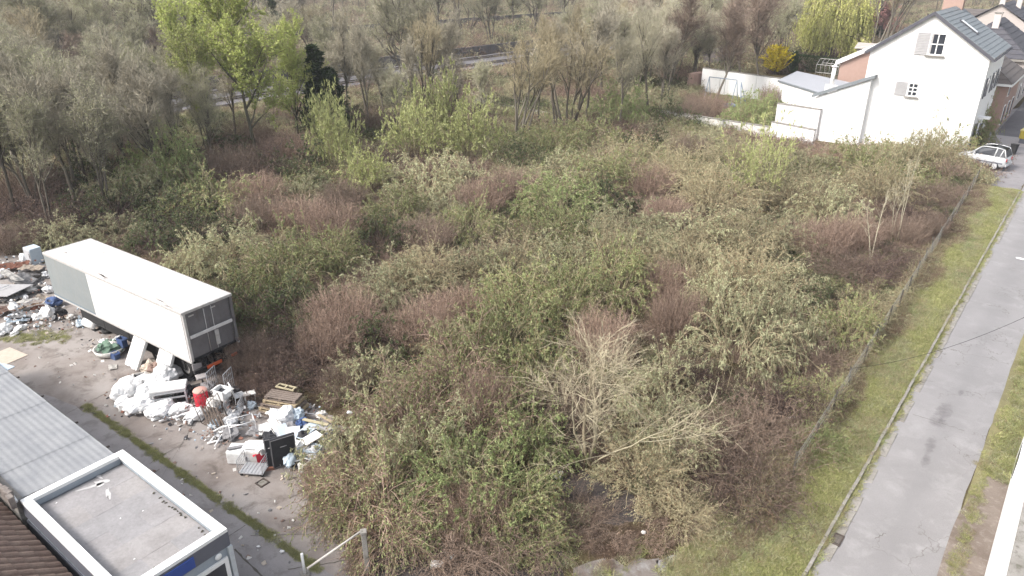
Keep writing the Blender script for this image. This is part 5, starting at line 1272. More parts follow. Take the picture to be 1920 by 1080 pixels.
# undergrowth and grass: uncountable
print('ground cover')
UC = [clump(1, 'leaf_dead', 'twig_brown', nl=4), clump(2, 'leaf_olive', 'twig_tan', nl=12), clump(3, 'leaf_dark', 'twig_dark', nl=12), clump(4, 'leaf_green', 'twig_tan', nl=12), clump(5, 'leaf_tan', 'twig_tan', nl=8), clump(6, 'leaf_dead', 'twig_rust', nl=4), clump(7, 'leaf_dead', 'twig_dark', nl=3)]
pts = []
yard_v = lambda p: (p - YO).dot(YB)
rb_ = random.Random(33)
def in_poly(x, y, poly):
    c = False; n = len(poly)
    for i in range(n):
        x1_, y1_ = poly[i]; x2_, y2_ = poly[(i + 1) % n]
        if (y1_ > y) != (y2_ > y) and x < (x2_ - x1_) * (y - y1_) / (y2_ - y1_) + x1_: c = not c
    return c
def pxp(l): return [(at(*q).x, at(*q).y) for q in l]
YARDP = pxp([(-900, 470), (60, 470), (200, 545), (400, 650), (430, 700), (490, 745), (600, 765), (640, 800), (615, 880), (590, 905), (600, 960), (655, 1010), (690, 1200), (-900, 1200)])
GARD = pxp([(1238, 229), (1290, 195), (1314, 165), (1500, 128), (1640, 60), (1990, 60), (1990, 300), (1815, 290), (1523, 283)])
OPEN = [pxp(l) for l in ([(1235, 1200), (1240, 1045), (1290, 1015), (1380, 1010), (1400, 985), (1500, 900), (1640, 1200)], [(1000, 885), (1080, 880), (1180, 920), (1215, 975), (1160, 990), (1060, 955), (990, 925)], [(690, 1025), (1050, 1020), (1235, 1045), (1240, 1200), (690, 1200)])]
zones = [(14, 60, 7.0, 1.0), (60, 110, 3.0, 1.7), (110, 330, .42, 3.4)]
for (y0, y1, dens, sc) in zones:
    xa = .80 * y1; n = int((y1 - y0) * 2 * xa * dens * .5)
    for _ in range(n):
        y = rb_.uniform(y0, y1); x = rb_.uniform(-xa, xa)
        if abs(x) > .78 * y + 3: continue
        r_ = Vector((x, y, 0)) - S0; bb = r_.dot(SN); aa = r_.dot(SD)
        if bb > -2.5 - .015 * max(0, aa): continue
        if in_poly(x, y, YARDP) or in_poly(x, y, GARD): continue
        thin = any(in_poly(x, y, o_) for o_ in OPEN)
        if thin and rb_.random() < .93: continue
        d1, d2 = rail_dist(x, y)
        if -8.2 < d1 < 7.6 or (-6 < d2 < 6): continue
        # patches of kind follow slow waves across the plot
        q = math.sin(x * .35 + 1) + math.sin(y * .28 + x * .1) + rb_.gauss(0, .8)
        w = 0 if q < -.9 else 5 if q < -.3 else 1 if q < .4 else 4 if q < 1.0 else 3 if q < 1.7 else 2
        if y > 90 and w in (3,): w = rb_.choice((0, 4, 1))
        if y < 24 and x > -8: w = rb_.choice((0, 0, 5, 1, 4))
        k_s = .5 if y < 60 else .85
        if 5 < d1 < 30: k_s = .6
        if y < 60 and w in (4, 3, 1, 5) and rb_.random() < .65: w = rb_.choice((0, 0, 2, 6))  # mostly dark clumps here, so the shaded hollows between shrubs come from colour
        pts.append((x, y, 0, w, sc * k_s * (.5 if thin else 1)))
scatter('undergrowth', UC, pts, 'mixed brown and olive undergrowth filling the ground between shrubs and trees', 1, .6, 1.35, 'undergrowth')
print('undergrowth', len(pts))
GM = [tuft(11, 'leaf_fresh', 110, .16, .25, .012), tuft(12, 'leaf_olive', 100, .20, .25, .011), tuft(13, 'leaf_tan', 90, .22, .22, .010), tuft(14, 'leaf_green', 110, .13, .28, .016)]
MT['grass_bright'] = leafmat('grass_bright', (.24, .255, .105), (.38, .385, .17), (.42, .37, .22), trans=.2, vary=.3)
GM += [tuft(15, 'grass_bright', 130, .13, .28, .014), tuft(16, 'grass_bright', 120, .18, .25, .012), tuft(17, 'leaf_dead', 90, .22, .25, .013)]
pts = []
for _ in range(15000):
    a_ = rb_.uniform(-6, 53.5); b_ = -rb_.random() * 3.1 + .0
    if a_ < 3 and b_ < -2.6: continue
    p = S(a_, b_ - .02); q = math.sin(a_ * .9) + math.sin(b_ * 3 + a_ * .3) + rb_.gauss(0, .7)
    w = 4 if q < -.2 else 5 if q < .4 else 1 if q < 1.0 else 2 if q < 1.6 else 0
    if b_ < -1.9 + .4 * math.sin(a_ * .7): w = rb_.choice((1, 2, 2, 6, 6, 0))
    pts.append((p.x, p.y, 0, w, 1))
for _ in range(60):
    p = at(rb_.uniform(1050, 1380), rb_.uniform(1015, 1085)); pts.append((p.x, p.y, 0, rb_.choice((1, 2, 5)), .8))
for _ in range(1500):
    a_ = rb_.uniform(-3, 4.5); b_ = rb_.uniform(-3.5, -2.2); p = S(a_, b_); pts.append((p.x, p.y, 0, rb_.choice((2, 4, 5, 1)), .9))
for _ in range(5200):
    a_ = rb_.uniform(9.2, 60); b_ = rb_.uniform(3.7, 7); p = S(a_, b_)
    if rb_.random() < .3 and b_ < 4.1: continue
    pts.append((p.x, p.y, 0, rb_.choice((3, 4, 5, 1)), 1.1))
for _ in range(300):
    a_ = rb_.uniform(-6, 11); b_ = 3.62 + rb_.gauss(0, .13); p = S(a_, b_); pts.append((p.x, p.y, 0, rb_.choice((1, 2, 5)), .6))
for _ in range(220):
    a_ = rb_.uniform(-4, 50); p = S(a_, .02 + abs(rb_.gauss(0, .05))); pts.append((p.x, p.y, .02, 4, .35))
scatter('grass', GM, pts, 'yellow green rough grass covering the verges along the road', 2, .6, 1.3, 'grass')
pts = []
g0, g1 = at(160, 760), at(600, 1072)
for _ in range(1500):
    t_ = rb_.random(); c = g0.lerp(g1, t_) + YB * rb_.gauss(0, .055 + .03 * math.sin(t_ * 40)) 
    if math.sin(t_ * 31) > .93 and rb_.random() < .7: continue
    pts.append((c.x, c.y, 0, rb_.choice((4, 4, 5, 4, 1)), .42))
scatter('grass_line', GM, pts, 'strip of green grass growing in the long joint of the yard', 3, .6, 1.3, 'grass')
pts = []
for _ in range(2600):
    u_ = rb_.uniform(1290, 1465); v_ = rb_.uniform(168, 215); 
    p = at(u_, v_); 
    if in_poly(p.x, p.y, pxp([(1290, 200), (1318, 174), (1462, 195), (1448, 215), (1300, 205)])): pts.append((p.x, p.y, 0, rb_.choice((0, 3, 4)), 1.8))
for _ in range(160):
    p = at(rb_.uniform(-20, 130), 632 - rb_.gauss(0, 6) ); pts.append((p.x, p.y, 0, rb_.choice((4, 5, 1)), .6))
scatter('lawn_grass', GM, pts, 'green lawn grass in the walled garden', 4, .6, 1.3, 'grass')
# ropes of dead vine on the fence and the coil at its near end
def vines(name, label, centre_fn, n, L, w, mat, seed, R_=.5, flat=.5):
    v = Veg(seed); t = v.rng.random(n); P = np.array([list(centre_fn(float(x))) for x in t]); P = P + v.rng.normal(size=(n, 3)) * np.array([R_, R_, .12]); P[:, 2] = np.abs(P[:, 2]) + .05
    D = v.rand3(n); D[:, 2] *= flat
    st = v.grow(P, D, L * (.4 + .8 * v.rng.random(n)), 9, .35, (0, 0, -.3)); st[..., 2] = np.abs(st[..., 2]) + .01; v.ribbons(st, w, w * .4, 0)
    o = link(name, v.mesh(name, [MT[mat], MT[mat]])); tag(o, label, 'dead vine'); return o
vines('dead_vine', 'pale coiled heap of dead vine at the near end of the fence', lambda t: S(1.5 + 3.8 * t, -2.45 - .35 * math.sin(t * 3), .2), 2600, .8, .013, 'leaf_tan', 501, .34)
vines('dead_vine', 'straw coloured dead creeper draped along the middle of the fence', lambda t: S(6 + 26 * t, -2.35 - .02 * 26 * t, .4), 2600, .9, .014, 'leaf_tan', 502, .22, 1)
vines('dead_vine', 'arching straw coloured stems hanging over the gravel patch', lambda t: at(1190 + 180 * t, 945 + 30 * t, .1), 140, 1.4, .016, 'twig_tan', 503, .3, .5)
# ---------------------------------------------------------------- fence along the verge
FE = thing('wire_fence', 'sagging wire mesh fence on thin dark posts along the grass verge', 'fence', (0, 0, 0))
M_wire = surf('galvanised_wire', (.33, .33, .30), (.26, .22, .17), 9, .5, .6, .3, metal=.3)
M_post = surf('dark_post', (.07, .065, .055), (.12, .10, .08), 6, .5)
def fpt(a_, z=0): return S(a_, -2.05 - .027 * (a_ - 5), z)
fa = [4.4 + 2.6 * i for i in range(21)]
for i, a_ in enumerate(fa):
    k = MB(); r_ = random.Random(i); h = 1.25 + r_.uniform(-.1, .1); l_ = r_.gauss(0, .06)
    k.box((0, 0, h / 2), (.07, .07, h), bev=.006); k.build('post', M_post, FE, fpt(a_), (l_, r_.gauss(0, .05), ang))
for i in range(len(fa) - 1):
    k = MB(); a0_, a1_ = fa[i], fa[i + 1]; r_ = random.Random(i)
    for z in (.12, .4, .68, .95, 1.15): k.tube([fpt(a0_, z), fpt((a0_ + a1_) / 2, z - .05), fpt(a1_, z)], .009, 3, cap=False)
    nv = 10 if i < 12 else 5
    for j in range(nv):
        a_ = a0_ + (a1_ - a0_) * (j + .5) / nv; k.tube([fpt(a_, .05), fpt(a_ + r_.gauss(0, .02), 1.1)], .005, 3, cap=False)
    k.build('wire_mesh', M_wire, FE)

# ---------------------------------------------------------------- silver hatchback
CP = at(1868, 317); 
car = thing('hatchback_car', 'silver white three-door hatchback parked behind the scrub by the driveway', 'car', (CP.x, CP.y, .02), 0)
cdir = (at(1868, 317) - at(1800, 305)); car.rotation_euler = (0, 0, math.atan2(-cdir.y, -cdir.x) )   # +x = nose (towards the bushes), origin at rear wheel
M_car = surf('silver_paint', (.46, .47, .48), (.40, .41, .42), 1, .3, .28, .6, fine=.03)
car.scale = (1.14, 1.2, 1.42)
L_ = [(-.72, .62, .42, .60, .62), (-.68, .76, .30, .88, .9), (-.45, .80, .24, .92, 1.0), (.0, .81, .24, .93, 1.0), (.8, .82, .22, .92, 1.0), (1.6, .81, .22, .90, 1.0), (2.2, .80, .24, .84, 1.0), (2.75, .74, .28, .72, .9), (2.98, .58, .36, .58, .62)]
k = MB(); rings = []
for (x, w, zb, zt, f) in L_:
    ring = []
    for s_ in (-1, 1):
        seq = [(.55, zb), (.92, zb + .03), (1.0, zb + .16), (1.0, zt - .22), (.965, zt - .08), (.88, zt)]
        if s_ > 0: seq = seq[::-1]
        for (fw, z) in seq: ring.append(k.bm.verts.new((x, s_ * w * fw, z)))
    rings.append(ring)
n_ = len(rings[0])
for i in range(len(rings) - 1):
    for j in range(n_):
        f = k.bm.faces.new((rings[i][j], rings[i][(j + 1) % n_], rings[i + 1][(j + 1) % n_], rings[i + 1][j])); f.smooth = True
k.bm.faces.new(rings[0]); k.bm.faces.new(rings[-1][::-1]); body = k.build('body', M_car, car)
# greenhouse: roof plus pillars
gh = [(-.66, .70, .90), (-.42, .60, 1.36), (.10, .62, 1.45), (.95, .61, 1.44), (1.28, .58, 1.36), (1.95, .70, .88)]
k = MB()
top = [k.bm.verts.new((x, s_ * w, z)) for s_ in (-1, 1) for (x, w, z) in gh[1:5]]
for i in range(3):
    f = k.bm.faces.new((top[i], top[i + 1], top[i + 5], top[i + 4])); f.smooth = True
bmesh.ops.solidify(k.bm, geom=list(k.bm.faces), thickness=.05)
k.build('roof', M_car, car)
k = MB()
for s_ in (-1, 1):
    for (a_, c_) in (((-.62, .72, .9), (-.40, .605, 1.38)), ((.18, .745, .92), (.12, .62, 1.43)), ((1.95, .70, .88), (1.27, .585, 1.38)), ((-.2, .74, .9), (-.33, .61, 1.38))):
        A = Vector((a_[0], s_ * a_[1], a_[2])); C_ = Vector((c_[0], s_ * c_[1], c_[2])); k.tube([A, C_], [.06, .045], 6)
    k.tube([(-.40, s_ * .605, 1.39), (.12, s_ * .625, 1.45), (.95, s_ * .615, 1.44), (1.27, s_ * .585, 1.38)], .04, 6)
k.build('pillars', M_car, car)
def gl(nm, pts): 
    q = MB(); n = (Vector(pts[1]) - Vector(pts[0])).cross(Vector(pts[2]) - Vector(pts[0])); q.slab(pts, n, .015); return q.build(nm, M_glass, car)
for s_ in (-1, 1):
    gl('window', [(-.50, s_ * .735, .93), (.12, s_ * .742, .93), (.10, s_ * .64, 1.38), (-.32, s_ * .63, 1.36)])
    gl('window', [(.22, s_ * .742, .93), (1.75, s_ * .72, .91), (1.22, s_ * .605, 1.35), (.17, s_ * .64, 1.38)])
gl('rear_window', [(-.665, -.60, .95), (-.665, .60, .95), (-.47, .52, 1.34), (-.47, -.52, 1.34)])
gl('windscreen', [(1.93, -.64, .93), (1.93, .64, .93), (1.33, .53, 1.37), (1.33, -.53, 1.37)])
for s_ in (-1, 1):
    k = MB(); k.box((-.70, s_ * .62, .74), (.08, .2, .2), bev=.03); k.build('tail_light', surf('red_lens', (.45, .03, .03), rough=.3), car)
    k = MB(); k.box((2.88, s_ * .5, .64), (.1, .26, .14), bev=.03); k.build('headlight', surf('clear_lens', (.7, .7, .7), rough=.2), car)
    k = MB(); k.box((1.62, s_ * .86, .98), (.12, .16, .11), bev=.03); k.build('mirror', M_car, car)
    k = MB(); k.box((-.2 + .9, s_ * .815, .52), (2.4, .03, .07)); k.build('side_strip', M_dgrey, car)
    k = MB(); k.box((.9, s_ * .60, 1.5), (1.5, .03, .03), bev=.01)
    for x in (.25, .9, 1.5): k.box((x, s_ * .60, 1.47), (.04, .03, .06))
    k.build('roof_rail', M_black, car)
    for x in (0, 2.36):
        q = MB(); Mx = Matrix.Translation((x, s_ * .72, .29)) @ Matrix.Rotation(R(90), 4, 'X')
        q.lathe([(.18, -.08), (.27, -.10), (.295, -.06), (.295, .06), (.27, .10), (.18, .08)], 20, Mx); w_ = q.build('wheel', M_black, car)
        q = MB(); q.lathe([(.001, -.085), (.17, -.095), (.19, -.08), (.19, .08), (.17, .095), (.001, .085)], 14, Mx); q.build('rim', surf('wheel_silver', (.5, .5, .51)), w_)
k = MB(); k.box((-.74, 0, .42), (.1, 1.4, .2), bev=.04); k.build('bumper', M_car, car)
k = MB(); k.box((-.765, 0, .62), (.02, .5, .11)); k.build('number_plate', M_white, car)
k = MB()
for x in (.35, 1.2): k.tube([(x, -.6, 1.5), (x, 0, 1.54), (x, .6, 1.5)], .02, 6)
k.build('roof_bar', M_black, car)

# bin and grit box by the car
p = at(1898, 290)
bn = thing('wheeled_bin', 'black wheeled bin standing behind the silver hatchback', 'bin', p, .6)
k = MB(); k.prism([(-.28, -.26), (.28, -.26), (.28, .26), (-.28, .26)], .08, 1.0); 
for v_ in k.bm.verts:
    if v_.co.z < .5: v_.co.x *= .8; v_.co.y *= .8
k.build('body', M_black, bn)
k = MB(); k.box((0, 0, 1.04), (.62, .62, .08), rot=(0, .08, 0), bev=.03); k.build('lid', M_black, bn)
for s_ in (-1, 1):
    k = MB(); k.lathe([(.001, -.03), (.1, -.03), (.1, .03), (.001, .03)], 12, Matrix.Translation((-.26, s_ * .22, .1)) @ Matrix.Rotation(R(90), 4, 'X')); k.build('wheel', M_black, bn)
p = at(1921, 268)
gb = thing('grit_box', 'yellow topped box on the pavement at the right edge', 'grit box', p, .8)
k = MB(); k.box((0, 0, .9), (1.3, 1.1, .8), bev=.05); k.build('body', surf('mustard_box', (.42, .33, .05), (.25, .22, .08), 2), gb)
k = MB(); k.box((0, 0, 1.36), (1.4, 1.2, .14), bev=.04); k.build('lid', surf('pale_yellow_lid', (.6, .52, .22)), gb)
for x in (-.5, .5):
    k = MB(); k.box((x, 0, .26), (.14, .9, .5)); k.build('leg', M_dgrey, gb)

# overhead cable, barrier pole, concrete post
k = MB(); pa = S(30, 12, 7.0); pb = fpt(12.2, 1.15)
pa = at(2100, 500, 6.5)
pts_ = [pa.lerp(pb, i / 24) - Vector((0, 0, .9 * 4 * (i / 24) * (1 - i / 24))) for i in range(25)]
k.tube(pts_, .009, 5); tag(k.build('overhead_cable', M_black), 'thin black overhead cable crossing the road down to the fence', 'cable')
po = thing('concrete_post', 'grey concrete post standing in the litter at the bottom of the scrub', 'post', at(690, 1075), .2)
k = MB(); k.box((0, 0, .85), (.16, .16, 1.7), bev=.015); k.build('shaft', M_kerb, po)
k = MB(); k.box((0, 0, 1.74), (.2, .2, .08), bev=.01); k.build('head', M_kerb, po)
bp0, bp1 = at(683, 992, 1.5), at(576, 1066, .9)
k = MB(); k.tube([bp0, bp1], .035, 8); tag(k.build('barrier_pole', surf('worn_white_pole', (.52, .49, .45))), 'pale metal pole sloping from the concrete post to the yard', 'pole')
p2 = thing('pole_stub', 'short pale stand under the low end of the sloping pole', 'stand', at(572, 1078, 0), .4)
k = MB(); k.tube([(0, 0, 0), (0, 0, .9)], .045, 8); k.build('shaft', M_white, p2)
k = MB(); k.box((0, 0, .04), (.3, .3, .08), bev=.02); k.build('foot', M_kerb, p2)

# garden things
def frame_tubes(k, segs, r=.03):
    for s_ in segs: k.tube(s_, r, 6)
    return k
p = at(1350, 196)
sw_ = thing('swing_set', 'blue metal swing frame with ladder on the walled lawn', 'swing', p, -.75)
M_sw = surf('faded_blue_tube', (.30, .36, .44))
k = frame_tubes(MB(), [[(-2, -1, 0), (-2, 0, 3.4)], [(-2, 1, 0), (-2, 0, 3.4)], [(-2, 0, 3.4), (2, 0, 3.4)], [(2, -1, 0), (2, 0, 3.4)], [(2, 1, 0), (2, 0, 3.4)], [(3.4, -.8, 0), (2.6, 0, 3.2)], [(3.4, .8, 0), (2.6, 0, 3.2)]], .06); k.build('frame', M_sw, sw_)
for z in (.9, 1.5, 2.1): k = frame_tubes(MB(), [[(3.2, -.6, z), (3.2, .6, z)]], .05); k.build('rung', M_sw, sw_)
k = MB(); k.tube([(-.4, 0, 3.4), (-.4, 0, .5)], .02, 4); k.tube([(.4, 0, 3.4), (.4, 0, .5)], .02, 4); k.build('chain', M_iron, sw_)
k = MB(); k.box((0, 0, .48), (.9, .35, .08), bev=.02); k.build('seat', M_blue, sw_)
p = at(1350, 197); k = MB(); k.lathe([(.001, .12), (.75, .1), (.85, .38), (.92, .38), (.88, 0), (.001, 0)], 20); o = k.build('paddling_pool', surf('pool_blue', (.20, .30, .48)), None, p + Vector((.8, -1.5, 0))); tag(o, 'small blue paddling pool under the swing frame', 'paddling pool')
p = at(1464, 205, 0); k = MB(); k.lathe([(.001, .95), (1.3, .9), (1.5, .8), (1.4, .7), (.001, .75)], 20); 
tr_ = thing('trampoline', 'round black trampoline beside the back garden wall', 'trampoline', p + Vector((0, 1.5, 0)), 0)
k.build('mat', M_black, tr_)
for i in range(6):
    k = MB(); k.tube([(1.2 * math.cos(i * 1.047), 1.2 * math.sin(i * 1.047), 0), (1.2 * math.cos(i * 1.047), 1.2 * math.sin(i * 1.047), .75)], .03, 6); k.build('leg', M_iron, tr_)
p = at(1552, 150); gh_ = thing('greenhouse_frame', 'white tubular greenhouse frame between garage and brick outbuilding', 'greenhouse', p, -.75)
for i in range(6):
    k = MB(); k.tube([(i * .7 - 1.7, -1.3, 0), (i * .7 - 1.7, -1.25, 2.4), (i * .7 - 1.7, 0, 3.2), (i * .7 - 1.7, 1.25, 2.4), (i * .7 - 1.7, 1.3, 0)], .03, 6); k.build('hoop', M_alu, gh_)
for (y, z) in ((-1.28, 1.2), (-1.25, 2.4), (0, 3.2), (1.25, 2.4)):
    k = MB(); k.tube([(-1.7, y, z), (1.8, y, z)], .045, 6); k.build('rail', M_alu, gh_)
p = at(1485, 128); lp = thing('garden_lamp', 'white globe garden lamp left of the dark hedge', 'lamp', p)
k = MB(); k.tube([(0, 0, 0), (0, 0, 2.4)], .06, 6); k.build('post', M_white, lp); k = MB(); bmesh.ops.create_icosphere(k.bm, subdivisions=2, radius=.28, matrix=Matrix.Translation((0, 0, 2.6))); k.build('globe', M_white, lp)
p = at(1352, 190); k = MB(); k.box((0, 0, .3), (.5, .9, .5), bev=.15); 

# ---------------------------------------------------------------- junk in the yard
M = {}
def jm(n, c, d=None, **kw): M[n] = surf(n, c, d, kw.pop('scale', 5), kw.pop('amt', .5), **kw); return M[n]
jm('plastic_white', (.76, .76, .76), (.50, .48, .46), amt=.7); jm('film_white', (.78, .78, .78), (.50, .49, .48), rough=.45, scale=3, amt=.7); jm('off_white', (.66, .64, .61), (.45, .42, .38)); jm('foam', (.66, .66, .65), (.50, .48, .46), rough=.95, scale=3)
jm('pale_blue', (.45, .52, .58), (.36, .42, .48)); jm('blue', (.04, .075, .20), (.12, .16, .24), amt=.9); jm('red', (.55, .03, .055), (.45, .04, .05)); jm('rust', (.28, .13, .09), (.18, .09, .07))
jm('grey', (.34, .335, .34), (.24, .23, .23)); jm('mid_grey', (.22, .215, .22), (.15, .14, .14)); jm('charcoal', (.035, .035, .04), (.06, .058, .06)); jm('brown_cloth', (.25, .17, .14), (.17, .12, .10))
jm('beige', (.50, .43, .36), (.33, .27, .21)); jm('wood_pale', (.36, .29, .19), (.24, .19, .135), scale=9); jm('wood_grey', (.21, .17, .145), (.14, .11, .09), scale=9); jm('wood_yellow', (.40, .35, .23), (.29, .25, .17))
jm('steel', (.50, .51, .53), (.36, .35, .35), metal=.3, rough=.45); jm('carton', (.40, .28, .19), (.30, .21, .14)); jm('green_bits', (.13, .20, .15), (.08, .12, .09)); jm('chair_grey', (.36, .34, .34), (.27, .25, .25), rough=.95)
jn = random.Random(4)
def J(name, me_or_mb, mat, label, cat, u, v, z=0, rz=0, rx=0, ry=0, s=1, grp=None):
    p = at(u, v, z); me = me_or_mb.mesh(name, mat) if isinstance(me_or_mb, MB) else me_or_mb
    o = link(name, me, None, (p.x, p.y, z), (rx, ry, rz), s); return tag(o, label, cat, grp)
def lump(seed, rx, ry, rz, amp=.3, sub=3, knot=False, flat=.0):
    """crumpled soft shape sitting on z = 0"""
    from mathutils import noise as mn
    k = MB(); bmesh.ops.create_icosphere(k.bm, subdivisions=sub, radius=1.0); o = Vector((seed * 3.1, seed * 1.7, 0))
    for v in k.bm.verts:
        n = v.co.normalized(); d = 1 + amp * mn.fractal(n * 1.6 + o, 1.0, 2.0, 4) + amp * .35 * abs(mn.noise(n * 5 + o))
        c = n * d; v.co = Vector((c.x * rx, c.y * ry, max(c.z, -.75) * rz))
    z0 = min(v.co.z for v in k.bm.verts)
    for v in k.bm.verts: v.co.z -= z0
    if knot:
        zt = max(v.co.z for v in k.bm.verts); k.tube([(0, 0, zt - .05), (.03, .01, zt + .08), (.08, .03, zt + .16)], [.05, .03, .08], 6)
    for f in k.bm.faces: f.smooth = amp < .2
    return k
def sheet_(seed, w, l, amp=.06, th=.012, fold=2.0, nx=14, ny=14, ragged=.06):
    """thin buckled panel or film, thickness th"""
    from mathutils import noise as mn
    k = MB(); o = Vector((seed * 2.3, seed * 5.1, 0)); g = []
    for i in range(nx + 1):
        r_ = []
        for j in range(ny + 1):
            x = (i / nx - .5) * w; y = (j / ny - .5) * l; ed = (i in (0, nx)) or (j in (0, ny))
            if ed: x += jn.gauss(0, ragged * w * .3); y += jn.gauss(0, ragged * l * .3)
            z = amp * (1 + mn.noise(Vector((x, y, 0)) * fold + o) + .5 * mn.noise(Vector((x, y, 0)) * fold * 2.7 + o)) + .02
            r_.append(k.bm.verts.new((x, y, z)))
        g.append(r_)
    for i in range(nx):
        for j in range(ny): k.bm.faces.new((g[i][j], g[i + 1][j], g[i + 1][j + 1], g[i][j + 1]))
    bmesh.ops.solidify(k.bm, geom=list(k.bm.faces), thickness=th)
    return k
def board(w, l, t, bev=.006): k = MB(); k.box((0, 0, t / 2), (w, l, t), bev=bev); return k
def carton(name, label, u, v, w, d, h, mat, rz=0, z=0, cat='box', rx=0):
    t = thing(name, label, cat, at(u, v, z), rz); t.rotation_euler = (rx, 0, rz)
    k = MB(); tk = .02
    k.box((0, 0, tk / 2), (w, d, tk)); k.box((-w / 2 + tk / 2, 0, h / 2), (tk, d, h)); k.box((w / 2 - tk / 2, 0, h / 2), (tk, d, h)); k.box((0, -d / 2 + tk / 2, h / 2), (w - 2 * tk, tk, h)); k.box((0, d / 2 - tk / 2, h / 2), (w - 2 * tk, tk, h)); k.build('body', mat, t)
    for s_ in (-1, 1):
        k = MB(); k.box((s_ * (w / 2 + d * .16), 0, h - .03), (d * .36, d * .96, .012), rot=(0, s_ * .5, 0)); k.build('flap', mat, t)
    k = MB(); k.box((0, 0, h * .55), (w * .8, d * .8, .06), rot=(.1, .1, 0)); k.build('contents', M['charcoal'], t)
    return t
def appliance(name, label, u, v, w, d, h, mat, rz=0, rx=0, ry=0, z=0, cat='appliance', panel=None):
    t = thing(name, label, cat, at(u, v, z)); t.rotation_euler = (rx, ry, rz)
    k = MB(); k.box((0, 0, h / 2 + .03), (w, d, h), bev=.02); k.build('body', mat, t)
    k = MB(); k.box((0, -d / 2 - .015, h * .52), (w * .92, .03, h * .86), bev=.01); k.build('door', panel or mat, t)
    k = MB(); k.box((w * .36, -d / 2 - .045, h * .6), (.03, .03, h * .3)); k.build('handle', M['mid_grey'], t)
    for x in (-1, 1):
        k = MB(); k.box((x * w * .4, 0, .015), (.05, d * .9, .03)); k.build('foot', M['charcoal'], t)
    return t
def cage(name, label, u, v, w, d, h, rz=0, rx=0, ry=0, z=0, mat=None, base=True):
    """wheeled wire roll cage"""
    mat = mat or M['steel']; t = thing(name, label, 'roll cage', at(u, v, z)); t.rotation_euler = (rx, ry, rz)
    k = MB(); k.box((0, 0, .17), (w, d, .04)); [k.box((-w / 2 + w * (i + .5) / 7, 0, .20), (.02, d, .02)) for i in range(7)]; k.build('base', mat, t)
    for s_ in (-1, 1):
        k = MB(); x = s_ * w / 2
        k.tube([(x, -d / 2, .17), (x, -d / 2, h), (x, d / 2, h), (x, d / 2, .17)], .018, 6)
        for i in range(1, 5): k.tube([(x, -d / 2, .17 + (h - .17) * i / 5), (x, d / 2, .17 + (h - .17) * i / 5)], .008, 4)
        for i in range(1, 5): k.tube([(x, -d / 2 + d * i / 5, .17), (x, -d / 2 + d * i / 5, h)], .008, 4)
        k.build('side_frame', mat, t)
        for y in (-1, 1):
            q = MB(); q.lathe([(.001, -.02), (.06, -.02), (.06, .02), (.001, .02)], 10, Matrix.Translation((s_ * w * .42, y * d * .4, .07)) @ Matrix.Rotation(R(90), 4, 'X')); q.build('caster', M_black, t)
    return t
def pallet(label, u, v, z, rz, mat, w=1.2, d=.8, name='pallet', grp='stack of wooden pallets'):
    t = thing(name, label, 'pallet', at(u, v, 0) + Vector((.02 * z, .25 * z, z)), rz, grp)
    for i in range(5):
        k = MB(); k.box((0, -d / 2 + .05 + i * (d - .1) / 4, .133), (w, .095, .02)); k.build('deck_board', mat, t)
    for i in range(3):
        k = MB(); k.box(((i - 1) * (w / 2 - .07), 0, .07), (.14, d - .02, .10)); k.build('block', mat, t)
        k = MB(); k.box((0, (i - 1) * (d / 2 - .05), .01), (w, .095, .02)); k.build('bottom_board', mat, t)
    return t
def tyre(label, u, v, r=.33, w=.2, z=0, rx=0, ry=0):
    t = thing('tyre', label, 'tyre', at(u, v, z)); t.rotation_euler = (rx, ry, jn.random() * 3)
    k = MB(); k.lathe([(r * .6, .02), (r * .66, 0), (r * .95, .01), (r, .05), (r, w - .05), (r * .95, w - .01), (r * .66, w), (r * .6, w - .02), (r * .62, w / 2), (r * .6, .02)], 24); k.build('tread', M_black, t)
    return t
def ribmat(label, u, v, w, l, rz, rx, z=0, th=.16, name='foam_mattress'):
    t = thing(name, label, 'mattress', at(u, v, z)); t.rotation_euler = (rx, 0, rz)
    n = 5
    for i in range(n):
        k = MB(); k.box(((i - (n - 1) / 2) * w / n, l / 2, th / 2 + .02 * (i % 2)), (w / n * .97, l * (1 - .02 * (i % 3)), th), bev=.03, rot=(0, .12 * ((i % 2) * 2 - 1), 0)); k.build('fold', M['foam'], t)
    return t
# left rubbish pile
t = appliance('metal_drum', 'pale blue dented metal cabinet standing behind the trailer front corner', 67, 492, .8, .7, 1.05, M['pale_blue'], yang + .1, 0, .03, panel=M['steel'])
J('tarpaulin', sheet_(1, 1.9, 1.2, .12, fold=3), M['rust'], 'orange red crumpled tarpaulin at the back of the rubbish pile', 'tarpaulin', 22, 502, .15, .3)
J('plastic_bag', lump(3, .22, .2, .35), M['film_white'], 'small upright white bag beside the pale blue cabinet', 'bag', 46, 492, 0)
J('panel', board(1.7, 2.9, .05), M['grey'], 'big flat grey board lying at the left edge of the rubbish pile', 'board', 4, 545, .35, yang - 1.2, .12)
J('hook', (lambda k: k.tube([(0, 0, .02), (0, .9, .02), (.15, 1.0, .02), (.3, .9, .02)], .03, 6))(MB()), M['plastic_white'], 'white hook shaped tube lying on the big grey board', 'tube', 18, 535, .5, 2.6)
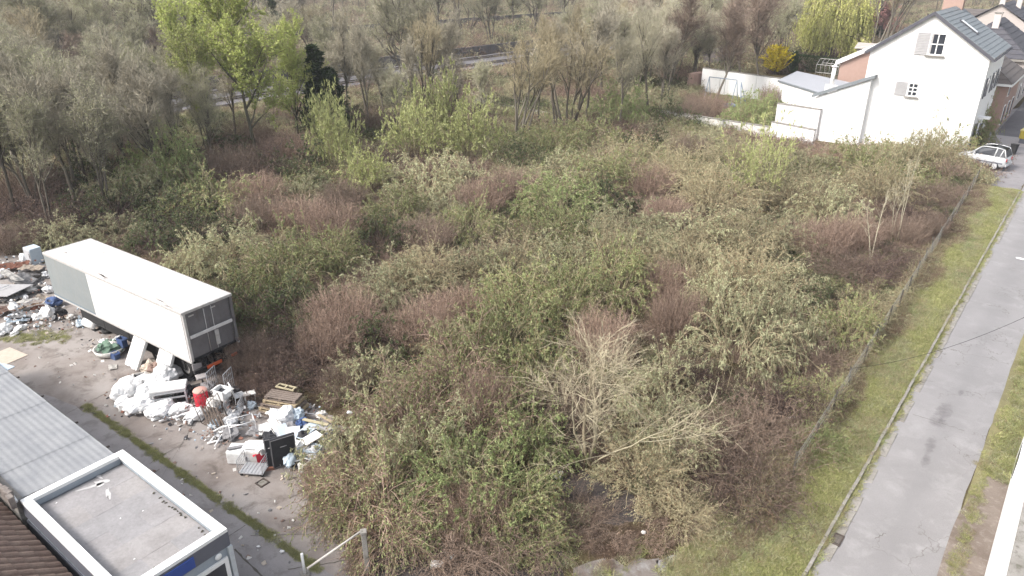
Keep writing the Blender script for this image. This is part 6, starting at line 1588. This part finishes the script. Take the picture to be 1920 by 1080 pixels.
for i, (u, v, w, l, z, mt, rz, lb) in enumerate((
    (62, 510, 1.5, 1.6, .25, 'mid_grey', .3, 'dark grey buckled roofing sheet near the trailer front corner'), (48, 530, 1.5, 1.1, .15, 'grey', -.3, 'grey folded board below the dark buckled sheet'),
    (60, 505, 1.6, .7, .5, 'beige', -.2, 'brownish rolled felt lying over the dark sheet'), (52, 548, 1.4, 1.0, .05, 'mid_grey', .7, 'grey creased sheet in the middle of the rubbish pile'),
    (50, 592, 1.5, 1.0, .1, 'grey', .2, 'light grey bent panel at the front of the rubbish pile'), (60, 576, 1.2, .6, .3, 'carton', .1, 'brown cardboard strip in the rubbish pile'),
    (50, 568, 1.2, .5, .35, 'off_white', .5, 'creamy torn sheet above the brown cardboard'), (86, 562, 1.2, .6, .3, 'beige', -.3, 'beige crumpled sheet beside the blue bundle'),
    (8, 585, 1.4, 1.2, .1, 'brown_cloth', .4, 'brown soaked cloth at the left edge'), (22, 520, 1.5, .5, .6, 'off_white', -.4, 'pale strip lying across the big board top'),
    (75, 530, 1.0, .8, .4, 'charcoal', .9, 'black liner sheet tucked behind the grey board'), (35, 605, 1.1, .6, .05, 'pale_blue', .3, 'pale blue torn film at the front of the pile'),
    (30, 560, 1.1, .8, .1, 'grey', 1.1, 'grey torn flap in the left middle of the pile'), (5, 560, 1.0, .9, .15, 'mid_grey', .1, 'dark grey scrap beside the left edge'))):
    J('debris_sheet', sheet_(10 + i, w, l, .11, fold=2.6), M[mt], lb, 'sheet', u, v, z, rz, jn.gauss(0, .15), jn.gauss(0, .15))
for i, (u, v, sx, sy, sz, mt, lb, cat) in enumerate((
    (92, 548, .28, .2, .22, 'film_white', 'white bag by the trailer grey panel foot', 'bag'), (104, 572, .42, .32, .3, 'blue', 'dark blue bundle with pale straps under the trailer edge', 'bundle'),
    (94, 598, .42, .34, .42, 'film_white', 'large white sack in front of the blue bundle', 'bag'), (112, 595, .35, .3, .32, 'charcoal', 'black bag right of the large white sack', 'bag'),
    (40, 618, .3, .2, .16, 'film_white', 'small white bag at the front rim of the pile', 'bag'), (12, 622, .38, .28, .26, 'film_white', 'white torn bag at the lower left rim', 'bag'), (2, 628, .3, .22, .2, 'film_white', 'white bag cut by the left edge', 'bag'),
    (28, 628, .22, .16, .12, 'plastic_white', 'white scrap lump beside the grassy rim', 'scrap'), (30, 585, .2, .34, .3, 'film_white', 'narrow white bag in the middle left', 'bag'), (2, 520, .3, .35, .3, 'film_white', 'white bag on the big board at the left edge', 'bag'),
    (86, 520, .25, .18, .2, 'film_white', 'white scrap by the trailer front corner', 'scrap'), (72, 580, .35, .2, .12, 'rust', 'rusty brown lump in the pile', 'scrap'), (152, 612, .24, .2, .24, 'pale_blue', 'small pale blue bag in front of the white roll', 'bag'),
    (200, 612, .25, .18, .2, 'film_white', 'white bag lying in the tyre under the trailer', 'bag'), (134, 598, .2, .16, .15, 'off_white', 'small cream scrap under the trailer grey panel', 'scrap'), (70, 600, .2, .16, .2, 'plastic_white', 'white angular scrap before the pile', 'scrap'),
    (60, 548, .3, .22, .2, 'off_white', 'off white clump in the middle of the pile', 'scrap'), (20, 600, .3, .2, .16, 'pale_blue', 'pale blue clump at the lower left', 'scrap'), (48, 560, .22, .16, .12, 'film_white', 'white lump near the brown cardboard', 'scrap'))):
    J('bag' if cat == 'bag' else cat, lump(40 + i, sx, sy, sz, .45, knot=cat == 'bag' and i % 2 == 0), M[mt], lb, cat, u, v, .05 if v < 600 else 0, jn.random() * 6)
k = MB(); k.lathe([(.001, -.55), (.18, -.52), (.27, -.4), (.28, 0), (.27, .4), (.18, .52), (.001, .55)], 16, Matrix.Rotation(R(90), 4, 'Y')); J('rolled_quilt', k, M['foam'], 'fat white rolled quilt lying under the trailer side', 'roll', 170, 606, .28, yang + .15)
tyre('tyre under the trailer side with a white bag in it', 204, 622); tyre('worn tyre behind the red barrel', 366, 735, .36, .22, 0)
t = thing('plastic_tub', 'shallow white tub full of green and white rubbish by the trailer', 'tub', at(208, 662), yang)
k = MB(); k.lathe([(.30, 0), (.62, .12), (.70, .36), (.74, .36), (.66, .08), (.30, -.02)], 20); k.build('shell', M['off_white'], t)
k = lump(71, .55, .5, .3, .5); 
for v_ in k.bm.verts: v_.co.z += .12
k.build('contents', M['green_bits'], t)
for i, (u, v, mt, lb) in enumerate(((198, 645, 'film_white', 'white scrap heaped on the left of the tub'), (222, 640, 'film_white', 'white scrap heaped on the right of the tub'), (190, 655, 'green_bits', 'green netting hanging out of the tub'), (212, 650, 'off_white', 'cream scrap in the middle of the tub'))):
    J('scrap', lump(80 + i, .22, .16, .16, .6), M[mt], lb, 'scrap', u, v, .4, i)
carton('crate', 'blue crate wedged behind the tub rubbish', 231, 650, .35, .3, .5, M['blue'], yang + .3, .35, 'crate'); carton('crate', 'blue crate standing in front of the ribbed mattress', 217, 672, .35, .3, .35, M['blue'], yang + .2, 0, 'crate')
ribmat('white ribbed foam mattress leaning on the trailer, left one', 250, 690, 1.15, 1.85, yang, 1.05)
ribmat('white foam mattress leaning on the trailer, right one', 303, 712, 1.2, 1.8, yang, 1.1)
J('debris_sheet', sheet_(33, .35, .5, .05), M['off_white'], 'small white scrap lying alone on the concrete', 'sheet', 212, 690, 0, .5)
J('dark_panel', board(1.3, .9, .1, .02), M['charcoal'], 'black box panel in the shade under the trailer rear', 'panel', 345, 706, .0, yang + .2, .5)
J('cloth_bundle', lump(90, .36, .3, .36, .6), M['beige'], 'beige and brown crumpled cloth bundle before the mattresses', 'bundle', 285, 700, 0); J('cloth_bundle', lump(91, .25, .22, .2, .6), M['brown_cloth'], 'dark brown crumpled paper on the beige bundle', 'bundle', 290, 694, .3)
carton('carton', 'small pale box left of the beige bundle', 263, 712, .5, .4, .28, M['off_white'], .4)
# white film heap
for i, (u, v, sx, sy, sz, lb) in enumerate(((240, 742, .75, .55, .45, 'left bulge of the white sheeting heap'), (262, 768, .7, .52, .34, 'front bulge of the white sheeting heap'), (286, 745, .85, .6, .42, 'middle bulge of the white sheeting heap'), (302, 775, .65, .42, .26, 'low front fold of the white sheeting heap'), (312, 722, .7, .5, .55, 'white sheeting heaped behind the steel crate'), (232, 762, .32, .3, .25, 'small left fold of the white sheeting heap'), (335, 772, .5, .32, .2, 'white sheeting end beside the long tubes'), (372, 785, .36, .3, .3, 'white pouch shaped bag beside the brown cage'))):
    J('sheeting', lump(100 + i, sx, sy, sz, .32, 4), M['film_white'], lb, 'sheeting', u, v, 0, jn.random() * 6, grp='white sheeting heap' if i < 7 else None)
# steel crate with white cover
t = thing('steel_crate', 'grey steel crate with a white padded cover on the sheeting heap', 'crate', at(322, 752, .0), yang + .95)
k = MB()
for x in (-.7, .7):
    for y in (-.4, .4): k.box((x, y, .35), (.07, .07, .7))
for z in (.08, .4, .66):
    k.box((0, -.4, z), (1.4, .05, .07)); k.box((0, .4, z), (1.4, .05, .07)); k.box((-.7, 0, z), (.05, .8, .07)); k.box((.7, 0, z), (.05, .8, .07))
k.build('frame', M['steel'], t)
for i in range(3): k = MB(); k.box((0, -.27 + i * .27, .76 + .02 * (i % 2)), (1.5, .26, .12), bev=.04); k.build('cover', M['foam'], t)
for i, (u, v, rz, lb) in enumerate(((330, 778, 1.0, 'long white tube in front, left one'), (338, 780, 1.06, 'long white tube in front, right one'), (350, 778, .95, 'short white tube beside the long ones'))):
    k = MB(); L2 = (1.9, 1.7, 1.1)[i]; k.box((0, 0, .05), (L2, .09, .07), bev=.02); J('tube', k, M['plastic_white'], lb, 'tube', u, v, .05 * i, .55 + .05 * i, grp='long white tubes on the concrete')
for i in range(4): 
    k = MB(); k.box((0, 0, .03), (.9 - .1 * i, .06, .03)); J('strip', k, M['steel'], ('thin grey strip by the red barrel', 'second thin grey strip nearer the white bag', 'third grey strip below the barrel', 'short grey strip against the tubes')[i], 'strip', 355 + 6 * i, 762 + 4 * i, .03, .4 + .25 * i)
t = thing('red_barrel', 'red plastic barrel with a dirty pink lid beside the roll cages', 'barrel', at(381, 762, 0), .3)
k = MB(); k.lathe([(.001, 0), (.26, .0), (.29, .06), (.30, .25), (.285, .28), (.30, .31), (.30, .55), (.285, .58), (.30, .61), (.28, .84), (.001, .85)], 20); k.build('body', M['red'], t)
k = MB(); k.lathe([(.001, .89), (.27, .88), (.30, .84), (.30, .82), (.001, .82)], 20); k.build('lid', jm('dirty_pink', (.55, .30, .25), (.45, .35, .32)), t)
# office chair
t = thing('office_chair', 'grey office chair standing behind the roll cages under the trailer rear', 'chair', at(381, 722, 0), .6)
k = MB(); k.box((0, 0, .47), (.48, .46, .09), bev=.04); k.build('seat', M['chair_grey'], t)
k = MB(); k.box((-.05, .26, .80), (.44, .08, .48), bev=.04, rot=(-.15, 0, 0)); k.build('backrest', M['chair_grey'], t)
k = MB(); k.tube([(0, 0, .08), (0, 0, .44)], .03, 8); k.tube([(0, .1, .44), (-.03, .28, .6)], .02, 6); k.build('column', M['charcoal'], t)
for i in range(5):
    k = MB(); a = i * 1.2566; k.tube([(0, 0, .10), (.3 * math.cos(a), .3 * math.sin(a), .05)], .02, 6); k.build('leg', M['charcoal'], t)
cage('roll_cage', 'upright steel roll cage stuffed with white boxes', 420, 748, .8, .7, 1.5, yang + .5); 
carton('carton', 'white box in the upper part of the upright cage', 418, 745, .5, .5, .45, M['plastic_white'], yang + .3, .75); carton('carton', 'white box at the bottom of the upright cage', 420, 748, .55, .5, .5, M['off_white'], yang + .5, .2)
cage('roll_cage', 'rusty brown cage tilted between the red barrel and the trolley', 405, 792, .75, .7, 1.5, yang + .3, .22, 0, 0, M['wood_grey'])
cage('roll_cage', 'small empty steel trolley right of the brown cage', 442, 778, .6, .6, .8, yang + .7)
for i in range(5):
    k = MB(); k.box((0, 0, .6), (.09, .03, 1.25)); J('plank', k, M['wood_grey'], ('leftmost brown plank leaning in the brown cage', 'second brown plank leaning in the brown cage', 'middle brown plank of the brown cage', 'fourth brown plank in the brown cage', 'rightmost brown plank in the brown cage')[i], 'plank', 394 + 7 * i, 800 + 1 * i, .1, yang + .3, .2)
# white garden furniture
t = thing('garden_chair', 'white plastic garden chair tipped against the dark thicket', 'chair', at(450, 756, 0), 2.2)
k = MB(); k.box((0, 0, .43), (.46, .44, .04), bev=.015); k.build('seat', M['plastic_white'], t)
k = MB(); k.box((0, .24, .75), (.46, .05, .66), bev=.02, rot=(-.15, 0, 0)); k.build('backrest', M['plastic_white'], t)
for x in (-.2, .2):
    for y in (-.18, .2): k = MB(); k.tube([(x, y, .42), (x * 1.15, y * 1.2, 0)], .02, 6); k.build('leg', M['plastic_white'], t)
t = thing('stool', 'cream topped stool beside the tipped white garden chair', 'stool', at(471, 757, 0), .5)
k = MB(); k.box((0, 0, .55), (.5, .34, .06), bev=.02); k.build('seat', M['off_white'], t)
for x in (-.2, .2):
    for y in (-.12, .12): k = MB(); k.tube([(x, y, .53), (x, y, 0)], .018, 6); k.build('leg', M['off_white'], t)
J('plastic_bag', lump(120, .2, .18, .18, .5), M['pale_blue'], 'pale blue bag at the foot of the cream stool', 'bag', 474, 765)
# pallets
for i in range(5): pallet(('bottom pallet of the stack in front of the thicket', 'second pallet from the bottom of the stack', 'middle pallet in the stack', 'second pallet from the top of the stack', 'topmost and smallest pallet of the stack')[i], 533, 772, .155 * i, yang + .28 + .03 * i, M['wood_pale' if i % 2 else 'wood_grey'], 2.0 - .13 * i, 1.15 - .13 * i)
t = thing('wooden_frame', 'narrow pale wooden frame lying behind the pallet stack', 'frame', at(537, 727, .85), yang + .28)
k = MB(); k.box((0, -.12, .03), (.95, .07, .05)); k.box((0, .12, .03), (.95, .07, .05)); k.build('rail', M['wood_yellow'], t)
for x in (-.42, 0, .42): k = MB(); k.box((x, 0, .06), (.07, .24, .03)); k.build('slat', M['wood_yellow'], t)
k = MB(); k.tube([at(483, 762, .1), at(510, 766, .12), at(560, 773, .2), at(600, 778, .3)], .025, 6); tag(k.build('steel_rod', M['steel']), 'long bent steel rod lying in front of the pallet stack', 'rod')
k = MB(); k.tube([at(515, 758, .5), at(521, 764, .3), at(522, 774, .02)], .012, 5); tag(k.build('hose', M['beige']), 'thin pale hose hanging over the pallet stack', 'hose')
# white pipes
for i, (u, v, rz, L2, z, lb) in enumerate(((408, 815, 1.2, 1.0, .05, 'white pipe lying leftmost below the brown cage'), (414, 822, 1.5, 1.1, .1, 'white pipe crossing below the brown cage'), (423, 800, .9, 1.1, .2, 'white pipe leaning up the brown cage foot'), (432, 808, .5, .9, .15, 'white pipe beside the trolley foot'), (440, 800, .35, 1.0, .25, 'thin white pipe in front of the small trolley'), (404, 830, .3, .6, .04, 'short white pipe at the left front'))):
    k = MB(); k.tube([(-L2 / 2, 0, .04), (0, 0, .07), (L2 / 2, 0, .04)], .04, 8); J('pipe', k, M['plastic_white'], lb, 'pipe', u, v, z, rz, 0, jn.gauss(0, .1))
J('scrap', lump(130, .3, .25, .22, .6), M['film_white'], 'white bag tangled among the pipes', 'scrap', 432, 796, .1); J('scrap', lump(131, .2, .18, .18, .6), M['pale_blue'], 'pale blue scrap left of the pipes', 'scrap', 404, 800, .05)
t = thing('table_frame', 'upturned white table frame behind the boxed appliances', 'table frame', at(456, 815, 0), .5)
k = MB(); 
for q in ([(-.5, -.3, .7), (.5, -.3, .7)], [(-.5, .3, .7), (.5, .3, .7)], [(-.5, -.3, .7), (-.5, .3, .7)], [(.5, -.3, .7), (.5, .3, .7)]): k.tube(q, .02, 6)
k.build('rim', M['plastic_white'], t)
for x in (-.5, .5):
    for y in (-.3, .3): k = MB(); k.tube([(x, y, .7), (x, y, 0)], .02, 6); k.build('leg', M['plastic_white'], t)
# appliances on trolley
cage('roll_cage', 'low empty steel trolley base in front of the white appliances', 478, 885, .95, .65, .75, yang + .55)
appliance('white_cooker', 'white cooker lying on its back at the left of the row', 455, 862, .95, .6, .55, M['plastic_white'], yang + .6, 0, 0, 0)
J('shelf_panel', board(1.0, .14, .05), M['mid_grey'], 'grey edge strip lying on the white cooker', 'strip', 452, 838, .62, yang + .95)
appliance('white_cabinet', 'white cabinet beside the cooker with a square hatch', 478, 862, .75, .6, .65, M['plastic_white'], yang + .6, .05, 0, 0, panel=M['off_white'])
J('cover_panel', board(.9, .55, .04), M['film_white'], 'white panel lying over the cabinet top', 'panel', 482, 835, .72, yang + .6)
carton('carton', 'red printed cardboard box behind the black panels', 494, 862, .5, .38, .45, M['red'], .5, .1); carton('carton', 'white and red box on the red printed one', 497, 845, .5, .4, .28, M['off_white'], .8, .5)
J('brick_block', board(.4, .2, .14, .01), M['rust'], 'red brick lying at the black panel foot', 'brick', 505, 880, 0, .3)
def bigpanel(label, u, v, w, h, rz, tilt, th=.10):
    t = thing('black_case', label, 'case', at(u, v, 0)); t.rotation_euler = (tilt, 0, rz)
    k = MB(); k.box((0, 0, h / 2), (w, th, h), bev=.035); k.build('shell', M['charcoal'], t)
    k = MB(); 
    for s_ in (-1, 1): k.box((s_ * (w / 2 - .03), -th / 2 - .01, h / 2), (.025, .02, h - .1))
    k.box((0, -th / 2 - .01, h - .06), (w - .1, .02, .025)); k.box((0, -th / 2 - .01, .06), (w - .1, .02, .025)); k.build('rim', M['mid_grey'], t)
    k = MB(); k.tube([(-.12, -th / 2 - .04, h * .7), (0, -th / 2 - .08, h * .72), (.12, -th / 2 - .04, h * .7)], .015, 6); k.build('handle', M['grey'], t)
    return t
bigpanel('large black flat case standing upright in the junk row', 535, 872, .95, 1.5, yang + 1.2, .12)
bigpanel('narrower black flat case leaning in front of the large one', 515, 878, .5, 1.35, yang + 1.0, -.12)
J('plastic_bag', lump(140, .16, .12, .4, .5), M['film_white'], 'white cord bag hanging between the two black cases', 'bag', 517, 850, .4)
for i, (u, v, sx, sy, sz, z, mt, lb) in enumerate(((517, 788, .35, .25, .3, .2, 'film_white', 'white crumpled sack left at the back of the junk row'), (537, 785, .4, .3, .3, .35, 'film_white', 'white crumpled sack right at the back of the junk row'), (560, 782, .28, .22, .25, .3, 'pale_blue', 'pale blue sack beside the blue bag'), (568, 800, .24, .2, .22, .35, 'blue', 'bright blue bag on the grey panels'), (545, 868, .34, .2, .2, .25, 'pale_blue', 'shiny grey duct bag before the black case'), (556, 845, .34, .24, .25, .3, 'film_white', 'clear film bundle behind the computer case'), (603, 782, .2, .16, .15, .4, 'off_white', 'cream scrap at the right back of the junk row'), (588, 860, .18, .2, .3, .1, 'film_white', 'white bag at the shrub edge'))):
    J('sack', lump(150 + i, sx, sy, sz, .5), M[mt], lb, 'sack', u, v, z, jn.random() * 6)
for i, (u, v, w, l, z, rz, rx, mt, lb) in enumerate(((505, 812, .3, 1.1, .45, .7, .3, 'plastic_white', 'white slatted panel leaning left of the large black case'), (520, 806, .3, 1.1, .55, .65, .3, 'plastic_white', 'second white slatted panel beside the first'), (535, 815, .4, 1.1, .45, .6, .3, 'pale_blue', 'pale blue panel behind the large black case'), (550, 825, .55, 1.1, .3, .2, .7, 'film_white', 'tall white sheet right of the large black case'), (575, 808, .5, 1.0, .55, -.6, .1, 'pale_blue', 'pale blue flat panel in the right heap'), (598, 800, .4, 1.3, .6, yang - 1.3, .1, 'grey', 'long grey panel at the right heap top'), (592, 792, .14, 1.3, .75, yang - 1.35, .08, 'wood_yellow', 'yellowish plank on the long grey panel'), (584, 822, .5, .8, .7, -.7, .05, 'plastic_white', 'white lid on the slatted crates'), (610, 785, .12, .8, .6, 1.0, .1, 'wood_pale', 'pale plank sticking out towards the shrub'), (568, 890, .2, 1.5, .05, yang - 1.5, 0, 'wood_grey', 'dark old beam lying under the junk row'), (560, 880, .3, 1.3, .03, yang - 1.55, 0, 'charcoal', 'black flat strip beside the old beam'), (497, 805, .5, .5, .3, .3, .5, 'off_white', 'small off white board at the left of the slatted panels'))):
    J('panel', board(w, l, .04), M[mt], lb, 'panel', u, v, z, rz, rx)
for i in range(4):
    t = thing('slatted_crate', ('lowest slatted grey crate of the right stack', 'second slatted crate of the right stack', 'third slatted crate of the right stack', 'top slatted crate of the right stack')[i], 'crate', at(585, 862, 0) + Vector((0, 0, .17 * i)), yang + .15 + .05 * i, 'stack of slatted crates')
    k = MB(); k.box((0, -.25, .07), (.85, .02, .1)); k.box((0, .25, .07), (.85, .02, .1)); k.box((-.42, 0, .07), (.02, .5, .1)); k.box((.42, 0, .07), (.02, .5, .1)); k.build('side', M['pale_blue' if i % 2 else 'off_white'], t)
    k = MB(); [k.box((-.36 + .12 * j, 0, .02), (.06, .5, .015)) for j in range(7)]; k.build('bottom', M['steel'], t)
t = thing('computer_case', 'white computer tower with open dark bay before the crates', 'computer', at(573, 885, 0), yang + .2)
k = MB(); k.box((0, 0, .25), (.3, .42, .48), bev=.012); k.build('case', M['off_white'], t); k = MB(); k.box((0, 0, .495), (.22, .26, .02)); k.build('opening', M['charcoal'], t); k = MB(); k.box((0, -.22, .3), (.24, .02, .3)); k.build('front_panel', M['plastic_white'], t)
t = thing('small_monitor', 'small grey screen leaning against the computer tower', 'monitor', at(556, 880, 0), yang + 1.0)
k = MB(); k.box((0, 0, .25), (.42, .06, .32), bev=.015); k.build('case', M['steel'], t); k = MB(); k.box((0, -.035, .25), (.36, .01, .26)); k.build('screen', M_glass, t); k = MB(); k.tube([(0, 0, 0), (0, 0, .12)], .03, 6); k.build('stand', M['steel'], t)
t = thing('yard_drain', 'square open drain frame in the yard concrete', 'drain', at(492, 906, 0), yang)
k = MB()
for c, s_ in (((0, .17, .02), (.4, .05, .04)), ((0, -.17, .02), (.4, .05, .04)), ((.17, 0, .02), (.05, .29, .04)), ((-.17, 0, .02), (.05, .29, .04))): k.box(c, s_)
k.build('rim', M_iron, t); k = MB(); k.box((0, 0, .014), (.28, .28, .012), rot=(.03, 0, .2)); k.build('cover', M_kerb, t)
# plywood sheet and bits at the far left
J('plywood', board(1.6, 1.1, .03), M['beige'], 'flat beige plywood sheet lying on the yard by the shed', 'board', 14, 668, .0, yang + .15)
J('plywood', board(.9, .5, .04), M['pale_blue'], 'pale blue offcut at the left edge beside the shed gutter', 'board', 2, 690, 3.02, yang + .3)
# litter scattered round the scrub
for i, (u, v, s_, mt, lb) in enumerate(((1485, 787, .14, 'film_white', 'white scrap in the brown tangle near the fence'), (1206, 999, .08, 'off_white', 'small white cup beside the bottom litter'), (1366, 1003, .12, 'charcoal', 'small black scrap at the verge corner'), (1045, 896, .13, 'film_white', 'white scrap in the wet soil, left one'), (1052, 888, .1, 'off_white', 'small cream scrap in the wet soil'), (818, 1062, .2, 'off_white', 'torn cream paper at the bottom litter'), (850, 1046, .12, 'film_white', 'white scrap right of the torn paper'), (655, 775, .1, 'film_white', 'white scrap caught in the near mound'), (1435, 905, .12, 'film_white', 'white scrap in the dark plot corner'), (880, 1020, .1, 'off_white', 'cream scrap above the bottom edge'), (530, 1035, .08, 'film_white', 'white speck on the yard by the grass strip'), (690, 1030, .14, 'off_white', 'cream scrap against the concrete post'), (775, 1050, .1, 'off_white', 'small cream scrap in the dark litter'), (485, 1026, .06, 'film_white', 'tiny white speck left of the grass strip'))):
    J('litter', lump(200 + i, s_, s_ * .7, s_ * .6, .6, 2), M[mt], lb, 'litter', u, v, .02 if i not in (7,) else 1.7)
# small worn white marking on the road
k = MB(); k.prism([(-.16, -.25), (.14, -.22), (.18, .1), (.1, .3), (-.12, .22)], 0, .008); J('road_mark', k, M_white, 'worn white paint patch on the road at the right edge', 'marking', 1914, 485, .014, ang)
bpy.data.objects['road_mark']['kind'] = 'structure'; del bpy.data.objects['road_mark']['category']

EXTRA = (  # black and dark lumps are added as shadow inside the heap; the rest fill it
 (345, 745, .45, .3, .3, 'charcoal', 'black lump added as shadow behind the red barrel', 'bag'), (392, 735, .35, .3, .3, 'mid_grey', 'grey bundle between tyre and upright roll cage', 'bundle'), (438, 748, .3, .25, .35, 'charcoal', 'black lump added as shadow between the cages and the white chair', 'bag'),
 (432, 820, .4, .28, .22, 'mid_grey', 'dark grey lump added as shadow under the white pipes', 'cloth'), (508, 838, .3, .26, .4, 'charcoal', 'black lump added as shadow behind the red printed box', 'bag'), (548, 815, .4, .3, .3, 'mid_grey', 'grey soft bundle in the middle of the right heap', 'bundle'),
 (575, 835, .35, .3, .35, 'charcoal', 'black lump added as shadow under the slatted crates', 'bag'), (540, 800, .35, .3, .35, 'film_white', 'white sack in the centre of the right heap', 'bag'), (525, 800, .4, .28, .28, 'off_white', 'dirty white sack left of the central one', 'bag'),
 (590, 812, .35, .25, .3, 'pale_blue', 'pale blue bundle on the right heap', 'bundle'), (485, 815, .4, .3, .2, 'mid_grey', 'grey rag heap behind the white appliances', 'rags'), (330, 705, .35, .3, .3, 'film_white', 'white bag at the right mattress foot', 'bag'),
 (275, 722, .45, .35, .3, 'film_white', 'white bag before the beige bundle', 'bag'), (356, 790, .3, .22, .16, 'film_white', 'flat white bag in front of the red barrel', 'bag'), (402, 770, .3, .3, .35, 'off_white', 'dirty white bag inside the brown cage', 'bag'))
for i, (u, v, sx, sy, sz, mt, lb, cat) in enumerate(EXTRA): J('bag' if cat == 'bag' else 'cloth_bundle', lump(300 + i, sx, sy, sz, .5), M[mt], lb, cat, u, v, 0, jn.random() * 6)
# small broken bits between the junk: nobody could count them
rd_ = random.Random(21)
def rubble(name, label, cx, n, mats, sp, zmax=.12):
    k = MB()
    for i in range(n):
        u, v = rd_.choice(cx); p = at(u + rd_.gauss(0, sp), v + rd_.gauss(0, sp * .6)); s_ = rd_.uniform(.03, .16)
        k.box((p.x, p.y, rd_.uniform(.02, zmax)), (s_, s_ * rd_.uniform(.3, 1), rd_.uniform(.01, .06)), rot=(rd_.gauss(0, .5), rd_.gauss(0, .5), rd_.uniform(0, 6)), mi=rd_.randrange(len(mats)))
    tag(k.build(name, mats), label, 'debris', None, 'stuff')
rubble('debris', 'small broken plastic, paper and dirt scattered among the junk heaps', [(245, 770), (320, 790), (400, 820), (440, 800), (500, 820), (540, 800), (560, 870), (470, 780), (590, 830), (300, 720), (420, 760), (360, 750), (570, 780)], 520, [M['off_white'], M['mid_grey'], M['pale_blue'], M['brown_cloth'], M['film_white'], M['charcoal'], M['rust']], 20, .3)
rubble('debris', 'torn scraps and grit in the rubbish pile by the trailer front', [(20, 600), (60, 560), (90, 590), (40, 530), (10, 560), (70, 610), (110, 605), (20, 500), (60, 500), (200, 650), (150, 605)], 520, [M['off_white'], M['grey'], M['pale_blue'], M['brown_cloth'], M['film_white'], M['charcoal'], M['beige'], M['rust']], 18, .35)
rubble('grit', 'little stones, twigs and specks lying on the yard concrete', [(200, 720), (350, 850), (120, 680), (420, 920), (520, 960), (300, 900), (80, 650), (560, 930), (480, 1010)], 150, [M['mid_grey'], M['beige'], M['brown_cloth'], M['off_white']], 60, .012)
ORD = ('leftmost', 'second from left', 'third from left', 'fourth from left', 'fifth from left', 'sixth from left', 'seventh from left', 'eighth from left', 'ninth from left', 'tenth from left', 'eleventh from left', 'twelfth from left')
same = {}
for o in scene.objects:
    if o.parent is None and o.get('category') and o.get('label'): same.setdefault(o['label'], []).append(o)
for lb, os_ in same.items():
    if 1 < len(os_) <= 12:
        os_.sort(key=lambda o: o.location.x / max(1, o.location.y))
        for i, o in enumerate(os_): o['label'] = lb + ', ' + (ORD[i] if len(os_) > 2 else ('left one', 'right one')[i])
hz = MB(); hz.box((0, 215, 11), (760, 560, 26))
hm_ = bpy.data.materials.new('spring_haze'); hm_.use_nodes = True; nt = hm_.node_tree; nt.nodes.clear()
pv = nt.nodes.new('ShaderNodeVolumePrincipled'); pv.inputs['Density'].default_value = .00035; pv.inputs['Color'].default_value = (.93, .95, 1, 1); pv.inputs['Anisotropy'].default_value = .2
ou = nt.nodes.new('ShaderNodeOutputMaterial'); nt.links.new(pv.outputs[0], ou.inputs['Volume'])
tag(hz.build('haze', hm_), 'thin pale spring haze over the whole plot and wood', kind='stuff')
